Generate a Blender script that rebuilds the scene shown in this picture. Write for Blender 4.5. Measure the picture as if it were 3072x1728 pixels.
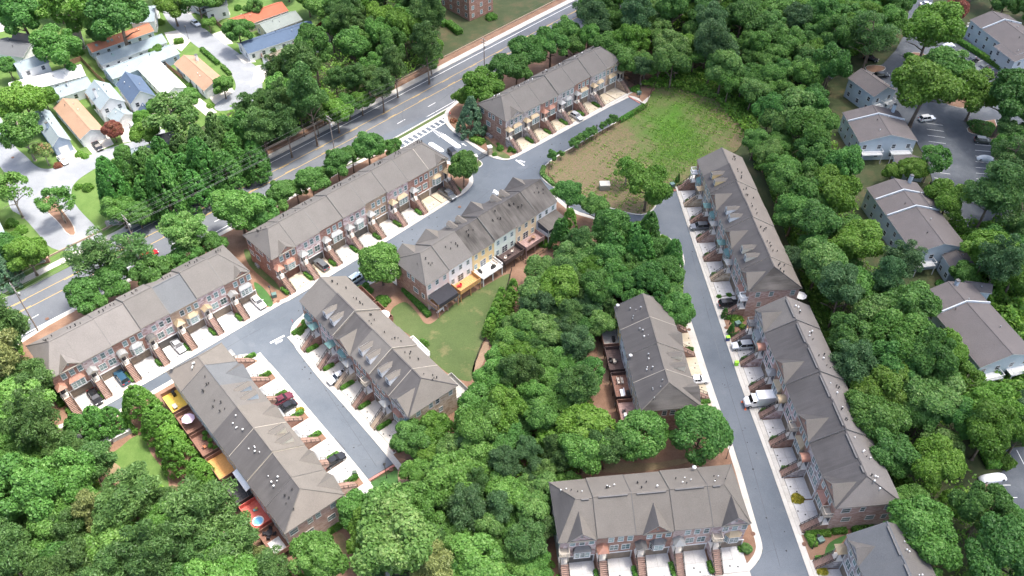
import bpy, math, random
import numpy as np
from mathutils import Vector, Matrix
from mathutils.geometry import tessellate_polygon
random.seed(11)
R = math.radians
sc = bpy.context.scene
for o in list(bpy.data.objects): bpy.data.objects.remove(o)
col = sc.collection

# ---------------------------------------------------------------- camera
CAMH, FPX, PITCH = 140.0, 2560.0, R(45)
cd = bpy.data.cameras.new('camera'); cam = bpy.data.objects.new('camera', cd); col.objects.link(cam)
cd.sensor_width = 36; cd.lens = 36 * FPX / 3072; cd.clip_start = 1; cd.clip_end = 6000
cam.location = (0, 0, CAMH); cam.rotation_euler = (PITCH, 0, 0)
sc.camera = cam
# ---------------------------------------------------------------- sky and sun
SUN_EL, SUN_AZ = R(71), R(72)          # azimuth clockwise from +Y
w = bpy.data.worlds.new('World'); sc.world = w; w.use_nodes = True
nt = w.node_tree; bg = nt.nodes['Background']
sky = nt.nodes.new('ShaderNodeTexSky'); sky.sky_type = 'NISHITA'; sky.sun_disc = False
sky.sun_elevation = SUN_EL; sky.sun_rotation = SUN_AZ; sky.air_density = .85; sky.dust_density = 4.5; sky.ozone_density = .8
nt.links.new(sky.outputs[0], bg.inputs[0]); bg.inputs[1].default_value = 0.15
sd = bpy.data.lights.new('sun', 'SUN'); sun = bpy.data.objects.new('sun', sd); col.objects.link(sun)
sd.energy = 2.25; sd.angle = R(10.0); sd.color = (1.0, 0.955, 0.89)
to_sun = Vector((math.cos(SUN_EL) * math.sin(SUN_AZ), math.cos(SUN_EL) * math.cos(SUN_AZ), math.sin(SUN_EL)))
sun.rotation_euler = to_sun.to_track_quat('Z', 'Y').to_euler()
vs = sc.view_settings; vs.view_transform = 'Standard'; vs.look = 'None'; vs.gamma = 1; vs.exposure = 1.68; vs.use_curve_mapping = False
sc.cycles.max_bounces = 6; sc.cycles.diffuse_bounces = 4; sc.cycles.glossy_bounces = 2; sc.cycles.transmission_bounces = 3; sc.cycles.transparent_max_bounces = 6
sc.cycles.use_denoising = True
sc.cycles.sample_clamp_indirect = 4

# ---------------------------------------------------------------- survey: photo points to points of the place (ground plane or a stated height)
ZO = {'z1': (0, 0, .39752), 'z2': (768, 0, .39752), 'z3': (1536, 0, .39752), 'z4': (2304, 0, .39752), 'z5': (0, 576, .39752), 'z6': (768, 576, .39752),
      'z7': (1536, 576, .39752), 'z8': (2304, 576, .39752), 'b1': (0, 1152, .39752), 'b2': (768, 1152, .39752), 'b3': (1536, 1152, .39752), 'b4': (2304, 1152, .39752),
      'f': (0, 0, 1.19255), 'A': (1400, 120, .24845), 'B': (720, 420, .3312), 'C': (60, 720, .3588), 'D': (1170, 510, .3105), 'E': (860, 820, .359),
      'F': (480, 1010, .4692), 'G': (1780, 880, .3037), 'H': (2000, 450, .352), 'I': (2180, 900, .5105), 'p': (0, 0, 1)}
CP, SP = math.cos(PITCH), math.sin(PITCH)
def at(k, x, y, z=0.0):
    o = ZO[k]; X = (o[0] + o[2] * x - 1536) / FPX; U = -(o[1] + o[2] * y - 864) / FPX
    dz = -CP + U * SP; t = (z - CAMH) / dz
    return Vector((X * t, (SP + U * CP) * t, z))
def mpp(p):                                   # metres per photo pixel at a point
    return (p.y * SP - (p.z - CAMH) * CP) / FPX
def PL(k, pts, z=0.0): return [at(k, x, y, z).to_2d() for x, y in pts]
def MX(pts, z=0.0): return [at(k, x, y, z).to_2d() for k, x, y in pts]
def chaikin(pts, n=2, closed=True):
    for _ in range(n):
        out = []; m = len(pts)
        rng = range(m) if closed else range(m - 1)
        if not closed: out.append(pts[0])
        for i in rng:
            a, b = pts[i], pts[(i + 1) % m]
            out += [a * .75 + b * .25, a * .25 + b * .75]
        if not closed: out.append(pts[-1])
        pts = out
    return pts
def inside(p, poly):
    x, y = p[0], p[1]; c = False; j = len(poly) - 1
    for i in range(len(poly)):
        xi, yi = poly[i][0], poly[i][1]; xj, yj = poly[j][0], poly[j][1]
        if (yi > y) != (yj > y) and x < (xj - xi) * (y - yi) / (yj - yi) + xi: c = not c
        j = i
    return c

# ---------------------------------------------------------------- materials
MATS = {}
def newmat(name):
    m = bpy.data.materials.new(name); m.use_nodes = True; MATS[name] = m
    return m, m.node_tree, m.node_tree.nodes['Principled BSDF']
def coords(nt, scale=(1, 1, 1), kind='Object'):
    tc = nt.nodes.new('ShaderNodeTexCoord'); mp = nt.nodes.new('ShaderNodeMapping'); mp.inputs['Scale'].default_value = scale
    oi = nt.nodes.new('ShaderNodeObjectInfo'); ml = nt.nodes.new('ShaderNodeMath'); ml.operation = 'MULTIPLY'; ml.inputs[1].default_value = 57
    ad = nt.nodes.new('ShaderNodeVectorMath'); nt.links.new(oi.outputs['Random'], ml.inputs[0]); nt.links.new(ml.outputs[0], ad.inputs[1]); nt.links.new(tc.outputs[kind], ad.inputs[0])
    nt.links.new(ad.outputs[0], mp.inputs['Vector']); return mp.outputs['Vector']
def noise(nt, vec, scale, detail=3, rough=.6):
    n = nt.nodes.new('ShaderNodeTexNoise'); n.inputs['Scale'].default_value = scale; n.inputs['Detail'].default_value = detail; n.inputs['Roughness'].default_value = rough
    nt.links.new(vec, n.inputs['Vector']); return n.outputs['Fac']
def ramp(nt, fac, stops):
    r = nt.nodes.new('ShaderNodeValToRGB'); e = r.color_ramp.elements
    while len(e) < len(stops): e.new(.5)
    for i, (p, c) in enumerate(stops): e[i].position = p; e[i].color = (*c, 1)
    nt.links.new(fac, r.inputs['Fac']); return r.outputs['Color']
def mix(nt, fac, a, b, mode='MIX'):
    m = nt.nodes.new('ShaderNodeMix'); m.data_type = 'RGBA'; m.blend_type = mode
    for s, v in ((0, fac), (6, a), (7, b)):
        if isinstance(v, (int, float)): m.inputs[s].default_value = v
        elif isinstance(v, tuple): m.inputs[s].default_value = (*v, 1)
        else: nt.links.new(v, m.inputs[s])
    return m.outputs[2]
def bump(nt, b, h, strength=.3, dist=.05):
    n = nt.nodes.new('ShaderNodeBump'); n.inputs['Strength'].default_value = strength; n.inputs['Distance'].default_value = dist
    nt.links.new(h, n.inputs['Height']); nt.links.new(n.outputs[0], b.inputs['Normal'])
def plain(name, c, rough=.6, metal=0, var=.12, scale=1.5, spec=.4, kind='Object', obvar=0):
    m, nt, b = newmat(name)
    f = noise(nt, coords(nt, kind=kind), scale, 4)
    lo = tuple(x * (1 - var) for x in c); hi = tuple(min(1, x * (1 + var)) for x in c)
    cc = ramp(nt, f, [(.3, lo), (.7, hi)])
    if obvar:
        oi = nt.nodes.new('ShaderNodeObjectInfo'); hs = nt.nodes.new('ShaderNodeHueSaturation'); mr = nt.nodes.new('ShaderNodeMapRange')
        mr.inputs[3].default_value = 1 - obvar; mr.inputs[4].default_value = 1 + obvar
        nt.links.new(oi.outputs['Random'], mr.inputs[0]); nt.links.new(mr.outputs[0], hs.inputs['Value']); nt.links.new(cc, hs.inputs['Color']); cc = hs.outputs[0]
    nt.links.new(cc, b.inputs['Base Color']); b.inputs['Roughness'].default_value = rough; b.inputs['Metallic'].default_value = metal
    b.inputs['Specular IOR Level'].default_value = spec
    return m
def brick(name, c1, c2, c3, sx=1.6, sz=4.5):   # masonry: cells of three fired tones, slightly stained
    m, nt, b = newmat(name)
    v = coords(nt, (sx, sx, sz)); vo = nt.nodes.new('ShaderNodeTexVoronoi'); vo.inputs['Scale'].default_value = 1.0; nt.links.new(v, vo.inputs['Vector'])
    sep = nt.nodes.new('ShaderNodeSeparateColor'); nt.links.new(vo.outputs['Color'], sep.inputs[0])
    cc = ramp(nt, sep.outputs[0], [(.1, c1), (.5, c2), (.92, c3)])
    n2 = noise(nt, coords(nt, (1, 1, 1)), .5, 4)
    cc = mix(nt, .35, cc, ramp(nt, n2, [(.3, tuple(x * .72 for x in c2)), (.7, tuple(min(1, x * 1.25) for x in c2))]))
    nt.links.new(cc, b.inputs['Base Color']); b.inputs['Roughness'].default_value = .9; b.inputs['Specular IOR Level'].default_value = .2
    bump(nt, b, sep.outputs[1], .5, .03)
    return m
def shingle(name, c, streak=0.0, dark=.35):    # asphalt shingles: granule speckle, course banding, algae streaks running down the slope
    m, nt, b = newmat(name)
    n1 = noise(nt, coords(nt, (5, 9, 9)), 1.0, 2); n2 = noise(nt, coords(nt), .35, 4)
    cc = ramp(nt, n1, [(.25, tuple(x * .72 for x in c)), (.5, c), (.75, tuple(x * 1.28 for x in c))])
    cc = mix(nt, .45, cc, ramp(nt, n2, [(.3, tuple(x * .84 for x in c)), (.7, tuple(x * 1.14 for x in c))]))
    if streak:
        n3 = noise(nt, coords(nt, (1.1, .13, .13)), 1.0, 5, .7); n4 = noise(nt, coords(nt), .16, 2)
        mt = nt.nodes.new('ShaderNodeMath'); mt.operation = 'MULTIPLY'; nt.links.new(n3, mt.inputs[0]); nt.links.new(n4, mt.inputs[1])
        fac = ramp(nt, mt.outputs[0], [(.12, (0, 0, 0)), (.36, (streak,) * 3)])
        cc = mix(nt, fac, cc, tuple(x * dark for x in c))
    nt.links.new(cc, b.inputs['Base Color']); b.inputs['Roughness'].default_value = .95; b.inputs['Specular IOR Level'].default_value = .15
    bump(nt, b, n1, .4, .02)
    return m
def siding(name, c):
    m, nt, b = newmat(name)
    wv = nt.nodes.new('ShaderNodeTexWave'); wv.bands_direction = 'Z'; wv.wave_profile = 'SAW'; wv.inputs['Scale'].default_value = 1.6
    nt.links.new(coords(nt), wv.inputs['Vector'])
    n2 = noise(nt, coords(nt), .6, 4)
    cc = ramp(nt, n2, [(.3, tuple(x * .88 for x in c)), (.7, c)])
    nt.links.new(cc, b.inputs['Base Color']); b.inputs['Roughness'].default_value = .65
    bump(nt, b, wv.outputs['Fac'], .5, .03)
    return m

shingle('shingle_grey', (.124, .116, .107)); shingle('shingle_brown', (.136, .124, .109)); shingle('shingle_light', (.153, .142, .132)); shingle('shingle_blue', (.108, .113, .117))
shingle('shingle_shade_streaked', (.094, .089, .087), .7, .6); shingle('shingle_mossy', (.122, .113, .103), .9, .34)  # streaked base tone also carries painted shade for slopes turned from the sun
shingle('shingle_red', (.33, .14, .085)); shingle('shingle_orange', (.28, .185, .125)); shingle('shingle_pale', (.216, .259, .274)); shingle('shingle_navy', (.07, .10, .15))
shingle('shingle_white', (.496, .496, .480)); shingle('shingle_taupe', (.162, .144, .125)); shingle('shingle_rust', (.30, .10, .06)); shingle('shingle_apartment', (.122, .110, .106))
shingle('shingle_sage', (.180, .203, .188)); shingle('shingle_tan', (.200, .171, .134))
brick('brick_red', (.235, .125, .095), (.316, .176, .133), (.381, .245, .190))
brick('brick_brown', (.212, .127, .098), (.319, .195, .147), (.386, .272, .215))
brick('brick_tan', (.278, .192, .135), (.386, .281, .200), (.452, .348, .253))
brick('brick_rose', (.342, .218, .180), (.453, .329, .282), (.543, .429, .372))
brick('stone_grey', (.177, .158, .153), (.364, .326, .312), (.575, .528, .499), 1.3, 2.4)
brick('stone_rose', (.278, .173, .154), (.456, .342, .323), (.639, .563, .534), 1.3, 2.4)
brick('stone_tan', (.321, .236, .160), (.498, .403, .298), (.632, .536, .422), 1.4, 2.4)
brick('brick_pier', (.278, .192, .135), (.409, .314, .228), (.501, .424, .329), 2.2, 5)
for n, c in dict(white=(.80, .80, .78), cream=(.72, .66, .52), yellow=(.76, .56, .27), pink=(.72, .58, .52), mint=(.70, .75, .64), peach=(.76, .60, .38), grey=(.50, .54, .56), blue=(.36, .44, .56),
                 paleblue=(.48, .545, .58), khaki=(.42, .36, .25), sage=(.40, .44, .36), tan=(.50, .43, .33), charcoal=(.15, .15, .15), beige=(.62, .54, .42)).items():
    siding('siding_' + n, c)
plain('trim_white', (.64, .64, .62), .5, var=.05); plain('trim_tan', (.34, .305, .25), .6); plain('trim_grey', (.21, .205, .195), .6); plain('trim_brown', (.24, .18, .13), .6)
plain('garage_brown', (.20, .16, .12), .6); plain('garage_dark', (.085, .08, .075), .5); plain('garage_white', (.75, .75, .73), .5); plain('garage_maroon', (.11, .05, .04), .5)
plain('metal_copper', (.30, .155, .11), .55, .2, obvar=.12); plain('metal_bronze', (.33, .26, .165), .55, .2, obvar=.12); plain('metal_grey', (.24, .245, .24), .55, .2, obvar=.12); plain('metal_green', (.12, .215, .20), .55, .2); plain('metal_dark', (.10, .098, .096), .55, .2)
plain('iron', (.03, .028, .026), .5); plain('black_plastic', (.02, .02, .02), .5); plain('door_dark', (.03, .028, .035), .35); plain('door_wood', (.16, .07, .035), .4)
plain('tread', (.25, .165, .13), .85, var=.25); plain('tread_stone', (.34, .27, .20), .85, var=.2); plain('limestone', (.66, .61, .53), .8)
plain('steel', (.55, .56, .57), .35, .8); plain('galvanised', (.42, .43, .43), .5, .4); plain('wire', (.13, .135, .14), .7); plain('wood_pole', (.26, .22, .19), .9, var=.25); plain('bark', (.16, .12, .09), .95, var=.35, scale=4); plain('bark_pale', (.30, .26, .21), .95, var=.3, scale=4)
plain('deck_wood', (.46, .26, .10), .8, var=.25, scale=3); plain('deck_brown', (.20, .105, .075), .8, var=.25, scale=3); plain('deck_dark', (.075, .05, .045), .8, var=.25); plain('deck_white', (.78, .78, .76), .7, var=.06); plain('deck_grey', (.36, .35, .32), .85, var=.2)
plain('deck_red', (.50, .12, .095), .75, var=.12); plain('deck_orange', (.55, .28, .09), .75, var=.15); plain('deck_mauve', (.30, .20, .18), .8, var=.2); plain('deck_yellow', (.70, .48, .08), .8, var=.1); plain('deck_black', (.045, .045, .048), .85)
plain('red_paint', (.62, .04, .03), .5); plain('white_paint', (.78, .78, .75), .7, var=.1, scale=4); plain('yellow_paint', (.52, .34, .08), .7, var=.12, scale=4); plain('worn_paint', (.58, .58, .56), .8, var=.2, scale=5); plain('kerb_red', (.40, .17, .14), .8, var=.25)
plain('rubber', (.02, .02, .02), .8); plain('alloy', (.45, .46, .47), .3, .8); plain('lamp_lens', (.75, .76, .74), .15); plain('tail_red', (.35, .02, .02), .3); plain('cone_orange', (.85, .16, .03), .5)
plain('bin_green', (.30, .75, .03), .4); plain('bin_blue', (.03, .06, .22), .45); plain('bin_dark', (.06, .09, .06), .5); plain('box_green', (.10, .17, .15), .5)
plain('fabric_black', (.025, .025, .03), .95); plain('fabric_white', (.80, .80, .79), .9); plain('fabric_lilac', (.52, .40, .50), .9); plain('cushion', (.62, .55, .47), .9); plain('plastic_teal', (.12, .42, .42), .45); plain('plastic_blue', (.16, .45, .75), .4); plain('plastic_red', (.65, .03, .05), .4)
plain('pool_water', (.10, .50, .55), .08); plain('tarp', (.60, .63, .64), .6); plain('wicker', (.22, .13, .08), .8); plain('terracotta', (.45, .18, .09), .8); plain('rust', (.14, .075, .05), .85); plain('foam_white', (.85, .85, .85), .6)
plain('retaining', (.33, .25, .18), .95, var=.25, scale=3); plain('board_fence', (.30, .17, .11), .9, var=.3, scale=2); plain('board_fence_red', (.34, .10, .06), .9, var=.25, scale=2)
def glass(name, c, rough=.08):
    m, nt, b = newmat(name)
    oi = nt.nodes.new('ShaderNodeObjectInfo'); cc = ramp(nt, oi.outputs['Random'], [(.0, tuple(x * .35 for x in c)), (.5, c), (1, tuple(min(1, x * 1.5) for x in c))])
    nt.links.new(cc, b.inputs['Base Color']); b.inputs['Roughness'].default_value = rough; b.inputs['Specular IOR Level'].default_value = .7
glass('pane_teal', (.15, .215, .205)); glass('pane_dark', (.05, .06, .07)); plain('car_glass', (.02, .023, .027), .05, var=0, spec=.8)
def car_paint(name, c, metal=.3):
    m, nt, b = newmat(name); n = noise(nt, coords(nt), 2.5, 3)
    nt.links.new(ramp(nt, n, [(.3, tuple(x * .93 for x in c)), (.7, c)]), b.inputs['Base Color'])
    b.inputs['Roughness'].default_value = .32; b.inputs['Metallic'].default_value = metal; b.inputs['Coat Weight'].default_value = .6; b.inputs['Coat Roughness'].default_value = .08
for n, c in dict(black=(.012, .013, .015), white=(.82, .82, .81), silver=(.48, .50, .51), grey=(.13, .14, .15), navy=(.03, .09, .15), red=(.55, .02, .035), maroon=(.14, .02, .035), iceblue=(.42, .52, .56), olive=(.10, .11, .09)).items(): car_paint('paint_' + n, c)

# ground materials
def ground(name, stops, scale, fine=6.0, rough=.95, kind='Object', bmp=.3, f2=None):
    m, nt, b = newmat(name); v = coords(nt, kind=kind)
    n1 = noise(nt, v, scale, 6, .65); n2 = noise(nt, v, fine, 3)
    cc = ramp(nt, n1, stops)
    cc = mix(nt, .35, cc, ramp(nt, n2, [(.25, (.25,) * 3), (.75, (.78,) * 3)]), 'OVERLAY')
    if f2:
        n3 = noise(nt, v, f2[0], 5, .7); cc = mix(nt, ramp(nt, n3, [(f2[1], (0, 0, 0)), (f2[2], (1, 1, 1))]), cc, f2[3])
    nt.links.new(cc, b.inputs['Base Color']); b.inputs['Roughness'].default_value = rough; b.inputs['Specular IOR Level'].default_value = .25
    bump(nt, b, n2, bmp, .05)
    return m
ground('pine_straw', [(.3, (.15, .088, .058)), (.5, (.20, .12, .08)), (.72, (.25, .16, .11))], .25, 5)
ground('forest_floor', [(.3, (.035, .05, .02)), (.5, (.05, .065, .028)), (.7, (.09, .075, .04))], .2, 4)
ground('lawn', [(.25, (.055, .08, .028)), (.5, (.07, .10, .034)), (.75, (.095, .12, .048))], .12, 5, f2=(.22, .56, .78, (.19, .155, .08)))
ground('lawn_bright', [(.3, (.06, .115, .025)), (.6, (.095, .155, .04))], .3, 5)
ground('lawn_dark', [(.3, (.035, .09, .025)), (.6, (.055, .125, .035))], .3, 5)
ground('dry_lawn', [(.3, (.18, .13, .08)), (.5, (.22, .165, .095)), (.7, (.13, .13, .06))], .25, 5)
def field_material():                              # weeds thick in the damp middle of the slope, thinning to dry soil
    m, nt, b = newmat('weeds'); tc = nt.nodes.new('ShaderNodeTexCoord'); v = tc.outputs['Object']; c0 = at('z3', 1230, 980)
    sb = nt.nodes.new('ShaderNodeVectorMath'); sb.operation = 'SUBTRACT'; sb.inputs[1].default_value = (c0.x, c0.y, 0); nt.links.new(v, sb.inputs[0])
    mp = nt.nodes.new('ShaderNodeMapping'); mp.vector_type = 'POINT'; mp.inputs['Rotation'].default_value = (0, 0, R(-12)); mp.inputs['Scale'].default_value = (1 / 13, 1 / 24, 0); nt.links.new(sb.outputs[0], mp.inputs['Vector'])
    ln = nt.nodes.new('ShaderNodeVectorMath'); ln.operation = 'LENGTH'; nt.links.new(mp.outputs[0], ln.inputs[0])
    n1 = noise(nt, v, .16, 7, .7); ad = nt.nodes.new('ShaderNodeMath'); ad.operation = 'MULTIPLY_ADD'; ad.inputs[1].default_value = 2.6; nt.links.new(n1, ad.inputs[0]); nt.links.new(ln.outputs['Value'], ad.inputs[2])
    dv = nt.nodes.new('ShaderNodeMath'); dv.operation = 'MULTIPLY'; dv.inputs[1].default_value = .3; nt.links.new(ad.outputs[0], dv.inputs[0])
    cc = ramp(nt, dv.outputs[0], [(.40, (.06, .15, .016)), (.52, (.07, .125, .026)), (.64, (.105, .115, .045)), (.74, (.15, .11, .066)), (.9, (.17, .12, .078))])
    n2 = noise(nt, v, 2.2, 5, .7); cc = mix(nt, ramp(nt, n2, [(.45, (0, 0, 0)), (.62, (.75,) * 3)]), cc, (.07, .12, .025))
    n3 = noise(nt, v, 6, 3); cc = mix(nt, .4, cc, ramp(nt, n3, [(.25, (.25,) * 3), (.75, (.78,) * 3)]), 'OVERLAY')
    nt.links.new(cc, b.inputs['Base Color']); b.inputs['Roughness'].default_value = .95; b.inputs['Specular IOR Level'].default_value = .2; bump(nt, b, n2, .8, .15)
field_material()
ground('asphalt', [(.28, (.072, .086, .103)), (.5, (.100, .116, .134)), (.72, (.13, .145, .162))], .05, 9, .85, f2=(.28, .60, .85, (.145, .156, .168)))
ground('asphalt_main', [(.3, (.095, .103, .115)), (.5, (.112, .121, .133)), (.7, (.135, .143, .153))], .09, 10, .85, f2=(.35, .62, .85, (.21, .215, .22)))
ground('asphalt_lot', [(.3, (.06, .068, .078)), (.5, (.085, .095, .107)), (.7, (.13, .14, .15))], .10, 8, .85, f2=(.12, .58, .8, (.16, .17, .18)))
ground('asphalt_pale', [(.3, (.17, .182, .195)), (.5, (.205, .217, .23)), (.7, (.25, .26, .27))], .12, 8, .85)
ground('concrete', [(.3, (.38, .36, .32)), (.5, (.44, .42, .38)), (.7, (.49, .47, .43))], .35, 7, .85, f2=(.6, .62, .85, (.44, .41, .34)))
ground('concrete_white', [(.3, (.39, .385, .37)), (.5, (.44, .435, .42)), (.7, (.48, .475, .46))], .3, 7, .85, f2=(.45, .6, .85, (.33, .315, .28)))
ground('concrete_buff', [(.3, (.39, .33, .235)), (.5, (.44, .38, .28)), (.7, (.48, .42, .33))], .3, 6, .85)
ground('concrete_joint', [(.3, (.27, .25, .21)), (.7, (.34, .31, .27))], .8, 7)
ground('clay', [(.3, (.21, .145, .095)), (.6, (.27, .19, .13))], .2, 4)
# ---------------------------------------------------------------- mesh helpers
class MB:
    def __init__(s): s.v = []; s.f = []; s.m = []
    def add(s, vs, fs, m=0):
        b = len(s.v); s.v += [tuple(q) for q in vs]
        for f in fs: s.f.append(tuple(i + b for i in f)); s.m.append(m)
        return s
    def box(s, x0, x1, y0, y1, z0, z1, m=0):
        return s.add([(x0, y0, z0), (x1, y0, z0), (x1, y1, z0), (x0, y1, z0), (x0, y0, z1), (x1, y0, z1), (x1, y1, z1), (x0, y1, z1)],
                     [(3, 2, 1, 0), (4, 5, 6, 7), (0, 1, 5, 4), (1, 2, 6, 5), (2, 3, 7, 6), (3, 0, 4, 7)], m)
    def quad(s, a, b, c, d, m=0): return s.add([a, b, c, d], [(0, 1, 2, 3)], m)
    def tri(s, a, b, c, m=0): return s.add([a, b, c], [(0, 1, 2)], m)
    def prism(s, pts, z0, z1, m=0, mside=None):
        n = len(pts); mside = m if mside is None else mside
        tr = tessellate_polygon([[Vector((p[0], p[1], 0)) for p in pts]])
        b = len(s.v); s.v += [(p[0], p[1], z1) for p in pts] + [(p[0], p[1], z0) for p in pts]
        area = sum(pts[i][0] * pts[(i + 1) % n][1] - pts[(i + 1) % n][0] * pts[i][1] for i in range(n))
        for t in tr:
            a, c, d = (Vector((pts[i][0], pts[i][1])) for i in t)
            up = (c - a).cross(d - a) > 0
            t2 = t if up else (t[0], t[2], t[1])
            s.f.append(tuple(b + i for i in t2)); s.m.append(m)
            s.f.append(tuple(b + n + i for i in reversed(t2))); s.m.append(mside)
        for i in range(n):
            j = (i + 1) % n
            q = (b + i, b + n + i, b + n + j, b + j)
            s.f.append(q if area > 0 else q[::-1]); s.m.append(mside)
        return s
    def tube(s, pts, r, n=6, m=0, r2=None):
        pts = [Vector(p) for p in pts]; rings = []; k = len(pts)
        for i, p in enumerate(pts):
            d = (pts[min(i + 1, k - 1)] - pts[max(i - 1, 0)]).normalized()
            a = d.cross(Vector((0, 0, 1)));
            if a.length < 1e-3: a = Vector((1, 0, 0))
            a.normalize(); c = d.cross(a)
            rr = r if r2 is None else r + (r2 - r) * i / max(1, k - 1)
            b = len(s.v); s.v += [tuple(p + a * (math.cos(t * 2 * math.pi / n) * rr) + c * (math.sin(t * 2 * math.pi / n) * rr)) for t in range(n)]; rings.append(b)
        for i in range(k - 1):
            for t in range(n):
                s.f.append((rings[i] + t, rings[i + 1] + t, rings[i + 1] + (t + 1) % n, rings[i] + (t + 1) % n)); s.m.append(m)
        s.f.append(tuple(rings[0] + t for t in range(n))); s.m.append(m)
        s.f.append(tuple(rings[-1] + t for t in reversed(range(n)))); s.m.append(m)
        return s
    def lathe(s, prof, n=12, c=(0, 0, 0), m=0):
        b = len(s.v)
        for r, z in prof:
            s.v += [(c[0] + r * math.cos(t * 2 * math.pi / n), c[1] + r * math.sin(t * 2 * math.pi / n), c[2] + z) for t in range(n)]
        for i in range(len(prof) - 1):
            for t in range(n):
                s.f.append((b + i * n + t, b + i * n + (t + 1) % n, b + (i + 1) * n + (t + 1) % n, b + (i + 1) * n + t)); s.m.append(m)
        s.f.append(tuple(b + t for t in reversed(range(n)))); s.m.append(m)
        e = b + (len(prof) - 1) * n; s.f.append(tuple(e + t for t in range(n))); s.m.append(m)
        return s
    def mirror(s, W):                               # flip along x about W/2
        s.v = [(W - x, y, z) for x, y, z in s.v]; s.f = [f[::-1] for f in s.f]; return s
    def mesh(s, name, mats, smooth=False):
        me = bpy.data.meshes.new(name); me.from_pydata(s.v, [], s.f)
        if isinstance(mats, str): mats = [mats]
        for q in mats: me.materials.append(MATS[q])
        if len(mats) > 1: me.polygons.foreach_set('material_index', s.m)
        if smooth: me.polygons.foreach_set('use_smooth', [True] * len(s.f))
        me.update(); return me
    def build(s, name, mats, parent=None, loc=None, smooth=False):
        return put(name, s.mesh(name, mats, smooth), parent, loc)
def put(name, data, parent=None, loc=None, rz=0.0, scale=None):
    o = bpy.data.objects.new(name, data); col.objects.link(o)
    if parent: o.parent = parent
    if loc is not None: o.location = loc
    if rz: o.rotation_euler.z = rz
    if scale is not None: o.scale = scale
    return o
def tag(o, label=None, cat=None, group=None, kind=None):
    if label: o['label'] = label
    if cat: o['category'] = cat
    if group: o['group'] = group
    if kind: o['kind'] = kind
    return o
def root(name, loc, rz=0.0, label=None, cat=None, group=None):
    o = bpy.data.objects.new(name, None); o.empty_display_size = .5; col.objects.link(o); o.location = loc; o.rotation_euler.z = rz
    return tag(o, label, cat, group)
def structure(name, mb, mats, label=None):
    o = mb.build(name, mats); o['kind'] = 'structure'
    if label: o['label'] = label
    return o
def copy_tree(o, parent=None):
    c = o.copy(); col.objects.link(c); c.parent = parent
    for ch in list(o.children): copy_tree(ch, c)
    return c
def sheet(name, pts, z, mat, label=None, base=-.3, side=None):
    mb = MB().prism([(p[0], p[1]) for p in pts], base, z, 0, 1)
    return structure(name, mb, [mat, side or mat], label)
ORD = ['first', 'second', 'third', 'fourth', 'fifth', 'sixth', 'seventh', 'eighth', 'ninth', 'tenth', 'eleventh', 'twelfth']

# ---------------------------------------------------------------- ground and roads
gm = MB(); GX, GY, N_ = 420, 460, 60
gm.add([(-GX + 2 * GX * i / N_, -90 + (GY + 90) * j / N_, -.06) for j in range(N_ + 1) for i in range(N_ + 1)],
       [(j * (N_ + 1) + i, j * (N_ + 1) + i + 1, (j + 1) * (N_ + 1) + i + 1, (j + 1) * (N_ + 1) + i) for j in range(N_) for i in range(N_)])
structure('ground', gm, 'forest_floor')

# four-lane road across the upper left: centre line through surveyed points of the north yellow line
YN = [Vector((-190, 58)), Vector((-150, 97.5)), Vector((-114.5, 133.4)), Vector((-80, 168.2)), Vector((-49, 199.8)), Vector((-19.3, 231.6)), Vector((-2.6, 249.2)), Vector((24, 277)), Vector((70, 323)), Vector((110, 361))]
YN = chaikin(YN, 2, closed=False)
def offs(pts, d):                                 # offset to the left of travel (north west side)
    out = []
    for i, p in enumerate(pts):
        t = (pts[min(i + 1, len(pts) - 1)] - pts[max(i - 1, 0)]).normalized(); out.append(p + Vector((-t.y, t.x)) * d)
    return out
def strip(pts, a, b): return offs(pts, a) + offs(pts, b)[::-1]
def resample(pts, step):
    out = [pts[0]]; acc = 0
    for a, b in zip(pts, pts[1:]):
        L = (b - a).length; t = step - acc
        while t < L: out.append(a + (b - a) * (t / L)); t += step
        acc = (acc + L) % step
    return out
sheet('main_road', strip(YN, 5.2, -11.6), .02, 'asphalt_main')
def line_strip(mb, pts, d, wd, z, dash=None, m=0):
    pts = resample(pts, 1.0); i = 0
    while i < len(pts) - 1:
        n = len(pts) - 1 - i if dash is None else min(dash[0], len(pts) - 1 - i)
        seg = pts[max(0, i):i + n + 1]
        if len(seg) > 1:
            A, B = offs(seg, d + wd / 2), offs(seg, d - wd / 2)
            for k in range(len(seg) - 1): mb.quad((B[k].x, B[k].y, z), (B[k + 1].x, B[k + 1].y, z), (A[k + 1].x, A[k + 1].y, z), (A[k].x, A[k].y, z), m)
        i += n if dash is None else dash[0] + dash[1]
mk = MB(); RW = [p for p in YN]
line_strip(mk, RW, 3.75, .16, .026); line_strip(mk, RW, -10.6, .16, .026)
line_strip(mk, RW, -7.0, .14, .026, (3, 9))
structure('road_marking', mk, 'white_paint', 'white edge lines and lane dashes of the main road')
mk = MB()
line_strip(mk, RW, 0, .13, .026); line_strip(mk, RW, -3.3, .13, .026)
line_strip(mk, RW, -.3, .13, .026, (3, 9)); line_strip(mk, RW, -3.0, .13, .026, (3, 9))
structure('road_marking', mk, 'yellow_paint', 'yellow turn lane lines of the main road')
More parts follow.
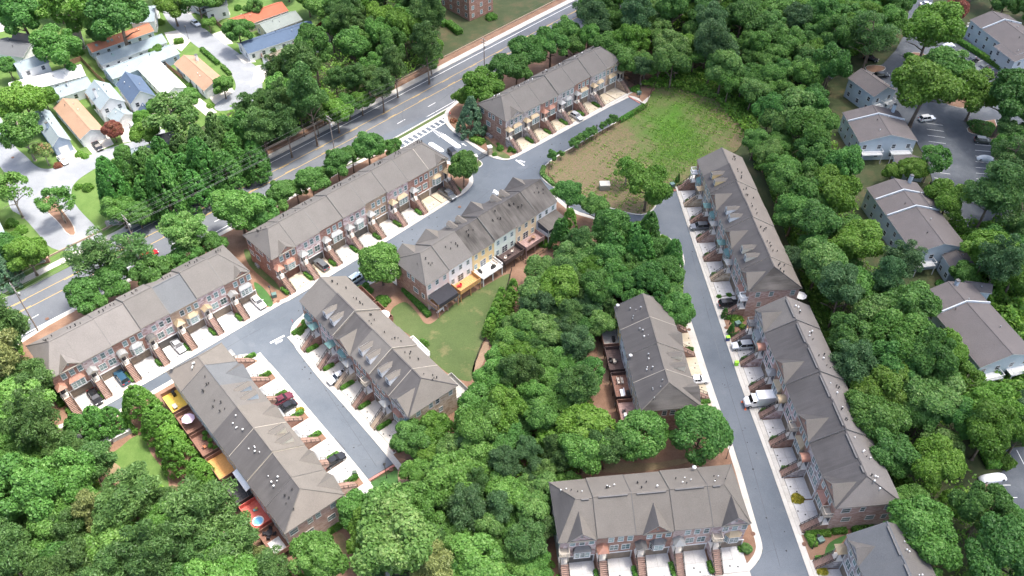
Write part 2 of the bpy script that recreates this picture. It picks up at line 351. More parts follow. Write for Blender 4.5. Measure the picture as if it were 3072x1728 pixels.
# north side: verge, sidewalk and low wall under the trees; south side: sidewalk
sheet('sidewalk', strip(YN, 7.2, 5.25), .12, 'concrete'); sheet('sidewalk', strip(YN, -11.65, -12.1), .13, 'concrete'); sheet('sidewalk', strip(YN, -13.2, -14.6), .05, 'concrete')
sheet('verge', strip(YN, 9.6, 7.2), .08, 'pine_straw'); sheet('verge', strip(YN, -12.1, -13.2), .08, 'lawn')
o = MB(); rs = resample(YN, 3.0)
for a, b in zip(rs[20:-12], rs[21:-11]):
    A, B = offs([a, b], 9.8), offs([a, b], 9.6); o.prism([A[0], A[1], B[1], B[0]], 0, .55)
tag(o.build('roadside_wall', 'retaining'), 'low brown wall between the main road and the tall trees', 'wall')

# private streets (one storey of sheets a few millimetres apart)
ST1 = MX([('p', 250, 1262), ('p', 329, 1211), ('p', 505, 1113), ('p', 840, 914.5), ('p', 876, 899), ('p', 1147, 733), ('p', 1359, 601), ('p', 1398, 577), ('p', 1417, 556), ('p', 1420, 540), ('p', 1415, 520), ('p', 1400, 500), ('p', 1330, 480), ('p', 1270, 455), ('p', 1185, 437), ('p', 1150, 445),
           ('p', 1150, 405), ('p', 1329, 330), ('p', 1331, 360), ('p', 1336, 372), ('p', 1352, 391), ('p', 1388, 417), ('p', 1420, 441), ('p', 1464, 468), ('p', 1490, 478), ('p', 1520, 482), ('p', 1545, 474), ('p', 1560, 466), ('p', 1640, 423), ('p', 1760, 358), ('p', 1884.5, 291), ('p', 1922, 311),
           ('p', 1933, 318), ('p', 1854, 364), ('p', 1794, 397.5), ('p', 1707, 449), ('p', 1691, 457), ('p', 1650, 486), ('p', 1630, 500), ('p', 1622, 515), ('p', 1624, 533), ('p', 1640, 549), ('p', 1671, 568), ('p', 1758, 600), ('p', 1826, 622), ('p', 1894, 641), ('p', 1925, 645), ('p', 1950, 636), ('p', 1964, 621), ('p', 1968, 600), ('p', 1978, 584), ('p', 2028, 574),
           ('p', 2080, 735), ('p', 2220, 1152), ('p', 2304, 1380), ('p', 2427, 1728), ('p', 2520, 1990), ('p', 2300, 2000), ('p', 1500, 1960), ('p', 1500, 1840), ('p', 2160, 1765), ('p', 2235, 1728), ('p', 2275, 1685), ('p', 2288, 1653), ('p', 2285, 1625), ('p', 2271, 1581), ('p', 2212, 1374), ('p', 2134, 1152), ('p', 2090, 1015), ('p', 2035, 846), ('p', 2052, 800), ('p', 2055, 781), ('p', 2040, 735), ('p', 2001, 709),
           ('p', 1930, 690), ('p', 1800, 655), ('p', 1700, 630), ('p', 1660, 600), ('p', 1560, 650), ('p', 1350, 790), ('p', 1230, 860), ('p', 1110, 905), ('p', 1000, 985), ('p', 1060, 1050), ('p', 1200, 1250), ('p', 1181, 1390), ('p', 1106, 1438), ('p', 863, 1152), ('p', 700, 1000), ('p', 420, 1260), ('p', 330, 1330)])
# the sheet above runs on below the buildings; lots, lawns and aprons lie on top of it
sheet('private_street', ST1, .03, 'asphalt')
sheet('private_street', MX([('p', 560, 1130), ('p', 690, 980), ('p', 900, 1000), ('p', 930, 1160), ('p', 863, 1152), ('p', 780, 1060), ('p', 640, 1150)]), .024, 'asphalt')
def island(name, pts, mat, z=.14, kerb=.18, smooth=1, label=None, kmat='concrete'):   # a planted or paved area with a kerb round it
    pts = chaikin(pts, smooth) if smooth else pts
    sheet('kerb', pts, z - .015, kmat)
    c = sum(pts, Vector((0, 0))) / len(pts); inn = []; n = len(pts)
    ar = sum(pts[i].x * pts[(i + 1) % n].y - pts[(i + 1) % n].x * pts[i].y for i in range(n))
    sg = 1 if ar > 0 else -1
    for i in range(n):
        t = pts[(i + 1) % n] - pts[i - 1]
        t = t.normalized() if t.length > 1e-6 else Vector((1, 0)); inn.append(pts[i] + Vector((-t.y, t.x)) * kerb * sg)
    return sheet(name, inn, z, mat, label)
# block around E and D: yard between the two streets
island('yard', MX([('z6', 350, 935), ('z6', 300, 975), ('z6', 262, 1030), ('z6', 258, 1090), ('z6', 290, 1170), ('z6', 360, 1262), ('z6', 500, 1440), ('p', 1000, 1180), ('p', 1181, 1391), ('p', 1260, 1500), ('p', 1300, 1730), ('p', 1660, 1860), ('p', 2160, 1765), ('p', 2235, 1728), ('p', 2275, 1685), ('p', 2288, 1653), ('p', 2285, 1625), ('p', 2271, 1581), ('p', 2212, 1374),
                       ('p', 2134, 1152), ('p', 2090, 1015), ('p', 2035, 846), ('p', 2052, 800), ('p', 2055, 781), ('p', 2040, 735), ('p', 2001, 709), ('p', 1930, 690), ('p', 1800, 655), ('p', 1720, 632), ('p', 1680, 598), ('p', 1650, 575), ('p', 1560, 605), ('p', 1430, 690), ('p', 1260, 790), ('p', 1190, 800), ('p', 1060, 870), ('p', 1000, 862), ('p', 940, 905)]), 'pine_straw', kerb=1.15, smooth=1)
island('yard', MX([('p', 700, 1068), ('p', 752, 1061), ('p', 790, 1073), ('p', 820, 1100), ('p', 863, 1152), ('p', 1106, 1438), ('p', 1200, 1560), ('p', 1150, 1840), ('p', -100, 1900), ('p', -300, 1400), ('p', 60, 1330), ('p', 280, 1300), ('p', 330, 1245), ('p', 480, 1160), ('p', 600, 1090)]), 'pine_straw', kerb=1.15)
island('yard', MX([('p', 2032, 560), ('p', 2030, 578), ('p', 2080, 733), ('p', 2220, 1152), ('p', 2304, 1380), ('p', 2427, 1728), ('p', 2520, 1990), ('p', 2800, 1990), ('p', 2690, 1580), ('p', 2400, 920), ('p', 2220, 520), ('p', 2150, 470)]), 'pine_straw', kerb=1.15, smooth=0)
island('yard', MX([('p', 1150, 447), ('p', 1185, 438), ('p', 1270, 456), ('p', 1330, 480), ('p', 1398, 500), ('p', 1415, 520), ('p', 1421, 540), ('p', 1417, 556), ('p', 1398, 577), ('p', 1359, 601), ('p', 1147, 733), ('p', 876, 899), ('p', 840, 914), ('p', 505, 1113), ('p', 329, 1211), ('p', 200, 1290), ('p', 60, 1300), ('p', -60, 1100), ('p', 200, 930), ('p', 700, 680), ('p', 1000, 520)]), 'pine_straw', kerb=1.15)
island('yard', MX([('p', 1331, 345), ('p', 1333, 366), ('p', 1352, 391), ('p', 1388, 417), ('p', 1420, 441), ('p', 1464, 468), ('p', 1490, 478), ('p', 1520, 482), ('p', 1545, 474), ('p', 1560, 466), ('p', 1640, 423), ('p', 1884, 291), ('p', 1900, 296), ('p', 1945, 318), ('p', 2080, 150), ('p', 1800, 90), ('p', 1560, 170), ('p', 1420, 270), ('p', 1345, 320)]), 'pine_straw', kerb=1.15)
# field of weeds
FIELD = MX([('z3', 1000, 806), ('z3', 800, 920), ('z3', 650, 1003), ('z3', 430, 1133), ('z3', 390, 1153), ('z3', 280, 1228), ('z3', 225, 1285), ('z3', 222, 1345), ('z3', 340, 1432), ('z7', 560, 62), ('z7', 730, 117), ('z7', 900, 164), ('z7', 980, 172), ('z7', 1040, 152), ('z7', 1078, 112), ('z7', 1085, 60), ('z3', 1160, 1400), ('p', 2026, 566), ('p', 2110, 500), ('p', 2240, 440), ('p', 2240, 330), ('p', 2140, 250), ('p', 2020, 220), ('p', 1960, 270)])
sheet('field', chaikin(FIELD, 1), .15, 'weeds')
sheet('kerb', (lambda P: offs(P, 0) + offs(P, -.35)[::-1])(chaikin(FIELD[:16], 2, False)), .165, 'concrete')
# smaller planted areas lying on the yards
def patch(name, pts, mat, z=.17, smooth=2, label=None): return sheet(name, chaikin(pts, smooth), z, mat, label)
patch('lawn', PL('z6', [(1100, 830), (1000, 900), (1050, 1020), (1180, 1090), (1230, 1180), (1330, 1270), (1450, 1380), (1620, 1449), (1640, 1380), (1660, 1280), (1700, 1160), (1760, 1040), (1850, 850), (1915, 680), (1925, 600), (1750, 700), (1500, 840), (1400, 930), (1330, 1000), (1270, 1000), (1230, 930), (1150, 840)]), 'lawn')
patch('lawn', PL('b2', [(840, 820), (860, 745), (990, 690), (1070, 640), (1130, 740), (1100, 860), (930, 910)]), 'lawn_dark')
patch('bare_ground', PL('b2', [(1065, 630), (1130, 620), (1180, 760), (1130, 870), (1080, 800)]), 'clay', .175)
patch('lawn', PL('C', [(1860, 60), (1900, 200), (2000, 300), (2174, 440), (2174, 400), (2050, 250), (1960, 120)]), 'lawn')
patch('lawn', PL('C', [(1940, 330), (1990, 470), (2080, 575), (2130, 540), (2060, 420)]), 'lawn_dark')
patch('lawn', PL('A', [(170, 1140), (280, 1230), (400, 1330), (560, 1430), (430, 1440), (330, 1370), (220, 1240)]), 'lawn')
patch('lawn', PL('b4', [(450, 1200), (560, 1150), (600, 1140), (560, 1200), (490, 1260), (440, 1310), (420, 1290)]), 'lawn_dark')
patch('lawn', PL('b4', [(960, 1010), (1050, 950), (1110, 1040), (1110, 1110), (970, 1110)]), 'lawn_dark')
patch('lawn', PL('b1', [(720, 560), (870, 520), (1000, 400), (1090, 380), (1130, 520), (1200, 600), (1270, 700), (1280, 820), (1180, 930), (1100, 800), (900, 720), (780, 660)]), 'lawn_bright')
patch('bare_ground', PL('b1', [(760, 600), (880, 590), (940, 680), (880, 740), (790, 700)]), 'dry_lawn', .175)
patch('bare_ground', PL('b3', [(560, 640), (700, 590), (900, 600), (1100, 600), (1300, 560), (1370, 590), (1060, 660), (700, 680)]), 'dry_lawn')
patch('bare_ground', PL('b2', [(540, 1200), (640, 1100), (700, 1200), (690, 1330), (600, 1330)]), 'dry_lawn')
patch('bare_ground', PL('z6', [(1640, 1300), (1700, 1180), (1760, 1080), (1760, 1200), (1680, 1360), (1620, 1410)]), 'clay')
patch('bare_ground', PL('z7', [(120, 560), (220, 520), (340, 480), (330, 520), (200, 600), (130, 620)]), 'clay')
patch('bare_ground', PL('z7', [(640, 1180), (690, 1120), (720, 1300), (760, 1449), (690, 1449), (650, 1350)]), 'clay')
patch('bare_ground', PL('b1', [(200, 330), (300, 250), (330, 330), (470, 560), (440, 620), (330, 500)]), 'clay')

# ---------------------------------------------------------------- shared building pieces
CACHE = {}
def shared(key, fn):
    if key not in CACHE: CACHE[key] = fn()
    return CACHE[key]
def win_frame(w_, h_, cols, rows, mat):            # local: x across, z up, faces -y, centred at the bottom
    def f():
        b = MB(); t = .09
        b.box(-w_ / 2 - t, w_ / 2 + t, -.05, .02, -t * 1.3, 0); b.box(-w_ / 2 - t, w_ / 2 + t, -.05, .02, h_, h_ + t)
        b.box(-w_ / 2 - t, -w_ / 2, -.045, .02, 0, h_); b.box(w_ / 2, w_ / 2 + t, -.045, .02, 0, h_)
        for i in range(1, cols): x = -w_ / 2 + w_ * i / cols; b.box(x - .03, x + .03, -.03, .02, 0, h_)
        for j in range(1, rows): z = h_ * j / rows; b.box(-w_ / 2, w_ / 2, -.028, .02, z - .025, z + .025)
        return b.mesh('window', mat)
    return shared(('win', w_, h_, cols, rows, mat), f)
def win_pane(w_, h_, mat):
    return shared(('pane', w_, h_, mat), lambda: MB().box(-w_ / 2, w_ / 2, -.012, .02, 0, h_).mesh('pane', mat))
def window(parent, x, y, z, w_=.9, h_=1.45, face=0.0, cols=1, rows=2, mat='trim_white', pane='pane_teal', name='window'):
    o = put(name, win_frame(w_, h_, cols, rows, mat), parent, (x, y, z), face)
    put('pane', win_pane(w_, h_, pane), o)
    return o
# ---------------------------------------------------------------- townhouse rows
ZE, RISE, DEP = 8.3, 3.5, 11.9
YR = DEP / 2; PIT = RISE / YR; OV = .35
GUT = {}
def hedge_mesh(L, wd, h, seed, size=.13, tone=1):
    rng = np.random.default_rng(seed)
    n = int(min(3000, (2 * L * h + 2 * wd * h + L * wd) * 95))
    f = rng.random(n); P = np.zeros((n, 3)); Nn = np.zeros((n, 3))
    a = np.array([L * wd, L * h, L * h, wd * h, wd * h]); a = np.cumsum(a / a.sum()); k = np.searchsorted(a, f)
    u, v_ = rng.random(n), rng.random(n)
    for i in range(5):
        s = k == i
        if i == 0: P[s] = np.c_[u[s] * L - L / 2, v_[s] * wd - wd / 2, np.full(s.sum(), h)]; Nn[s] = (0, 0, 1)
        elif i < 3: sg = -1 if i == 1 else 1; P[s] = np.c_[u[s] * L - L / 2, np.full(s.sum(), sg * wd / 2), v_[s] * h]; Nn[s] = (0, sg, .25)
        else: sg = -1 if i == 3 else 1; P[s] = np.c_[np.full(s.sum(), sg * L / 2), u[s] * wd - wd / 2, v_[s] * h]; Nn[s] = (sg, 0, .25)
    top = P[:, 2] / h; ed = np.maximum(np.abs(P[:, 0]) - L / 2 + .25, 0) + np.maximum(np.abs(P[:, 1]) - wd / 2 + .25, 0)
    P[:, 2] -= ed * .5 * top; P += rng.normal(0, .06, P.shape); P[:, 2] = np.maximum(P[:, 2], .03)
    return leaf_mesh('foliage', P, Nn, size, rng, rng.random(n) * .7 + .15)
def leaf_mesh(name, P, Nn, size, rng, tint, elong=1.6, jitter=.7, mat='leaf_hedge', up=None):
    n = len(P); Nn = Nn + rng.normal(0, jitter, (n, 3)); Nn /= np.linalg.norm(Nn, axis=1)[:, None] + 1e-9
    t = rng.normal(0, 1, (n, 3)) if up is None else up + rng.normal(0, .35, (n, 3))
    t -= Nn * (t * Nn).sum(1)[:, None]; t /= np.linalg.norm(t, axis=1)[:, None] + 1e-9
    b = np.cross(Nn, t); sz = (np.asarray(size) * (rng.random(n) * .7 + .65))[:, None]
    V = np.empty((n, 4, 3)); V[:, 0] = P - t * sz * elong; V[:, 1] = P + b * sz; V[:, 2] = P + t * sz * elong; V[:, 3] = P - b * sz
    me = bpy.data.meshes.new(name); me.vertices.add(n * 4); me.vertices.foreach_set('co', V.reshape(-1).astype(np.float32))
    me.loops.add(n * 4); me.polygons.add(n); me.loops.foreach_set('vertex_index', np.arange(n * 4, dtype=np.int32)); me.polygons.foreach_set('loop_start', np.arange(0, n * 4, 4, dtype=np.int32))
    at_ = me.attributes.new('tint', 'FLOAT', 'POINT'); at_.data.foreach_set('value', np.repeat(tint, 4).astype(np.float32))
    me.materials.append(MATS[mat]); me.update(); me.validate(); return me
def foliage(name, c0, c1, c2, trans=.42, hue=.009, val=.16, rough=.5, spec=.35):
    m, nt, b = newmat(name)
    a = nt.nodes.new('ShaderNodeAttribute'); a.attribute_name = 'tint'; oi = nt.nodes.new('ShaderNodeObjectInfo')
    cc = ramp(nt, a.outputs['Fac'], [(0, c0), (.5, c1), (1, c2)])
    hs = nt.nodes.new('ShaderNodeHueSaturation'); m1 = nt.nodes.new('ShaderNodeMapRange'); m2 = nt.nodes.new('ShaderNodeMapRange')
    m1.inputs[3].default_value = 1 - val; m1.inputs[4].default_value = 1 + val; m2.inputs[3].default_value = .5 - hue; m2.inputs[4].default_value = .5 + hue
    wn = nt.nodes.new('ShaderNodeTexWhiteNoise'); wn.noise_dimensions = '1D'; nt.links.new(oi.outputs['Random'], wn.inputs['W'])
    nt.links.new(oi.outputs['Random'], m1.inputs[0]); nt.links.new(wn.outputs['Value'], m2.inputs[0])
    nt.links.new(m1.outputs[0], hs.inputs['Value']); nt.links.new(m2.outputs[0], hs.inputs['Hue']); nt.links.new(cc, hs.inputs['Color'])
    nt.links.new(hs.outputs[0], b.inputs['Base Color']); b.inputs['Roughness'].default_value = rough; b.inputs['Specular IOR Level'].default_value = spec
    tr = nt.nodes.new('ShaderNodeBsdfTranslucent'); nt.links.new(hs.outputs[0], tr.inputs['Color'])
    mx = nt.nodes.new('ShaderNodeMixShader'); mx.inputs[0].default_value = trans
    out = nt.nodes['Material Output']; nt.links.new(b.outputs[0], mx.inputs[1]); nt.links.new(tr.outputs[0], mx.inputs[2]); nt.links.new(mx.outputs[0], out.inputs['Surface'])
foliage('leaf_hedge', (.062, .156, .026), (.106, .250, .039), (.179, .354, .063)); foliage('leaf_gold', (.217, .232, .031), (.403, .388, .046), (.620, .527, .078)); foliage('leaf_redbush', (.186, .078, .046), (.310, .109, .078), (.248, .202, .062))
foliage('leaf_maple', (.073, .177, .031), (.115, .261, .049), (.232, .396, .109)); foliage('leaf_oak', (.060, .151, .032), (.098, .233, .048), (.176, .339, .081))
foliage('leaf_lime', (.090, .204, .022), (.132, .264, .038), (.201, .330, .066)); foliage('leaf_pine', (.059, .129, .037), (.096, .191, .049), (.168, .281, .090)); foliage('leaf_bluepine', (.062, .135, .047), (.091, .180, .067), (.141, .245, .106))
foliage('leaf_leyland', (.050, .148, .028), (.087, .230, .048), (.164, .352, .068)); foliage('leaf_spruce', (.073, .156, .082), (.126, .239, .125), (.209, .343, .198)); foliage('leaf_arbor', (.084, .208, .026), (.148, .311, .046), (.252, .438, .090))
foliage('leaf_silver', (.082, .195, .041), (.136, .268, .064), (.298, .416, .150)); foliage('leaf_ground', (.078, .182, .027), (.133, .288, .039), (.235, .389, .065)); foliage('leaf_weed', (.078, .186, .019), (.139, .295, .031), (.232, .403, .054)); foliage('leaf_myrtle', (.106, .208, .053), (.168, .271, .072), (.672, .166, .214)); foliage('leaf_olive', (.148, .187, .063), (.232, .271, .090), (.335, .374, .143))

def shrub_at(pos, r, h, label, name='shrub', mat='leaf_hedge', group=None, seed=0, cat='shrub', n=None):
    rng = np.random.default_rng(seed + 1000); n = n or int(min(2600, 420 * r * (r + h)))
    th = rng.random(n) * 2 * np.pi; cz = rng.random(n) ** .7; s = np.sqrt(1 - cz * cz * .98)
    Nn = np.c_[np.cos(th) * s, np.sin(th) * s, cz]
    lob = 1 + .10 * np.sin(th * 3 + seed) + .08 * np.sin(th * 5 + cz * 6 + seed * 2)
    P = Nn * np.c_[r * lob, r * lob, np.full(n, h)] + rng.normal(0, .05, (n, 3)); P[:, 2] = np.maximum(P[:, 2], .04)
    me = leaf_mesh(name, P, Nn, .13, rng, rng.random(n) * .8 + .1, mat=mat)
    o = put(name, me, None, pos); return tag(o, label, cat, group)

def stair_mesh(n, w_, rise, run):                  # steps are separate objects; this is the masonry below them
    b = MB(); pts = [(0, 0)]
    for i in range(n): pts += [(-run * (n - i), rise * i / 1.0) if False else (-run * (n - i), rise * i), (-run * (n - i), rise * (i + 1))]
    pts = [(-run * n, 0)] + [q for i in range(n) for q in ((-run * (n - i), rise * (i + 1) - .05), (-run * (n - i - 1), rise * (i + 1) - .05))] + [(0, 0)]
    m = len(pts)
    for sx in (0, w_): b.v += [(sx, y, z) for y, z in pts]
    b.f.append(tuple(range(m))); b.m.append(0); b.f.append(tuple(reversed(range(m, 2 * m)))); b.m.append(0)
    for i in range(m): j = (i + 1) % m; b.f.append((j, i, m + i, m + j)); b.m.append(0)
    return b
def railing_mesh(n, rise, run, posts=5):
    b = MB(); L = run * n; Hh = rise * n
    for dz in (.95, .15): b.tube([(0, -L, dz), (0, 0, Hh + dz)], .05, 4)
    for i in range(posts): t = i / (posts - 1); b.tube([(0, -L * (1 - t), Hh * t), (0, -L * (1 - t), Hh * t + 1.0)], .055, 4)
    for i in range(18): t = (i + .5) / 18; b.tube([(0, -L * (1 - t), Hh * t + .15), (0, -L * (1 - t), Hh * t + .95)], .02, 3)
    return b
def deck(parent, x0, x1, y0, dep, z, floor, rail, solid=True, posts=True):   # rear deck: y0 at the wall, runs to +y
    d = MB().box(x0, x1, y0, y0 + dep, z - .18, z).build('deck', floor, parent)
    nb = 11
    for i in range(nb):
        xa = x0 + (x1 - x0) * i / nb
        put('deck_board', shared(('dboard', round((x1 - x0) / nb, 3), dep, floor), lambda: MB().box(.012, (x1 - x0) / nb - .012, 0, dep, 0, .03).mesh('deck_board', floor)), d, (xa, y0, z))
    r = MB()
    for xa, xb, ya, yb in ((x0, x1, y0 + dep - .06, y0 + dep), (x0, x0 + .06, y0 + .05, y0 + dep), (x1 - .06, x1, y0 + .05, y0 + dep)):
        r.box(xa - .02, xb + .02, ya - .02, yb + .02, z + .98, z + 1.05)
        if solid:
            for k in range(5): r.box(xa, xb, ya, yb, z + .05 + k * .185, z + .05 + k * .185 + .165)
        else:
            nn = int(max(xb - xa, yb - ya) / .16)
            for k in range(nn + 1):
                t = k / nn; px_, py_ = xa + (xb - xa) * t, ya + (yb - ya) * t
                r.box(px_ - .02, px_ + .02, py_ - .02, py_ + .02, z, z + 1.0)
    r.build('railing', rail, d)
    if posts:
        for px_ in (x0 + .15, (x0 + x1) / 2, x1 - .15): put('post', shared(('dpost', rail, z), lambda: MB().box(-.08, .08, -.08, .08, 0, z - .18).mesh('post', rail)), d, (px_, y0 + dep - .2, 0))
    return d
VENT = {}
def vents(parent, pts, mat):
    for (x, y, z, s) in pts:
        put('roof_vent', shared(('vent', mat, s), lambda: MB().lathe([(.06 * s, -.3), (.06 * s, .35 * s), (.13 * s, .36 * s), (.13 * s, .5 * s), (.03, .55 * s)], 7).mesh('roof_vent', mat, True)), parent, (x, y, z))
def dish(parent, x, y, z, rz):
    d = put('satellite_dish', shared('dish', lambda: MB().tube([(0, 0, 0), (0, 0, .7), (0, -.1, .85)], .03, 5, 1).lathe([(.02, 0), (.2, .03), (.36, .11), (.38, .13)], 14, (0, -.12, .85)).mesh('satellite_dish', ['white_paint', 'steel'], True)), parent, (x, y, z), rz)
    return d

BRICKWORD = {'brick_red': 'red brick', 'brick_brown': 'brown brick', 'brick_tan': 'tan brick', 'brick_rose': 'rose brick', 'stone_grey': 'grey stone', 'stone_rose': 'pinkish stone', 'stone_tan': 'tan stone'}
def unit(key, i, N, base, rz, W, u, rowlabel, place):
    """One townhouse. Local frame: x along the row, y from the front eave inwards, z up."""
    g = u.get
    wallm = g('wall', 'brick_red'); rearm = g('rear', 'siding_beige'); endm = g('endwall', wallm)
    lab = g('label') or f"{BRICKWORD[wallm]} townhouse{dict(plain='', gable=' with front gable', dormer=' with dormers')[g('roof', 'plain')]}, {place}"
    T = root('townhouse', base, rz, lab, 'townhouse', rowlabel)
    dz, s = g('dz', 0.0), g('set', 0.0); ze, zr = ZE + dz, ZE + RISE + dz
    eL, eR = g('end') == 'L', g('end') == 'R'
    e = .005; x0, x1 = e, W - e
    wx0, wx1 = (OV if eL else x0), (W - OV if eR else x1)
    yf = OV + s; yb = DEP - OV - g('rset', 0)
    zt = ze - .15
    # walls: 0 front masonry, 1 rear siding, 2 side
    b = MB(); zf = zt + s * PIT
    b.quad((wx0, yf, 0), (wx1, yf, 0), (wx1, yf, zf), (wx0, yf, zf), 0)
    b.quad((wx1, yb, 0), (wx0, yb, 0), (wx0, yb, zt), (wx1, yb, zt), 1)
    b.add([(wx0, yb, 0), (wx0, yf, 0), (wx0, yf, zf), (wx0, yb, zt)], [(0, 1, 2, 3)], 2); b.add([(wx1, yf, 0), (wx1, yb, 0), (wx1, yb, zt), (wx1, yf, zf)], [(0, 1, 2, 3)], 2)
    b.build('wall', [wallm, rearm, endm], T)
    # roof
    rf, rr = g('rmat', ('shingle_grey', 'shingle_grey')); tr = g('trim', 'trim_tan')
    b = MB(); ef = (s, ze + s * PIT); hx = 3.75
    rs_ = g('rset', 0); er = (DEP - rs_, ze + rs_ * PIT)
    fl, fr, bl, br = (x0, ef[0], ef[1]), (x1, ef[0], ef[1]), (x0, er[0], er[1]), (x1, er[0], er[1])
    ra, rb = (x0, YR, zr), (x1, YR, zr)
    if eL: ra = (hx, YR, zr)
    if eR: rb = (W - hx, YR, zr)
    b.quad(fl, fr, rb, ra, 0); b.quad(br, bl, ra, rb, 1)
    dn = lambda p: (p[0], p[1], p[2] - .2)
    if eL: b.tri(bl, fl, ra, 0 if g('hipmat') is None else 3)
    else: b.add([dn(bl), dn(fl), fl, ra, bl], [(0, 1, 2, 3, 4)], 2)
    if eR: b.tri(fr, br, rb, 0 if g('hipmat') is None else 3)
    else: b.add([dn(fr), dn(br), br, rb, fr], [(0, 1, 2, 3, 4)], 2)
    b.quad(dn(fl), dn(fr), fr, fl, 2); b.quad(dn(br), dn(bl), bl, br, 2); b.quad(dn(fl), dn(bl), dn(br), dn(fr), 2)
    if eL: b.quad(dn(bl), dn(fl), fl, bl, 2)
    if eR: b.quad(dn(fr), dn(br), br, fr, 2)
    roof = b.build('roof', [rf, rr, tr, g('hipmat') or rf], T)
    rid = MB(); rid.box(ra[0], rb[0], YR - .14, YR + .14, zr - .06, zr + .05); rid.build('ridge_cap', rf, roof)
    for (on, A_, B_) in ((eL, fl, ra), (eL, bl, ra), (eR, fr, rb), (eR, br, rb)):
        if on: MB().tube([A_, B_], .11, 5).build('ridge_cap', rf, roof)
    if g('rake', True) and not eR:
        b = MB()
        for A_, B_ in ((fr, (x1, YR, zr)), ((x1, YR, zr), br)):
            o_ = .05; b.add([(A_[0] - o_, A_[1], A_[2] + .07), (A_[0] + o_, A_[1], A_[2] + .07), (B_[0] + o_, B_[1], B_[2] + .07), (B_[0] - o_, B_[1], B_[2] + .07), (A_[0] - o_, A_[1], A_[2] - .03), (A_[0] + o_, A_[1], A_[2] - .03), (B_[0] + o_, B_[1], B_[2] - .03), (B_[0] - o_, B_[1], B_[2] - .03)],
                          [(0, 1, 2, 3), (4, 5, 1, 0), (1, 5, 6, 2), (3, 7, 4, 0)] if True else [])
        b.build('rake_trim', g('rakemat', 'metal_dark'), roof)  # dark default colours the strip like the shadow at the roof steps
    if g('ridgevent'):
        MB().box(x0 + .9 + (hx if eL else 0), x1 - .7 - (hx if eR else 0), YR - .42, YR - .18, zr - .12, zr + .12).build('ridge_vent', 'metal_dark', roof)
    kind = g('roof', 'plain')
    if kind == 'gable':
        wg = g('wg', W - .5); xc = g('gx', W / 2); pg = g('pg', .8); zg = ze + s * PIT + wg / 2 * pg; ybk = s + (wg / 2 * pg) / PIT; yo = s - .12
        gz = ef[1]; b = MB(); xl, xr = xc - wg / 2, xc + wg / 2
        b.add([(xl, yo, gz + .03), (xc, yo, zg), (xc, ybk, zg), (xl, s, gz + .03)], [(0, 1, 2), (0, 2, 3)][:1] if False else [(0, 3, 2, 1)], 0)
        b.add([(xr, yo, gz + .03), (xc, yo, zg), (xc, ybk, zg), (xr, s, gz + .03)], [(0, 1, 2, 3)], 1)
        b.tri((xl + .1, yf - .25, gz - .1), (xr - .1, yf - .25, gz - .1), (xc, yf - .25, zg - .1), 2)
        for A_, B_ in (((xl, yo, gz), (xc, yo, zg)), ((xc, yo, zg), (xr, yo, gz))):
            b.add([A_, B_, (B_[0], B_[1], B_[2] - .22), (A_[0], A_[1], A_[2] - .22)], [(0, 1, 2, 3)], 3)
        b.box(xl, xr, yo, yf, gz - .25, gz - .05, 3)
        go = b.build('gable', [g('gmat', ('shingle_brown', rf))[0], g('gmat', ('shingle_brown', rf))[1], g('gwall', wallm), tr], T)
        MB().lathe([(.18, 0), (.18, .08)], 10).mesh
        put('gable_vent', shared('gvent', lambda: MB().box(-.18, .18, -.06, .02, 0, .6).mesh('gable_vent', 'trim_grey')), go, (xc, yf - .27, gz + wg * .17))
    if kind == 'dormer':
        dm = g('dwall', 'siding_white')
        for fx in g('dx', (.30, .70)):
            xc = W * fx; wd = .72; yd = 1.35; zb = ze + yd * PIT; hh = 1.5; zp = zb + hh + .42
            y1 = (zb + hh - ze) / PIT; y2 = (zp - ze) / PIT; b = MB()
            b.quad((xc - wd, yd, zb - .1), (xc + wd, yd, zb - .1), (xc + wd, yd, zb + hh), (xc - wd, yd, zb + hh), 0); b.tri((xc - wd, yd, zb + hh), (xc + wd, yd, zb + hh), (xc, yd, zp), 0)
            b.tri((xc - wd, yd, zb - .02), (xc - wd, yd, zb + hh), (xc - wd, y1, zb + hh), 0); b.tri((xc + wd, yd, zb - .02), (xc + wd, y1, zb + hh), (xc + wd, yd, zb + hh), 0)
            q = .07
            b.quad((xc - wd - q, yd - q, zb + hh - .1), (xc, yd - q, zp + .04), (xc, y2, zp + .04), (xc - wd - q, y1 - .15, zb + hh - .1), 1)
            b.quad((xc, yd - q, zp + .04), (xc + wd + q, yd - q, zb + hh - .1), (xc + wd + q, y1 - .15, zb + hh - .1), (xc, y2, zp + .04), 1)
            do = b.build('dormer', [dm, g('dmat', 'shingle_brown')], T)
            window(do, xc, yd - .02, zb + .2, .75, 1.15, cols=1, rows=2, pane='pane_dark')
    # front openings
    mir = g('port', 'L') == 'R'; X = (lambda x: W - x) if mir else (lambda x: x)
    z2, z3 = 2.65, 5.5; gx = X(4.25); wmat = g('wtrim', 'trim_white')
    if g('front', True):
        for fx in ((2.55, 4.2, 5.85) if g('top', 3) == 3 else (.95, 2.55, 4.2, 5.85)): window(T, X(fx), yf, z3 + .55, .85, 1.4, mat=wmat, pane=g('pane', 'pane_teal'))
        gd = MB()                                   # garage door with panels in a recess
        for rr_ in range(4):
            for cc_ in range(4): gd.box(-2.15 + cc_ * 1.075 + .03, -2.15 + (cc_ + 1) * 1.075 - .03, -.03, .02, .05 + rr_ * .53, .05 + (rr_ + 1) * .53 - .04)
        gd.box(-2.15, 2.15, 0, .03, .02, 2.2); gdm = g('gdoor', 'garage_brown')
        do = put('garage_door', shared(('gdoor', gdm), lambda: gd.mesh('garage_door', gdm)), T, (gx, yf - .02, 0))
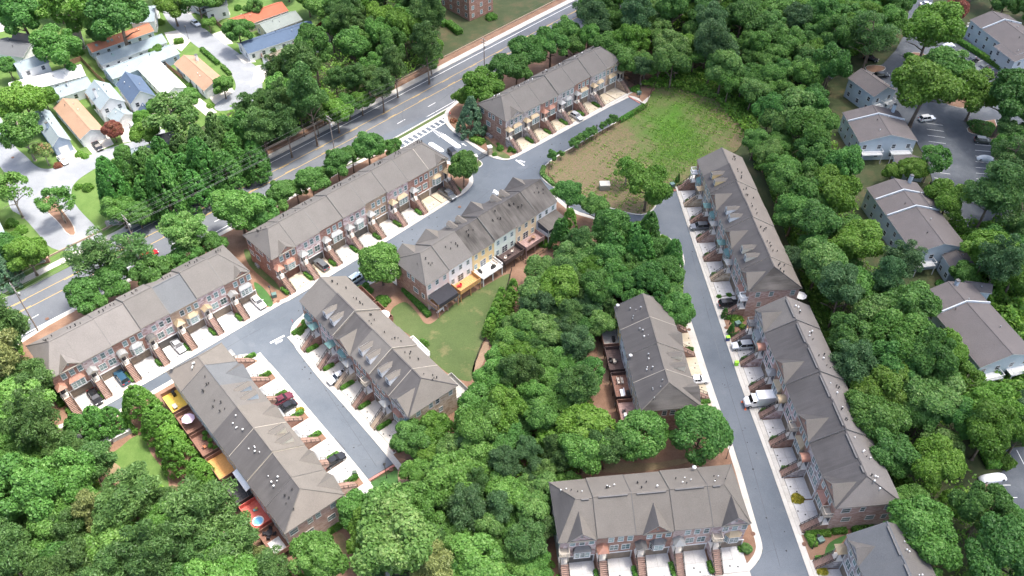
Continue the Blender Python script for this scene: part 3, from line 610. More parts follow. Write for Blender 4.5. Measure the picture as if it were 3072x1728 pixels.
        put('garage_lintel', shared(('glint', wmat), lambda: MB().box(-2.35, 2.35, -.08, .02, 2.25, 2.45).box(-2.3, -2.15, -.08, .02, 0, 2.25).box(2.15, 2.3, -.08, .02, 0, 2.25).mesh('garage_lintel', wmat)), do)
        bay = g('bay', 'box')
        if bay in ('box', 'cant'):
            d_ = .75; h0, h1 = z2 + .1, z2 + 2.3; ww = 1.45; cw = ww - (.55 if bay == 'cant' else 0); b = MB(); cx = gx
            pl = [(-ww, 0), (-cw, -d_), (cw, -d_), (ww, 0)]
            b.prism([(cx + p[0], yf + p[1] + (.01 if p[1] == 0 else 0)) for p in pl], h0, h1, 0)
            bo = b.build('bay_window', g('baymat', 'trim_tan'), T)
            b = MB(); k = 1.12; rp = [(cx + p[0] * k, yf + p[1] * 1.15, h1) for p in pl]; tp = [(cx - cw * .75, yf, h1 + .75), (cx + cw * .75, yf, h1 + .75)]
            b.add(rp + tp, [(0, 1, 4), (1, 2, 5, 4), (2, 3, 5), (3, 2, 1, 0)]); ro = b.build('bay_roof', g('bayroof', 'metal_grey'), bo)
            nw = 3 if bay == 'box' else 1
            for q in range(nw): window(bo, cx + (q - (nw - 1) / 2) * .85, yf - d_ - .01, h0 + .35, .72 if nw == 3 else 1.5, 1.6, cols=1 if nw == 3 else 2, rows=3, mat=wmat, pane=g('pane', 'pane_teal'))
            if bay == 'cant':
                an = math.atan2(d_, ww - cw)
                for sg in (-1, 1): window(bo, cx + sg * (ww + cw) / 2, yf - d_ / 2 - .01, h0 + .35, .55, 1.6, face=sg * (math.pi / 2 - (math.pi / 2 - an)), rows=3, mat=wmat, pane=g('pane', 'pane_teal'))
        else:
            for fx in (3.25, 5.3): window(T, X(fx), yf, z2 + .55, 1.35, 1.6, cols=2, rows=2, mat=wmat, pane=g('pane', 'pane_teal'))
        # portico, its base and the stairs
        xa, xb = (.25, 1.85); yp = -1.15 + s; pz = z2
        q0, q1 = (xa, xb) if not mir else (W - xb, W - xa)
        po = MB().box(q0, q1, yp, yf, 0, pz - .1, 0).box(q0 - .06, q1 + .06, yp - .06, yf, pz - .1, pz, 1).build('portico', [g('base', wallm), 'limestone'], T)
        pk = g('portico', 'hip')
        dm_ = g('door', 'door_dark')
        put('front_door', shared(('door', dm_), lambda: MB().box(-.5, .5, -.05, .02, 0, 2.1, 0).box(-.6, -.5, -.07, .02, 0, 2.2, 1).box(.5, .6, -.07, .02, 0, 2.2, 1).box(-.6, .6, -.07, .02, 2.1, 2.2, 1).mesh('front_door', [dm_, 'trim_white'])), po, ((q0 + q1) / 2, yf, pz))
        cm = g('colmat', 'trim_tan')
        for cx in (q0 + .15, q1 - .15):
            put('column', shared(('col', cm), lambda: MB().lathe([(.16, 0), (.16, .1), (.12, .14), (.11, 2.3), (.17, 2.36), (.17, 2.45)], 8).mesh('column', cm)), po, (cx, yp + .15, pz))
        zt_ = pz + 2.45; b = MB()
        if pk == 'balcony':
            b.box(q0 - .1, q1 + .1, yp - .1, yf, zt_, zt_ + .3)
            for kx in np.linspace(q0, q1, 7): b.box(kx - .03, kx + .03, yp - .02, yp + .04, zt_ + .3, zt_ + 1.15)
            for ky in np.linspace(yp, yf, 6): b.box(q0 - .03, q0 + .03, ky - .03, ky + .03, zt_ + .3, zt_ + 1.15); b.box(q1 - .03, q1 + .03, ky - .03, ky + .03, zt_ + .3, zt_ + 1.15)
            b.box(q0 - .08, q1 + .08, yp - .08, yp + .06, zt_ + 1.15, zt_ + 1.25); b.box(q0 - .08, q0 + .06, yp, yf, zt_ + 1.15, zt_ + 1.25); b.box(q1 - .06, q1 + .08, yp, yf, zt_ + 1.15, zt_ + 1.25)
            b.build('balcony', cm, po)
        else:
            b.box(q0 - .05, q1 + .05, yp - .02, yf, zt_, zt_ + .22, 1); o_ = .22; zc = zt_ + .24; xm = (q0 + q1) / 2
            A4 = [(q0 - o_, yp - o_, zc), (q1 + o_, yp - o_, zc), (q1 + o_, yf, zc), (q0 - o_, yf, zc)]
            if pk == 'hip': b.add(A4 + [(xm, yp + .75, zc + .75), (xm, yf, zc + .75)], [(0, 1, 4), (1, 2, 5, 4), (3, 0, 4, 5), (3, 2, 1, 0)], 0)
            elif pk == 'gable': b.add(A4 + [(xm, yp - o_, zc + .65), (xm, yf, zc + .65)], [(1, 2, 5, 4), (3, 0, 4, 5), (3, 2, 1, 0)], 0); b.tri(A4[0], A4[1], (xm, yp - o_, zc + .65), 1)
            else:
                n_ = 8; ww = (q1 - q0) / 2 + o_
                for k in range(n_):
                    t0, t1 = math.pi * k / n_, math.pi * (k + 1) / n_
                    b.quad((xm - ww * math.cos(t0), yp - o_, zc + .75 * math.sin(t0)), (xm - ww * math.cos(t1), yp - o_, zc + .75 * math.sin(t1)), (xm - ww * math.cos(t1), yf, zc + .75 * math.sin(t1)), (xm - ww * math.cos(t0), yf, zc + .75 * math.sin(t0)), 0)
                    b.tri((xm, yp - o_, zc), (xm - ww * math.cos(t1), yp - o_, zc + .75 * math.sin(t1)), (xm - ww * math.cos(t0), yp - o_, zc + .75 * math.sin(t0)), 1)
            b.build('portico_roof', [g('pmat', g('bayroof', 'metal_grey')), cm], po)
        if g('stairs', True):
            n_ = 13; rise = pz / n_; run = min(.27, (abs(g('vg', -5.0)) - abs(-1.15) - .55 + s) / n_); sw = q1 - q0 - .1
            so = put('staircase', shared(('stair', wallm if g('base') is None else g('base'), round(run, 3), round(sw, 2)), lambda: stair_mesh(n_, sw, rise, run).mesh('staircase', g('base', wallm))), T, (q0 + .05, yp, .0))
            tm = g('tread', 'tread'); me = shared(('step', tm, round(run, 3), round(sw, 2)), lambda: MB().box(-.02, sw + .02, -.04, run - .03, -.06, .012).mesh('step', tm))
            for k in range(n_): put('step', me, so, (0, -run * (n_ - k), rise * (k + 1)))
            rm = shared(('rail', round(run, 3)), lambda: railing_mesh(n_, rise, run).mesh('railing', 'iron'))
            put('railing', rm, so, (.02, 0, 0)); put('railing', rm, so, (sw - .02, 0, 0))
        # driveway
        vg = g('vg', -5.0)
        d0, d1 = (2.05, W - .12) if not mir else (.12, W - 2.05)
        dmat = g('drive', 'concrete'); M = Matrix.Translation(base) @ Matrix.Rotation(rz, 4, 'Z')
        dr = MB().box(d0, d1, vg + .9, yf, .05, .155).build('driveway', 'concrete_joint', None); dr.matrix_world = M; dr['kind'] = 'structure'
        ym = (vg + .9 + yf) / 2; xm = (d0 + d1) / 2
        for (a0, a1) in ((d0, xm), (xm, d1)):
            for (c0, c1) in ((vg + .9, ym), (ym, yf)):
                put('slab', shared(('slab', dmat, round(a1 - a0, 2), round(c1 - c0, 2)), lambda: MB().box(.022, a1 - a0 - .022, .022, c1 - c0 - .022, 0, .03).mesh('slab', dmat)), dr, (a0, c0, .15))
        for k in range(2): put('drain', shared('drain', lambda: MB().box(-.14, .14, -.14, .14, 0, .012).mesh('drain', 'black_plastic')), dr, (xm + (k - .5) * 1.1 + random.uniform(-.3, .3), vg + random.uniform(1.2, 2.6), .18))
        if g('hedge', True):
            hx = X(2.2) if i % 2 else X(.1); hl = random.uniform(1.9, 2.9)
            h = put('hedge', hedge_mesh(hl, .65, random.uniform(.6, .85), random.randrange(999)), None); hx = X(-.02) if i > 0 else X(.02)
            h.matrix_world = M @ Matrix.Translation((hx, vg + 1.2 + hl / 2, .16)) @ Matrix.Rotation(R(90), 4, 'Z')
            tag(h, f"clipped hedge by the steps of the {place}", 'hedge', 'hedges between the townhouse driveways')
    if g('backwin', True):
        pn = g('bpane', 'pane_teal')
        for fx in (.18, .5, .82): window(T, W * fx, yb, z3 + .7, .8, 1.3, math.pi, mat=wmat, pane=pn)
        window(T, W * .18, yb, z2 + .6, .8, 1.4, math.pi, mat=wmat, pane=pn); window(T, W * .85, yb, z2 + .6, .8, 1.4, math.pi, mat=wmat, pane=pn)
        window(T, W * .52, yb, z2 + .1, 1.6, 2.0, math.pi, cols=2, rows=3, mat=wmat, pane='pane_dark', name='patio_door')
    for on, xx, fc in ((eL, wx0, -math.pi / 2), (eR, wx1, math.pi / 2)):
        if on:
            for fy, fz in ((2.4, z3 + .6), (5.4, z3 + .6), (7.0, z3 + .6), (10.2, z3 + .6), (3.2, z2 + .4), (7.6, z2 + .4), (10.2, z2 + .4)):
                if random.random() < .85: window(T, xx, fy, fz, random.choice((.8, .9, 1.5)), 1.3, fc, cols=1, mat=wmat, pane=g('bpane', 'pane_teal'))
    if g('deck'):
        dk = g('deck'); deck(T, .35, W - .35, yb + .02, dk.get('dep', 3.3), dk.get('z', z2 + .05), dk['floor'], dk.get('rail', dk['floor']), dk.get('solid', True))
    vm = g('vents', ('black_plastic',))
    vv = []
    for k in range(g('nv', 5)):
        y = YR + random.uniform(.9, 3.2) if g('vside', 'rear') == 'rear' else YR - random.uniform(.9, 3.2)
        x = W * random.uniform(.2, .8); vv.append((x, y, zr - abs(y - YR) * PIT, random.choice((.8, 1.0, 1.25))))
    for q in vv: vents(T, [q], random.choice(vm))
    if g('dish'): fx, fy = g('dish'); dish(T, W * fx, fy, zr - abs(fy - YR) * PIT, random.uniform(-1, 1) - rz)
    return T
ROWS = {}
def row(key, FL, FR, units, name, vg, drive='concrete', ze=ZE, rear=False, start=0):
    a, b = at('p', *FL, z=ze), at('p', *FR, z=ze); n = len(units)
    uu = (b - a); L = uu.to_2d().length; uu = uu / uu.length; vv = Vector((-uu.y, uu.x, 0)); rz = math.atan2(uu.y, uu.x)
    if rear: a = a - vv * DEP
    if L / n < 6.0 or L / n > 7.3: print('ROW', key, L / n)
    W = L / n; a.z = 0; ROWS[key] = (a, uu, vv, W, rz, n)
    for i, u in enumerate(units):
        u.setdefault('vg', vg); u.setdefault('drive', drive)
        pl = u.get('place') or f"{ORD[i]} from {name[1]} in {name[0]}"
        unit(key, i, n, a + uu * (W * i) + Vector((0, 0, .14)), rz, W, u, name[0], pl)
    # apron along the street, cast in bays
    ap = MB().add([tuple(a + uu * s_ + vv * t_ + Vector((0, 0, z_))) for z_ in (.04, .165) for s_, t_ in ((0, vg), (L, vg), (L, vg + .93), (0, vg + .93))], [(3, 2, 1, 0), (4, 5, 6, 7), (0, 1, 5, 4), (1, 2, 6, 5), (2, 3, 7, 6), (3, 0, 4, 7)])
    ap = structure('gutter', ap, 'concrete_joint')
    m = n * 2; bw = L / m; me = MB().box(.02, bw - .02, .01, .92, 0, .03).mesh('slab', 'concrete')
    for k in range(m):
        s_ = put('slab', me, ap, a + uu * (bw * k) + vv * vg + Vector((0, 0, .16)), rz)
    return a, uu, vv, W, rz
def on_row(key, u, v, z=0.0):
    a, uu, vv, W, rz, n = ROWS[key]; return a + uu * u + vv * v + Vector((0, 0, z))
BR, RD, TN, RS, SG, SR, ST = 'brick_brown', 'brick_red', 'brick_tan', 'brick_rose', 'stone_grey', 'stone_rose', 'stone_tan'
GR2 = ('shingle_grey', 'shingle_brown')
def U(wall, **k): return dict(wall=wall, **k)
# A: far row beside the field
row('A', (1516.8, 366), (1868.3, 185), [
    U(SG, end='L', endwall=BR, roof='gable', wg=4.3, gx=4.3, bay='box', bayroof='metal_bronze', pmat='metal_bronze', gdoor='garage_dark', vents=('white_paint', 'black_plastic'), wtrim='trim_white'),
    U(SG, bay='box', bayroof='metal_bronze', pmat='metal_bronze', dz=0, vents=('white_paint', 'black_plastic')),
    U(RD, bay='cant', bayroof='metal_copper', pmat='metal_copper', gdoor='garage_maroon', dz=-.25, vents=('white_paint', 'black_plastic')),
    U(SG, bay='cant', bayroof='metal_grey', pmat='metal_grey', dz=.1, gdoor='garage_dark', vents=('white_paint', 'black_plastic')),
    U(RD, bay='box', bayroof='metal_bronze', pmat='metal_grey', baymat='trim_white', set=.3, vents=('white_paint', 'black_plastic')),
    U(SG, bay='cant', bayroof='metal_bronze', pmat='metal_bronze', dz=.2, gdoor='garage_dark', vents=('white_paint', 'black_plastic')),
    U(TN, end='R', endwall=TN, roof='gable', wg=3.6, gx=4.6, bay='box', bayroof='metal_bronze', pmat='metal_bronze', port='R', dz=.2)],
    ('the far field row', 'left'), -5.1, 'concrete_buff')
# B: middle row by the gate
row('B', (814.4, 781), (1346, 479.6), [
    U(RD, end='L', roof='gable', wg=4.3, gx=4.1, bay='cant', bayroof='metal_copper', pmat='metal_copper', gdoor='garage_maroon', pane='pane_teal', drive='concrete_buff'),
    U(SR, bay='none', pmat='metal_grey', dz=.15, gdoor='garage_dark', drive='concrete_buff'),
    U(RD, bay='box', bayroof='metal_grey', set=.2, dz=.15, gdoor='garage_brown'),
    U(SR, bay='cant', bayroof='metal_grey', baymat='trim_grey', dz=.4, gdoor='garage_dark'),
    U(TN, bay='none', pmat='metal_grey', dz=.35, set=.3),
    U(SR, bay='box', bayroof='metal_bronze', pmat='metal_bronze', dz=.5),
    U(RD, bay='none', pmat='metal_grey', dz=.3, drive='concrete_buff', rakemat='trim_tan'),
    U(TN, end='R', roof='gable', wg=3.8, gx=4.4, bay='cant', bayroof='metal_bronze', pmat='metal_bronze', baymat='trim_white', port='R', dz=.3, gdoor='garage_dark', drive='concrete_buff')],
    ('the gate row', 'left'), -5.1, 'concrete')
# C: row at the far left
row('C', (147.9, 1139.8), (750.7, 816.9), [
    U(RD, end='L', roof='gable', wg=4.5, gx=4.2, bay='box', bayroof='metal_copper', pmat='metal_copper', baymat='trim_white', rmat=('shingle_light', 'shingle_light'), rake=False),
    U(SR, bay='none', pmat='metal_grey', portico='gable', rmat=('shingle_light', 'shingle_light')),
    U(RD, bay='cant', bayroof='metal_grey', pmat='metal_grey', portico='barrel', baymat='trim_white', rmat=('shingle_light', 'shingle_light'), dz=.1),
    U(SR, bay='none', pmat='metal_dark', portico='barrel', gdoor='garage_dark', dz=.5, rmat=('shingle_grey', 'shingle_light')),
    U(TN, bay='cant', bayroof='metal_bronze', pmat='metal_bronze', baymat='trim_white', dz=.15, rmat=('shingle_blue', 'shingle_light')),
    U(SR, bay='none', pmat='metal_bronze', portico='gable', dz=.5),
    U(BR, end='R', roof='gable', wg=3.8, gx=4.3, bay='box', bayroof='metal_grey', pmat='metal_grey', portico='gable', baymat='trim_white', dz=.25)],
    ('the far left row', 'left'), -5.0, 'concrete_white')
# D: row whose backs face the lawn (start measured at the rear)
DR = ('shingle_shade_streaked', 'shingle_mossy'); DK = lambda **k: dict(**k)
row('D', (1673, 606), (1277, 859.3), [
    U(BR, roof='gable', rear='siding_white', rmat=DR, end=None, dz=.1, backwin=True, rset=0, label='white-backed townhouse with a screened porch at the right of the lawn row', endwall='siding_white', bpane='pane_teal'),
    U(BR, roof='dormer', dwall='siding_beige', rear='siding_peach', rmat=DR, dz=0, deck=DK(floor='deck_mauve'), label='peach-backed townhouse above a mauve deck in the lawn row'),
    U(BR, roof='gable', rear='siding_mint', rmat=DR, dz=.35, deck=DK(floor='deck_dark'), label='pale mint-backed townhouse above a dark deck in the lawn row'),
    U(BR, roof='dormer', dwall='siding_beige', rear='siding_yellow', rmat=DR, dz=0, deck=DK(floor='deck_white', solid=False), label='yellow-backed townhouse above a white deck in the lawn row'),
    U(BR, roof='gable', rear='siding_white', rmat=('shingle_grey', 'shingle_grey'), dz=.2, deck=DK(floor='deck_wood'), label='white-backed townhouse above an orange wooden deck in the lawn row'),
    U(BR, roof='gable', end='R', rear='siding_pink', rmat=('shingle_grey', 'shingle_grey'), dz=0, endwall=BR, deck=DK(floor='deck_wood', rail='deck_mauve'), label='pink-backed townhouse with a hipped end and a covered deck in the lawn row')],
    ('the lawn row', 'right'), -4.6, rear=True)
# E: row beside the lawn, fronts to the lower left
ER = ('shingle_shade_streaked', 'shingle_brown'); EG = ('shingle_brown', 'shingle_shade_streaked')
row('E', (897.7, 904.4), (1226, 1250.8), [
    U(RD, roof='plain', bay='cant', bayroof='metal_green', pmat='metal_green', port='R', rmat=('shingle_grey', 'shingle_brown'), rear='siding_cream', endwall='siding_tan', deck=DK(floor='deck_brown'), rake=False),
    U(SR, roof='dormer', bay='none', pmat='metal_green', port='R', rmat=ER, rear='siding_cream', dz=.15, deck=DK(floor='deck_brown'), rakemat='trim_tan'),
    U(BR, roof='gable', bay='cant', bayroof='metal_green', pmat='metal_grey', base=ST, tread='tread_stone', port='R', rmat=ER, gmat=('shingle_shade_streaked', 'shingle_brown'), rear='siding_white', dz=-.3, rakemat='metal_dark'),
    U(RD, roof='dormer', bay='none', portico='balcony', port='R', rmat=('shingle_grey', 'shingle_brown'), rear='siding_white', dz=.1, deck=DK(floor='deck_white', solid=False), rakemat='trim_tan'),
    U(BR, roof='dormer', bay='none', pmat='metal_grey', base=ST, tread='tread_stone', port='R', rmat=ER, rear='siding_cream', dz=-.25, rakemat='trim_tan'),
    U(SG, roof='gable', end='R', endwall=ST, bay='cant', bayroof='metal_copper', pmat='metal_green', port='R', rmat=ER, gmat=('shingle_shade_streaked', 'shingle_brown'), hipmat='shingle_brown', rear='siding_cream', dz=-.25, deck=DK(floor='deck_grey'))],
    ('the dormer row', 'top'), -4.7, 'concrete')
# F: row at the lower left, decks behind
FR_ = ('shingle_brown', 'shingle_shade_streaked'); FG = ('shingle_brown', 'shingle_brown')
row('F', (1033.7, 1484), (665.3, 1028.8), [
    U(RS, roof='gable', end='L', endwall=RS, rmat=FR_, gmat=FG, hipmat='shingle_taupe', port='R', rear='siding_beige', dz=0, deck=DK(floor='deck_brown'), wg=4.8, tread='tread'),
    U(RS, roof='gable', rmat=FR_, gmat=FG, port='R', rear='siding_beige', dz=.1, deck=DK(floor='deck_red'), wg=4.4, rakemat='trim_tan', vents=('white_paint',)),
    U(BR, roof='dormer', dwall='siding_cream', rmat=FR_, port='R', rear='siding_cream', dz=.45, deck=DK(floor='deck_black', rail='deck_dark'), rakemat='trim_tan', vents=('white_paint',)),
    U(RD, roof='gable', rmat=FR_, gmat=FG, port='R', rear='siding_beige', dz=.3, deck=DK(floor='deck_orange', rail='deck_brown'), wg=4.4, rake=False, vents=('white_paint',)),
    U(BR, roof='dormer', dwall='siding_paleblue', rmat=('shingle_grey', 'shingle_grey'), port='R', rear='siding_paleblue', dz=.15, deck=DK(floor='deck_brown'), rake=False),
    U(RD, roof='gable', rmat=('shingle_blue', 'shingle_grey'), gmat=('shingle_blue', 'shingle_grey'), port='R', rear='siding_paleblue', dz=0, deck=DK(floor='deck_brown'), wg=5.4),
    U(BR, roof='plain', end='R', rmat=('shingle_brown', 'shingle_taupe'), hipmat='shingle_taupe', port='R', rear='siding_cream', dz=-.1, deck=DK(floor='deck_yellow', rail='deck_brown'), dish=(.85, 10.8), vents=('white_paint',))],
    ('the decked row', 'bottom'), -6.9, 'concrete_white')
# G: short row by the woods
row('G', (2105, 1221.7), (2006, 907), [
    U(BR, roof='gable', end='L', endwall=BR, rmat=('shingle_brown', 'shingle_shade_streaked'), gmat=('shingle_mossy', 'shingle_brown'), hipmat='shingle_mossy', port='L', rear='siding_tan', dz=0, deck=DK(floor='deck_mauve', rail='deck_brown'), wg=4.8, vents=('galvanised',), rakemat='trim_tan'),
    U(BR, roof='dormer', dwall='siding_cream', rmat=('shingle_brown', 'shingle_shade_streaked'), port='L', rear='siding_beige', dz=-.25, deck=DK(floor='deck_brown', rail='deck_dark'), rake=False, vents=('white_paint', 'galvanised'), dish=(.9, 11.4)),
    U(BR, roof='gable', rmat=('shingle_brown', 'shingle_shade_streaked'), gmat=('shingle_brown', 'shingle_brown'), port='R', portico='balcony', rear='siding_white', dz=-.05, deck=DK(floor='deck_dark'), wg=4.2, rakemat='trim_tan', vents=('white_paint', 'galvanised')),
    U(BR, roof='plain', rmat=('shingle_brown', 'shingle_shade_streaked'), port='R', rear='siding_yellow', dz=-.3, deck=DK(floor='deck_grey', rail='deck_brown'), endwall='siding_yellow', dish=(.9, 11.3), vents=('galvanised',))],
    ('the short row', 'bottom'), -5.9, 'concrete_buff')
# H: upper right row
HR = ('shingle_shade_streaked', 'shingle_taupe'); HG = ('shingle_shade_streaked', 'shingle_brown')  # front slope tone includes painted shade; paler gable side is its lit partner
row('H', (2089.8, 481.7), (2246.4, 876), [
    U(BR, roof='plain', endwall='siding_tan', rmat=('shingle_grey', 'shingle_taupe'), bay='cant', bayroof='metal_green', portico='balcony', base=BR, dz=.1, rakemat='metal_dark', colmat='trim_white'),
    U(ST, roof='dormer', dwall='siding_yellow', rmat=HR, bay='none', pmat='metal_bronze', base=ST, tread='tread_stone', dz=.2, rake=False),
    U(BR, roof='gable', rmat=HR, gmat=HG, bay='cant', bayroof='metal_green', pmat='metal_green', dz=0, tread='tread', rakemat='metal_dark'),
    U(RS, roof='dormer', rmat=HR, bay='none', pmat='metal_grey', dz=.2, rake=False),
    U(BR, roof='gable', rmat=HR, gmat=HG, bay='cant', bayroof='metal_green', pmat='metal_green', dz=0, rakemat='metal_dark'),
    U(RS, roof='dormer', rmat=HR, bay='none', pmat='metal_grey', base=ST, tread='tread_stone', dz=.15, dwall='siding_cream', rake=False),
    U(BR, roof='gable', end='R', endwall=RS, rmat=HR, gmat=HG, hipmat='shingle_mossy', bay='cant', bayroof='metal_copper', portico='balcony', colmat='trim_white', port='R', dz=0)],
    ('the upper right row', 'top'), -4.5, 'concrete_white')
# I: long lower right row
IR = ('shingle_shade_streaked', 'shingle_light'); IG = ('shingle_shade_streaked', 'shingle_brown')  # dark front, pale rear: slope light and shade put into the shingle colours
row('I', (2264, 930.6), (2506.7, 1528), [
    U(SG, roof='gable', rmat=('shingle_grey', 'shingle_light'), gmat=IG, bay='box', bayroof='metal_grey', portico='balcony', colmat='trim_grey', dz=.15, ridgevent=True, endwall=SG, vents=('white_paint', 'black_plastic')),
    U(SR, roof='plain', rmat=IR, bay='none', pmat='metal_copper', portico='barrel', dz=0, ridgevent=True, vents=('white_paint', 'black_plastic')),
    U(BR, roof='gable', rmat=IR, gmat=IG, bay='box', bayroof='metal_bronze', pmat='metal_grey', dz=.25, ridgevent=True, vents=('white_paint', 'black_plastic')),
    U(SR, roof='plain', rmat=IR, bay='none', pmat='metal_bronze', portico='barrel', dz=0, ridgevent=True, vents=('white_paint', 'black_plastic'), rakemat='trim_white'),
    U(BR, roof='gable', rmat=IR, gmat=IG, bay='box', bayroof='metal_bronze', portico='balcony', dz=.25, ridgevent=True, vents=('white_paint', 'black_plastic')),
    U(SG, roof='plain', rmat=IR, bay='none', pmat='metal_copper', portico='barrel', dz=0, ridgevent=True, vents=('white_paint', 'black_plastic')),
    U(BR, roof='gable', end='R', endwall=RS, rmat=IR, gmat=IG, hipmat='shingle_light', bay='box', bayroof='metal_copper', portico='balcony', port='R', dz=.1, ridgevent=True, vents=('white_paint', 'black_plastic'))],
    ('the lower right row', 'top'), -4.4, 'concrete_white')
# J: bottom row
JR = ('shingle_brown', 'shingle_brown')  # left hip and left gable sides below take the painted shade tone
row('J', (1675, 1629), (2253.5, 1572.5), [
    U(SR, roof='gable', end='L', endwall='siding_paleblue', rmat=JR, gmat=('shingle_shade_streaked', 'shingle_brown'), bay='box', bayroof='metal_dark', baymat='trim_white', portico='balcony', gdoor='garage_dark', dz=-.2, wg=4.9, gx=4.0, pg=1.02, hipmat='shingle_shade_streaked', ridgevent=True, vents=('white_paint', 'black_plastic')),
    U(BR, roof='plain', rmat=JR, bay='none', pmat='metal_copper', dz=.1, rset=0, ridgevent=True, vents=('white_paint', 'black_plastic')),
    U(RD, roof='gable', rmat=JR, gmat=('shingle_shade_streaked', 'shingle_brown'), bay='cant', bayroof='metal_dark', baymat='trim_grey', pmat='metal_dark', portico='gable', dz=0, wg=4.9, gx=3.6, pg=1.05, ridgevent=True, vents=('white_paint', 'black_plastic')),
    U(RS, roof='plain', rmat=JR, bay='none', pmat='metal_grey', dz=.25, ridgevent=True, dish=(.9, 11.2), vents=('white_paint', 'black_plastic')),
    U(SR, roof='gable', end='R', endwall=RS, rmat=JR, gmat=('shingle_shade_streaked', 'shingle_brown'), bay='cant', bayroof='metal_bronze', baymat='trim_tan', portico='balcony', dz=.15, wg=4.9, gx=3.9, pg=1.05, ridgevent=True, vents=('white_paint', 'black_plastic'))],
    ('the bottom row', 'left'), -5.4, 'concrete_white')
# K: row cut by the lower right corner
_k0 = at('p', 2538.5, 1605, ZE); _kd = (at('p', 2586, 1726, ZE) - _k0).normalized(); _k1 = _k0 + _kd * 20.4
def _topx(p): d = p - Vector((0, 0, CAMH)); fw = d.y * SP - d.z * CP; return (1536 + FPX * d.x / fw, 864 - FPX * (d.y * CP + d.z * SP) / fw)
row('K', (2538.5, 1605), _topx(_k1), [
    U(SG, roof='gable', rmat=('shingle_blue', 'shingle_grey'), gmat=('shingle_grey', 'shingle_grey'), bay='none', pmat='metal_bronze', dz=0, ridgevent=True, endwall=SG, wg=4.6, vents=('white_paint',)),
    U(BR, roof='plain', rmat=('shingle_blue', 'shingle_grey'), bay='box', dz=.1, ridgevent=True, vents=('white_paint',)),
    U(SG, roof='plain', rmat=('shingle_blue', 'shingle_grey'), bay='box', dz=0, end='R', vents=('white_paint',))],
    ('the corner row', 'top'), -4.4, 'concrete_white')
# ---------------------------------------------------------------- trees
def sph(rng, n):
    d = rng.normal(0, 1, (n, 3)); return d / np.linalg.norm(d, axis=1)[:, None]
def crown_round(seed, n=22000, lobes=26, lr=(.22, .42), rz=1.0, zc=1.6, size=.0295, elong=1.5, jit=.75, mat='leaf_maple', gap=0.0, rr0=(.48, .36)):
    rng = np.random.default_rng(seed); C = sph(rng, lobes); C[:, 2] = np.abs(C[:, 2]) * 1.0 - .35 * (rng.random(lobes) < .45); C /= np.linalg.norm(C, axis=1)[:, None]
    rad = rng.random(lobes) * rr0[0] + rr0[1]; ctr = C * rad[:, None] * np.array([1, 1, rz]); L = rng.random(lobes) * (lr[1] - lr[0]) + lr[0]
    w = L ** 2; k = rng.choice(lobes, n, p=w / w.sum()); d = sph(rng, n) + C[k] * .55 + np.array([0, 0, .3]); d /= np.linalg.norm(d, axis=1)[:, None]
    rr = L[k] * (1 - .35 * rng.random(n) ** 2.2) * (1 + .12 * np.sin(d[:, 0] * 9 + k) * np.sin(d[:, 1] * 9 + k * 2))
    P = ctr[k] + d * rr[:, None] * np.array([1, 1, .9]); P[:, 2] += zc
    tl = rng.random(lobes) * .45 + .2; t = np.clip(tl[k] + rng.normal(0, .17, n), 0, 1)
    if gap: q = rng.random(n) > gap * (np.sin(P[:, 0] * 5 + seed) * np.sin(P[:, 1] * 5) * np.sin(P[:, 2] * 5) > .1); P, d, t, = P[q], d[q], t[q]
    return leaf_mesh('crown', P, d + np.array([0, 0, .25]), size, rng, t, elong, jit, mat)
def crown_pine(seed, n=21000, puffs=60, mat='leaf_pine', rz=1.05, zc=1.9, gap=.0):
    rng = np.random.default_rng(seed); C = sph(rng, puffs); C[:, 2] = C[:, 2] * .75 + .25
    rad = rng.random(puffs) ** .5 * .82; ctr = C * rad[:, None] * np.array([1, 1, rz]); L = rng.random(puffs) * .10 + .19
    k = rng.integers(0, puffs, n); d = sph(rng, n) + np.array([0, 0, .55]); d /= np.linalg.norm(d, axis=1)[:, None]
    P = ctr[k] + d * (L[k] * (.45 + .55 * rng.random(n) ** .5))[:, None] * np.array([1.1, 1.1, .75]); P[:, 2] += zc
    tl = rng.random(puffs) * .4 + .2; t = np.clip(tl[k] + rng.normal(0, .2, n), 0, 1)
    return leaf_mesh('crown', P, d, .0185, rng, t, 3.0, .9, mat)
def crown_cone(seed, n=13000, hgt=2.5, pw=.55, mat='leaf_leyland', sprays=170, size=.030, z0=.12, fluff=.2, el=2.3):
    rng = np.random.default_rng(seed); s = rng.random(sprays) ** .75; th = rng.random(sprays) * 2 * np.pi
    R0 = (1 - s) ** pw * .80 + .06; ctr = np.c_[np.cos(th) * R0, np.sin(th) * R0, z0 + s * hgt]
    k = rng.integers(0, sprays, n); out = np.c_[np.cos(th[k]), np.sin(th[k]), np.full(n, .45)]
    d = sph(rng, n) + out * .9; d /= np.linalg.norm(d, axis=1)[:, None]; sr = (fluff * (.6 + .6 * (1 - s[k])))[:, None]
    P = ctr[k] + d * sr * (.4 + .6 * rng.random(n)[:, None]) * np.array([1, 1, 1.35]); P[:, 2] = np.maximum(P[:, 2], .05)
    tl = rng.random(sprays) * .45 + .2; t = np.clip(tl[k] + rng.normal(0, .17, n), 0, 1)
    return leaf_mesh('crown', P, d, size, rng, t, el, .55, mat, up=np.array([0, 0, 1.0]) + out * .5)
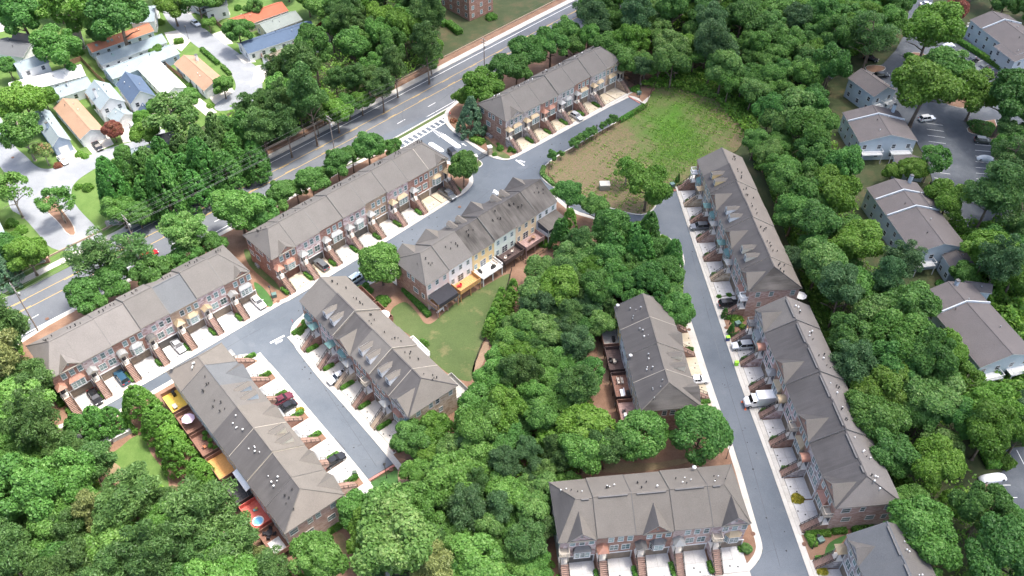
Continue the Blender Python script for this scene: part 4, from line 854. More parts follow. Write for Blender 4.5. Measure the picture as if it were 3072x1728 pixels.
def trunk_mesh(seed, h, r0, limbs=6, mat='bark', spread=.75, top=.9):
    rng = np.random.default_rng(seed); b = MB(); lean = rng.normal(0, .05, 2)
    pts = [(lean[0] * t * t * h, lean[1] * t * t * h, h * t) for t in (0, .15, .4, .7, 1.0)]; b.tube(pts, r0, 7, r2=r0 * .25)
    b.tube([(0, 0, -.02), (0, 0, .06)], r0 * 1.5, 7, r2=r0 * 1.02)
    for i in range(limbs):
        t = .35 + .55 * i / limbs; a = i * 2.4 + rng.random(); p = Vector((lean[0] * t * t * h, lean[1] * t * t * h, h * t)); L = spread * (1.1 - t * .6)
        b.tube([p, p + Vector((math.cos(a) * L * .5, math.sin(a) * L * .5, L * .35)), p + Vector((math.cos(a) * L, math.sin(a) * L, L * .55))], r0 * .42, 5, r2=r0 * .12)
    return b.mesh('trunk', mat, True)
TK = {}                                             # kind: list of (crown mesh, trunk mesh), crown centre height per metre of radius
TK['maple'] = [(crown_round(i, lobes=24 + i * 3), trunk_mesh(i, 2.0, .07)) for i in range(4)], 1.65
TK['oak'] = [(crown_round(10 + i, n=22000, lobes=38, lr=(.16, .36), rz=1.1, size=.0275, mat='leaf_oak'), trunk_mesh(10 + i, 2.1, .08)) for i in range(4)], 1.65
TK['dense'] = [(crown_round(20 + i, n=21000, lobes=44, lr=(.26, .36), rz=1.15, zc=1.5, size=.028, mat='leaf_oak', rr0=(.14, .60)), trunk_mesh(20 + i, 1.9, .06)) for i in range(2)], 1.5
TK['pine'] = [(crown_pine(30 + i, puffs=56 + 8 * i, rz=1.0 + .15 * i), trunk_mesh(30 + i, 2.5, .055, 8)) for i in range(4)], 1.95
TK['openpine'] = [(crown_pine(36 + i, n=5200, puffs=36, rz=1.25), trunk_mesh(36 + i, 2.9, .05, 12, spread=.9)) for i in range(3)], 1.95
TK['leyland'] = [(crown_cone(40 + i), trunk_mesh(40 + i, 2.2, .06, 0)) for i in range(3)], 1.15
TK['spruce'] = [(crown_cone(50 + i, hgt=2.6, pw=.95, mat='leaf_spruce', sprays=190, size=.032, fluff=.17), trunk_mesh(50 + i, 2.3, .05, 0)) for i in range(2)], 1.1
TK['arbor'] = [(crown_cone(60 + i, n=5500, hgt=3.6, pw=.55, mat='leaf_arbor', sprays=110, size=.06, fluff=.26), trunk_mesh(60 + i, 3.0, .07, 0)) for i in range(3)], 1.6
TK['open'] = [(crown_round(70 + i, n=8000, lobes=30, lr=(.2, .32), size=.032, mat='leaf_silver', gap=.8), trunk_mesh(70 + i, 2.1, .06, 11, mat='bark_pale', spread=.9)) for i in range(3)], 1.65
TK['small'] = [(crown_round(80 + i, n=2600, lobes=14, lr=(.3, .45), size=.085, rz=1.2, zc=2.0, mat='leaf_maple'), trunk_mesh(80 + i, 2.2, .06, 5)) for i in range(3)], 2.0
NOUN = {'maple': ('leafy_tree', 'leafy tree'), 'oak': ('broadleaf_tree', 'dark leafy tree'), 'dense': ('dense_tree', 'dense evergreen tree'), 'pine': ('pine_tree', 'pine tree'), 'openpine': ('pine_tree', 'open-crowned pine'), 'leyland': ('cypress_tree', 'dark cypress'), 'spruce': ('spruce_tree', 'blue-green spruce'), 'arbor': ('arborvitae', 'light green arborvitae'), 'open': ('leafy_tree', 'open grey-green tree'), 'small': ('young_tree', 'young tree')}
TREES = []; _cnt = {}
def tree(pos, r, kind, label, mat=None, group=None, hs=1.0):
    protos, _ = TK[kind]; cm, tm = protos[random.randrange(len(protos))]
    t = root(NOUN[kind][0], (pos[0], pos[1], .0), random.uniform(0, 6.28), label, 'tree', group); ax = random.uniform(1.04, 1.3); t.scale = (r * ax, r * (2.34 - ax), r * hs * 1.08)
    c = put('crown', cm, t); put('trunk', tm, t)
    if mat: c.material_slots[0].link = 'OBJECT'; c.material_slots[0].material = MATS[mat]
    TREES.append((pos[0], pos[1], r)); return t
def tree_at(k, x, y, rp, kind, label, mat=None, group=None, hs=1.0):   # crown centre seen at a photo point, crown radius in that picture's pixels
    zc = 6.0
    for _ in range(4):
        p = at(k, x, y, zc); r = rp * ZO[k][2] * mpp(p); zc = TK[kind][1] * r * hs
    return tree(p, r, kind, label, mat, group, hs)
T_ = tree_at
MARKS = [(-15, 150, 'near the lawn fence'), (30, 128, 'behind the short row decks'), (5, 112, 'in the middle'), (-22, 92, 'near the dead-end street'), (10, 82, 'at the bottom centre'), (22, 100, 'left of the bottom row'), (30, 165, 'below the street bend'),
         (40, 275, 'at the top edge'), (70, 250, 'above the weedy field'), (30, 240, 'beside the far field row'), (95, 215, 'above the upper right row'), (95, 175, 'behind the upper right row'), (115, 200, 'beside the apartments'), (95, 140, 'between the right rows and apartments'), (85, 115, 'behind the lower right row'), (110, 120, 'below the dark apartment roof'), (95, 85, 'in the bottom right corner'), (115, 250, 'beside the parking lot'), (75, 280, 'at the top right of centre'),
         (-105, 115, 'at the left edge'), (-80, 98, 'above the clearing'), (-85, 80, 'in the bottom left corner'), (-62, 76, 'below the clearing'), (-48, 82, 'beside the lowest deck'), (-100, 185, 'nearest the neighbourhood drive'), (-85, 195, 'in the middle of it'), (-72, 210, 'at its right'), (-60, 225, 'above the middle stretch of road'), (-50, 255, 'beside the long roofs'), (-30, 255, 'below the brick block'), (-45, 280, 'at the top edge'), (-95, 270, 'at the top left')]
TONE = {'leaf_lime': 'lime green', 'leaf_silver': 'pale-tipped', 'leaf_bluepine': 'pale green', 'leaf_olive': 'olive', None: '', 'leaf_pine': 'deep green'}
def wood_label(p, r, kd, mt, rp, label):
    m = min(MARKS, key=lambda q: (q[0] - p[0]) ** 2 + (q[1] - p[1]) ** 2)[2]; f = (r - rp[0]) / (rp[1] - rp[0])
    return ' '.join(f"{'small' if f < .33 else 'large' if f > .67 else 'mid-sized'} {TONE.get(mt, '')} {NOUN[kd][1]} {label}, {m}".split())
# single trees that stand out
T_('f', 957, 667, 48, 'dense', 'round green tree on the corner beside the row backing onto the lawn', mat='leaf_maple')
T_('f', 1165, 425, 34, 'dense', 'dense dark green tree at the gate end of the middle row', hs=1.15)
T_('f', 1186, 302, 35, 'spruce', 'blue-green spruce beside the stone end of the far row')
for i, (x, y, r) in enumerate([(985, 374, 24), (925, 374, 38), (848, 414, 36), (784, 458, 38), (706, 496, 38), (885, 398, 28), (818, 440, 26), (745, 480, 26)]): T_('f', x, y, r, 'oak', f'dark leafy tree behind the middle row, {ORD[i]} from the entrance', group='trees between the middle row and the main road', mat='leaf_maple' if i == 0 else None)
T_('f', 598, 528, 56, 'maple', 'large bright green tree at the near end of the middle row by the main road'); T_('f', 655, 545, 40, 'oak', 'shaded leafy tree between the large bright tree and the middle row')
T_('f', 470, 584, 54, 'pine', 'bushy pine behind the far left row beside the red car', mat='leaf_silver'); T_('f', 240, 650, 66, 'openpine', 'tall open pine in front of the main road entrance drive', mat='leaf_pine'); T_('f', 330, 648, 58, 'openpine', 'tall open pine between the drive and the red car')
for i, (x, y, r) in enumerate([(215, 750, 50), (290, 708, 48), (385, 696, 48), (470, 648, 38), (535, 620, 32), (430, 672, 32)]): T_('f', x, y, r, 'oak', f'dark tree behind the far left row, {ORD[i]} from its left', group='trees behind the far left row')
for i, (x, y, r) in enumerate([(1168, 245, 26), (1215, 222, 44), (1262, 185, 42), (1325, 140, 44), (1385, 118, 42), (1428, 85, 38), (1300, 175, 36), (1445, 120, 30)]): T_('f', x, y, r, 'maple' if i < 2 else 'oak', f'leafy tree behind the far row, {ORD[i]} along the main road', group='trees behind the far row', mat='leaf_lime' if i < 2 else None)
T_('f', 1430, 492, 38, 'oak', 'dark round tree at the right end of the row backing onto the lawn'); T_('f', 1500, 523, 36, 'oak', 'dark leafy tree beside the street bend, right of the dark round tree')
T_('f', 1410, 602, 24, 'arbor', 'tall dense arborvitae beside the screened porch', hs=1.1, mat='leaf_leyland'); T_('f', 1432, 572, 19, 'arbor', 'narrow arborvitae behind the tall one by the screened porch', hs=1.25)
T_('f', 1630, 468, 50, 'maple', 'spreading lime green tree at the edge of the weedy field', mat='leaf_lime'); T_('f', 1577, 428, 30, 'open', 'small weeping tree in the weedy field', mat='leaf_ground')
T_('f', 1608, 1106, 60, 'dense', 'round bright green tree beside the brick end of the short row', mat='leaf_maple'); T_('f', 1762, 1098, 66, 'dense', 'round dark green tree beside the road at the short row', mat='leaf_oak')
for i, (x, y, r) in enumerate([(355, 1025, 44), (400, 1070, 42), (450, 1150, 42), (505, 1195, 36), (430, 1110, 36)]): T_('f', x, y, r, 'leyland', f'feathery conifer beside the decked row, {ORD[i]} from the street', group='conifers beside the decked row', mat='leaf_arbor')
for i, (x, y, r) in enumerate([(205, 1090, 40), (245, 1070, 38), (285, 1060, 30)]): T_('f', x, y, r, 'leyland', f'dark conifer above the concrete headwall, {ORD[i]} from the left', group='conifers above the headwall', mat='leaf_leyland')
T_('f', 508, 1295, 86, 'pine', 'big rounded pine beside the decks of the decked row', mat='leaf_pine'); T_('f', 795, 1412, 58, 'maple', 'leafy tree below the brick end of the decked row'); T_('f', 905, 1290, 50, 'maple', 'leafy tree at the front corner of the decked row')
T_('f', 985, 1365, 92, 'maple', 'largest pale green tree at the lower centre of the woods', mat='leaf_silver'); T_('f', 1075, 1425, 60, 'pine', 'pale pine in front of the largest tree at the bottom edge', mat='leaf_olive')
T_('f', 1032, 1108, 46, 'oak', 'dark leafy tree at the street end of the dormered row'); T_('f', 1095, 1085, 40, 'maple', 'lime green tree behind the brick end of the dormered row', mat='leaf_lime')
T_('z3', 305, 1185, 40, 'small', 'young tree on the verge nearest the junction', group='young trees along the field kerb', mat='leaf_oak'); T_('z3', 370, 1160, 24, 'small', 'smallest young tree on the field verge by the junction', group='young trees along the field kerb', mat='leaf_oak')
for i, (x, y, r) in enumerate([(465, 1090, 34), (505, 1060, 34), (545, 1035, 34), (585, 1005, 34), (620, 985, 30), (685, 950, 28), (740, 925, 28), (765, 905, 32)]): T_('z3', x, y, r, 'small', f'young dark tree on the field verge, {ORD[i]} from the street lamp bend', group='young trees along the field kerb', mat='leaf_oak')
for i, (x, y, r) in enumerate([(1240, 1370, 12), (1255, 1350, 12)]): T_('z3', x, y, r, 'arbor', f'{ORD[i]} slim arborvitae by the top end steps of the upper right row', hs=1.6, mat='leaf_leyland')
T_('z7', 1655, 1040, 24, 'arbor', 'slim arborvitae beside the top of the long lower right row', hs=1.1, mat='leaf_leyland'); T_('z7', 1605, 920, 22, 'arbor', 'slim arborvitae beside the black car of the upper right row', hs=1.1, mat='leaf_leyland')
T_('b3', 290, 1360, 30, 'arbor', 'small arborvitae left of the bottom row', hs=.5)
T_('b3', 1770, 1240, 40, 'dense', 'clipped round shrub tree at the corner of the bottom row', hs=.5)
# arborvitae screen along the lawn fence
for i in range(16):
    t = i / 15; a = Vector((1915, 720)).lerp(Vector((1790, 1130)), t) if i % 2 == 0 else Vector((1860, 760)).lerp(Vector((1745, 1060)), t)
    T_('z6', a.x + (26 if i % 2 == 0 else 0), a.y, 40 + random.uniform(-4, 6), 'arbor', 'light green arborvitae in the screen along the lawn fence', group='arborvitae screen along the lawn fence', hs=.85)
# left-hand neighbourhood and roadside trees
for x, y, r, kd, lb, mt in [(55, 45, 55, 'oak', 'dark green tree in the top left corner', None), (175, 30, 62, 'open', 'large yellow-green tree near the top left corner', 'leaf_lime'), (295, 45, 66, 'oak', 'large dark tree above the red-roofed house', None), (145, 120, 48, 'maple', 'green tree beside the cream gabled house', None),
                            (600, 82, 34, 'oak', 'dark round tree beside the neighbourhood street', None), (62, 262, 48, 'maple', 'yellow-green tree above the blue-roofed corner house', 'leaf_lime'), (112, 250, 26, 'maple', 'lime tree right of the yellow-green tree by the corner house', 'leaf_lime'), (55, 335, 52, 'open', 'flowering tree left of the blue-roofed corner house', 'leaf_maple'),
                            (358, 300, 20, 'dense', 'clipped green tree beside the white garage', 'leaf_arbor'), (370, 342, 32, 'maple', 'yellowish tree at the end of the white garages', 'leaf_lime'), (440, 295, 62, 'open', 'large sparse grey-green tree over the driveways', 'leaf_silver'), (108, 382, 26, 'open', 'red-tipped crape myrtle at the corner house', 'leaf_myrtle'), (283, 330, 22, 'dense', 'rounded purple crape myrtle beside the white garage', 'leaf_redbush'),
                            (25, 485, 50, 'open', 'willowy tree at the left edge', 'leaf_maple'), (142, 512, 40, 'open', 'willowy tree on the divided entrance island', 'leaf_maple'), (310, 388, 20, 'dense', 'small dark tree by the neighbourhood bend', None), (65, 640, 45, 'maple', 'bright green tree beside the brick building at the left edge', 'leaf_lime'), (20, 630, 40, 'oak', 'dark tree at the left edge by the brick building', None), (15, 690, 34, 'spruce', 'feathery conifer at the left edge above the road', None),
                            (300, 530, 36, 'maple', 'leafy shrub tree beside the entrance sign', None), (225, 60, 40, 'maple', 'leafy tree left of the red-roofed house', None), (250, 90, 26, 'oak', 'dark tree behind the sage house', None), (395, 130, 16, 'maple', 'small tree between the long roofs and the street', None), (20, 170, 24, 'oak', 'dark tree between the white houses at the left edge', None), (185, 185, 18, 'leyland', 'narrow conifer at the end of the long pale roofs', None), (250, 265, 15, 'maple', 'small tree between the white gabled houses', None), (390, 270, 18, 'maple', 'small tree beside the white-roofed house', None), (480, 255, 26, 'maple', 'leafy tree below the brown-roofed drive', None), (560, 215, 24, 'maple', 'leafy tree at the end of the curving street', None), (700, 190, 26, 'spruce', 'dark conifer beside the tan-roofed house', None), (755, 140, 24, 'maple', 'bright tree at the end of the tan roof', 'leaf_lime'), (640, 20, 22, 'oak', 'dark tree at the top between the two streets', None), (525, 60, 16, 'maple', 'small street tree near the white car', None), (345, 540, 30, 'dense', 'dark rounded tree behind the entrance sign', None),
                            (2340, 78, 64, 'maple', 'spreading lime tree on the parking island', 'leaf_lime'), (2325, 222, 70, 'maple', 'huge yellow-green tree over the parking lot', 'leaf_lime'), (2385, 180, 50, 'maple', 'green tree behind the huge yellow-green tree', None), (2195, 100, 56, 'openpine', 'tall pine at the parking lot island', None), (2400, 30, 30, 'dense', 'bronze-leaved tree beside the covered cars', 'leaf_redbush'), (2165, 35, 34, 'maple', 'bright green tree at the top by the lot', 'leaf_lime'),
                            (2345, 405, 40, 'open', 'grey-green tree in front of the grey-roofed apartments', 'leaf_maple'), (2245, 435, 22, 'maple', 'lime shrub tree by the apartment entrance', 'leaf_lime'), (2290, 432, 30, 'maple', 'yellow-lime shrub tree by the apartment entrance', 'leaf_lime'), (2385, 505, 44, 'maple', 'bright lime tree beside the lower parking bays', 'leaf_lime'),
                            (2482, 640, 54, 'maple', 'round lime tree between the apartments and the right edge', 'leaf_lime'), (2425, 690, 32, 'maple', 'leafy tree below the apartment balconies', None), (2545, 250, 70, 'oak', 'big leafy tree at the right edge by the lot', None), (2460, 235, 50, 'maple', 'lime tree overhanging the black parked cars', 'leaf_lime'), (2540, 400, 50, 'openpine', 'pine at the right edge beside the lot', None), (2500, 490, 66, 'pine', 'pine cluster at the right edge over the lot', None),
                            (2550, 560, 50, 'openpine', 'leaning pine at the right edge', None), (2555, 690, 50, 'maple', 'leafy tree at the right edge below the lot', 'leaf_lime'), (2270, 665, 46, 'pine', 'grey-green pine in front of the apartment balconies', 'leaf_bluepine'),
                            (2500, 1040, 64, 'maple', 'large lime green tree at the lower right', 'leaf_lime'), (2375, 885, 46, 'maple', 'bright lime tree beside the dark apartment roof', 'leaf_lime'), (2530, 1400, 90, 'oak', 'large dark tree in the bottom right corner', None), (2395, 1270, 26, 'maple', 'yellow-lime treetop in the lower right woods', 'leaf_lime'), (2430, 955, 40, 'open', 'pale wispy tree over the apartment roof', 'leaf_lime')]:
    T_('f', x, y, r, kd, lb, mt)
# woods: every crown its own tree
def woods(poly, k, gap, rp, kinds, label, group, z=8.0, seed=1, limit=90, tall=1.0):
    rng = random.Random(seed); P = [at(k, x, y, z).to_2d() for x, y in poly]
    xs = [p.x for p in P]; ys = [p.y for p in P]; n = 0
    for _ in range(limit * 60):
        if n >= limit: break
        p = (rng.uniform(min(xs), max(xs)), rng.uniform(min(ys), max(ys)))
        if not inside(p, P): continue
        r = rng.uniform(*rp)
        if any((p[0] - t[0]) ** 2 + (p[1] - t[1]) ** 2 < (gap * (r + t[2])) ** 2 for t in TREES): continue
        kd, mt, wt = rng.choices(kinds, [q[2] for q in kinds])[0]
        tree((p[0], p[1]), r, kd, wood_label(p, r, kd, mt, rp, label), mt, group, rng.uniform(.85, 1.32) * tall); n += 1
    return n
MIXED = [('maple', None, 3), ('maple', 'leaf_silver', 2.2), ('pine', None, 2), ('pine', 'leaf_bluepine', 2), ('oak', None, 2), ('maple', 'leaf_lime', .8)]
LEAFY = [('maple', None, 3), ('oak', None, 3), ('maple', 'leaf_silver', 2), ('maple', 'leaf_lime', .8), ('pine', 'leaf_bluepine', 1)]
CEN = [(1300, 760), (1370, 650), (1400, 690), (1460, 600), (1500, 640), (1560, 720), (1530, 770), (1500, 830), (1480, 900), (1480, 1000), (1520, 1090), (1540, 1140), (1450, 1190), (1380, 1230), (1370, 1449), (1040, 1449), (920, 1430), (930, 1300), (1010, 1260), (1030, 1170), (1050, 1130), (1140, 1100), (1210, 1000), (1240, 930), (1270, 850)]
CENK = [(1500, 600), (1560, 560), (1640, 570), (1690, 620), (1715, 700), (1720, 790), (1690, 800), (1600, 760), (1560, 740)]
c = woods(CENK, 'f', .60, (3.0, 4.2), [('leyland', None, 2), ('oak', None, 2), ('dense', None, 1)], 'in the clump beside the road', 'dark trees beside the right road', seed=4, limit=22)
c2 = woods(CEN, 'f', .52, (1.9, 4.4), MIXED, 'in the central woods', 'trees of the central woods', seed=2, limit=125)
RGT = [(1480, -40), (1475, 60), (1480, 120), (1590, 150), (1670, 165), (1760, 140), (1890, 235), (1905, 350), (1935, 400), (1975, 540), (2040, 740), (2120, 900), (2200, 1060), (2290, 1290), (2350, 1460), (2576, 1460), (2576, 1290), (2460, 1280), (2430, 1170), (2360, 980), (2295, 810), (2255, 730), (2180, 650), (2150, 490), (2095, 340), (2070, 260), (2080, 190), (2150, 60), (2150, -40)]
c3 = woods(RGT, 'f', .55, (2.4, 5.6), LEAFY, 'in the right woods', 'trees of the woods behind the right rows', z=9, seed=3, limit=185)
LFT = [(-30, 800), (60, 880), (80, 960), (120, 1060), (180, 1110), (230, 1150), (250, 1230), (330, 1270), (420, 1240), (430, 1350), (560, 1400), (600, 1340), (700, 1430), (740, 1470), (-60, 1470)]
c4 = woods(LFT, 'f', .54, (2.4, 5.4), [('pine', None, 3), ('maple', None, 2), ('pine', 'leaf_olive', 1.5), ('maple', 'leaf_lime', .7), ('oak', None, 1.5)], 'in the lower left woods', 'trees of the lower left woods', seed=5, limit=56)
NWL = [(250, 490), (330, 440), (400, 385), (520, 340), (620, 330), (642, 388), (512, 450), (422, 486), (322, 522)]
c5 = woods(NWL, 'f', .55, (3.2, 4.6), [('leyland', None, 4), ('leyland', 'leaf_pine', 1)], 'in the roadside cypress screen', 'cypress screen beyond the main road', seed=6, limit=36, tall=1.15)
NWR = [(520, 320), (640, 240), (700, 190), (760, 170), (880, 130), (800, 60), (810, -30), (1080, -30), (1075, 40), (1108, 116), (1084, 150), (988, 210), (918, 243), (788, 308), (652, 364), (620, 320)]
c6 = woods(NWR, 'f', .54, (2.6, 5.2), [('pine', None, 3), ('maple', None, 2), ('oak', None, 2), ('maple', 'leaf_lime', 1)], 'in the tall roadside belt', 'tall trees beyond the main road', seed=7, limit=70, tall=1.18)
TOPR = [(2270, -60), (2440, -60), (2600, 0), (2600, -60)]
c7 = woods([(2400, -70), (2650, -70), (2650, 60), (2580, 20), (2480, 5)], 'f', .7, (3.5, 5), LEAFY, 'by the pool', 'trees at the top right edge', seed=8, limit=8)
c8 = woods([(-40, -60), (800, -60), (800, -5), (330, 20), (-40, 5)], 'f', .7, (3.5, 5.5), LEAFY, 'beyond the houses', 'trees beyond the top left houses', seed=9, limit=14)
EDGE = [(2130, -20), (2270, -20), (2250, 70), (2180, 120), (2130, 150), (2100, 90)]
c9 = woods(EDGE, 'f', .6, (3.2, 5.0), LEAFY, 'around the apartments', 'trees around the apartments', z=8, seed=12, limit=9)
c9 += woods([(2460, 590), (2600, 600), (2600, 730), (2540, 715), (2470, 690)], 'f', .6, (3.0, 4.6), LEAFY, 'around the apartments', 'trees around the apartments', z=7, seed=13, limit=6)
c9 += woods([(2500, 330), (2600, 330), (2600, 560), (2530, 560), (2500, 440)], 'f', .6, (3.0, 4.4), [('pine', None, 2), ('openpine', None, 2), ('maple', None, 1)], 'by the right-hand bays', 'trees around the apartments', z=7, seed=14, limit=10)
c9 += woods([(2430, 1010), (2600, 1010), (2600, 1110), (2520, 1100), (2440, 1130), (2400, 1060)], 'f', .6, (3.0, 4.6), LEAFY, 'below the dark roof', 'trees around the apartments', z=7, seed=15, limit=7)
print('TREES', c9, c, c2, c3, c4, c5, c6, c7, c8, len(TREES))
# undergrowth below the woods
def undergrowth(polys, n, label, zr=(.4, 4.6), mat='leaf_ground', size=.24, z=1.0, k='f'):
    rng = np.random.default_rng(n); P = []
    for poly in polys:
        Q = [at(k, x, y, z).to_2d() for x, y in poly]; xs = [p.x for p in Q]; ys = [p.y for p in Q]; m = 0
        while m < n // len(polys):
            p = (rng.uniform(min(xs), max(xs)), rng.uniform(min(ys), max(ys)))
            if inside(p, Q): hh = zr[0] + (zr[1] - zr[0]) * max(0, math.sin(p[0] * .9) * math.sin(p[1] * .8 + p[0] * .3) * .5 + .5) * rng.random() ** .6; P.append((p[0], p[1], hh)); m += 1
    P = np.array(P); me = leaf_mesh('undergrowth', P, np.tile((0, 0, 1.), (len(P), 1)), size, rng, rng.random(len(P)), mat=mat)
    o = put('undergrowth', me); return tag(o, label, 'undergrowth', None, 'stuff')
undergrowth([CEN, CENK], 26000, 'low green undergrowth beneath the central woods'); undergrowth([RGT, EDGE, [(2380, 560), (2600, 560), (2600, 1110), (2520, 1100), (2440, 1130), (2400, 900), (2500, 800)]], 75000, 'low green undergrowth beneath the right woods'); undergrowth([LFT], 16000, 'low green undergrowth beneath the lower left woods'); GAP = [(1925, 440), (1985, 600), (2050, 790), (2120, 930), (2205, 1090), (2290, 1300), (2325, 1300), (2240, 1080), (2150, 910), (2075, 740), (2005, 550), (1950, 420)]
patch('ivy_bed', [at('f', x, y, 1.0).to_2d() for x, y in GAP], 'lawn_dark', .19, 1)
undergrowth([[(1600, 215), (1660, 185), (1760, 165), (1890, 250), (1925, 370), (1945, 430), (1900, 420), (1875, 330), (1800, 245), (1700, 215)]], 7000, 'leafy scrub along the top edge of the weedy field', (.2, 2.0))
undergrowth([GAP], 9000, 'dark ivy strip between the right rows and the woods', (.2, 1.2))
undergrowth([NWL, NWR], 26000, 'low green undergrowth beneath the trees beyond the main road')
# ---------------------------------------------------------------- neighbouring streets, lots and lawns
patch('lawn', PL('f', [(-140, -70), (830, -70), (800, 40), (880, 115), (740, 190), (640, 255), (500, 320), (390, 400), (300, 430), (240, 500), (330, 560), (300, 590), (130, 700), (-160, 820)]), 'lawn_bright', .09, 1)
patch('neighbourhood_street', PL('z1', [(1170, -60), (1230, 110), (1290, 195), (1420, 300), (1500, 365), (1590, 410), (1680, 480), (1750, 565), (1785, 640), (1770, 700), (1600, 790), (1650, 860), (1980, 760), (1980, 540), (1850, 440), (1700, 330), (1560, 235), (1445, 120), (1345, -60)]), 'asphalt_pale', .115, 2)
patch('neighbourhood_street', MX([('z1', -120, 760), ('z1', 10, 880), ('z1', 60, 1010), ('z1', 110, 1110), ('z1', 210, 1190), ('z1', 260, 1250), ('z1', 340, 1285), ('z1', 480, 1255), ('z1', 700, 1165), ('z1', 860, 1105), ('z1', 1060, 1060), ('z1', 1230, 960), ('z1', 1260, 1020), ('z1', 1050, 1125), ('z1', 860, 1190), ('z1', 690, 1290), ('z1', 570, 1370), ('z1', 530, 1449), ('z5', 570, 110), ('z5', 730, 270), ('z5', 800, 350), ('z5', 640, 440), ('z5', 400, 450), ('z5', 300, 330), ('z5', 170, 180), ('z5', 60, 130), ('z1', 60, 1340), ('z1', -20, 1230), ('z1', -140, 1100)]), 'asphalt_pale', .125, 2)
island('traffic_island', PL('z5', [(300, 60), (350, 150), (440, 230), (510, 330), (580, 330), (560, 250), (470, 130), (400, 20)]), 'pine_straw', .2)
for pts in ([('z1', 400, 1130), ('z1', 540, 1090), ('z1', 630, 1210), ('z1', 480, 1260)], [('z1', 610, 1060), ('z1', 800, 990), ('z1', 860, 1090), ('z1', 700, 1165)], [('z1', 880, 940), ('z1', 1020, 880), ('z1', 1060, 1060), ('z1', 930, 1080)], [('z1', 1030, 880), ('z1', 1180, 830), ('z1', 1230, 960), ('z1', 1080, 1050)],
            [('z1', 1390, 740), ('z1', 1480, 720), ('z1', 1640, 850), ('z1', 1560, 880)], [('z1', 1550, 700), ('z1', 1710, 620), ('z1', 1770, 690), ('z1', 1620, 790)], [('z1', 1240, 250), ('z1', 1340, 230), ('z1', 1440, 310), ('z1', 1370, 390), ('z1', 1280, 330)], [('z1', 1350, 30), ('z1', 1420, 10), ('z1', 1500, 90), ('z1', 1430, 110)],
            [('z1', 1540, 110), ('z1', 1720, 70), ('z1', 1740, 110), ('z1', 1640, 170)], [('z1', 1600, 260), ('z1', 1690, 230), ('z1', 1760, 330), ('z1', 1700, 340)], [('z2', 0, 500), ('z2', 110, 480), ('z2', 60, 620), ('z2', -40, 660)], [('z1', 1780, 420), ('z1', 1900, 400), ('z1', 1932, 470), ('z1', 1840, 480)], [('z1', -60, 180), ('z1', 60, 130), ('z1', 320, 0), ('z1', 380, -40), ('z1', 420, -40), ('z1', 260, 90), ('z1', 60, 230), ('z1', -60, 260)]):
    sheet('driveway', MX(pts), .135, 'concrete')
patch('parking_lot', PL('f', [(2275, -60), (2350, -60), (2345, 40), (2420, 60), (2480, 130), (2576, 190), (2700, 260), (2700, 700), (2560, 640), (2480, 620), (2410, 560), (2330, 500), (2350, 440), (2280, 310), (2230, 290), (2170, 190), (2240, 150), (2290, 60)]), 'asphalt_lot', .1, 1)
patch('parking_lot', PL('b4', [(1770, 490), (2000, 470), (2000, 1000), (1790, 960), (1690, 850), (1655, 760), (1760, 655), (1855, 640), (1830, 560)]), 'asphalt_lot', .1, 1)
patch('bare_ground', PL('b4', [(1580, 760), (1660, 740), (1740, 930), (1680, 920), (1600, 860)]), 'clay', .11)
island('traffic_island', PL('z4', [(1035, 430), (1080, 395), (1150, 400), (1250, 440), (1200, 480), (1090, 500), (1040, 470)]), 'pine_straw', .2); island('traffic_island', PL('z4', [(1495, 960), (1600, 920), (1750, 900), (1760, 1449), (1715, 1449), (1690, 1060), (1630, 1025), (1510, 1010)]), 'pine_straw', .2); island('traffic_island', PL('z4', [(1320, 790), (1500, 830), (1700, 760), (1750, 640), (1560, 640), (1420, 620), (1300, 700)]), 'pine_straw', .2); island('traffic_island', PL('z4', [(760, 490), (880, 500), (890, 530), (800, 560), (720, 520)]), 'pine_straw', .2)
mk = MB()
def bay_line(k, x0, y0, x1, y1, wd=.11, z=.108):
    a, b = at(k, x0, y0).to_2d(), at(k, x1, y1).to_2d(); t = (b - a).normalized(); n = Vector((-t.y, t.x)) * wd / 2
    mk.quad((*(a - n), z), (*(b - n), z), (*(b + n), z), (*(a + n), z))
for y in range(930, 1449, 46): bay_line('z4', 1190 + (y - 930) * .15, y, 1320 + (y - 930) * .15, y + 18)
for y in range(1050, 1420, 43): bay_line('z4', 1560 + (y - 1050) * .03, y, 1690, y + 10)
for i in range(9): bay_line('z4', 1330 + i * 55, 375 + i * 26, 1410 + i * 55, 350 + i * 26)
for i in range(5): bay_line('z8', 1340 + i * 40, 150 + i * 55, 1450 + i * 40, 150 + i * 52)
bay_line('b4', 1660, 765, 1830, 765); bay_line('b4', 1710, 862, 1880, 858); bay_line('b4', 1875, 500, 1932, 610)
structure('parking_bay_marking', mk, 'white_paint')

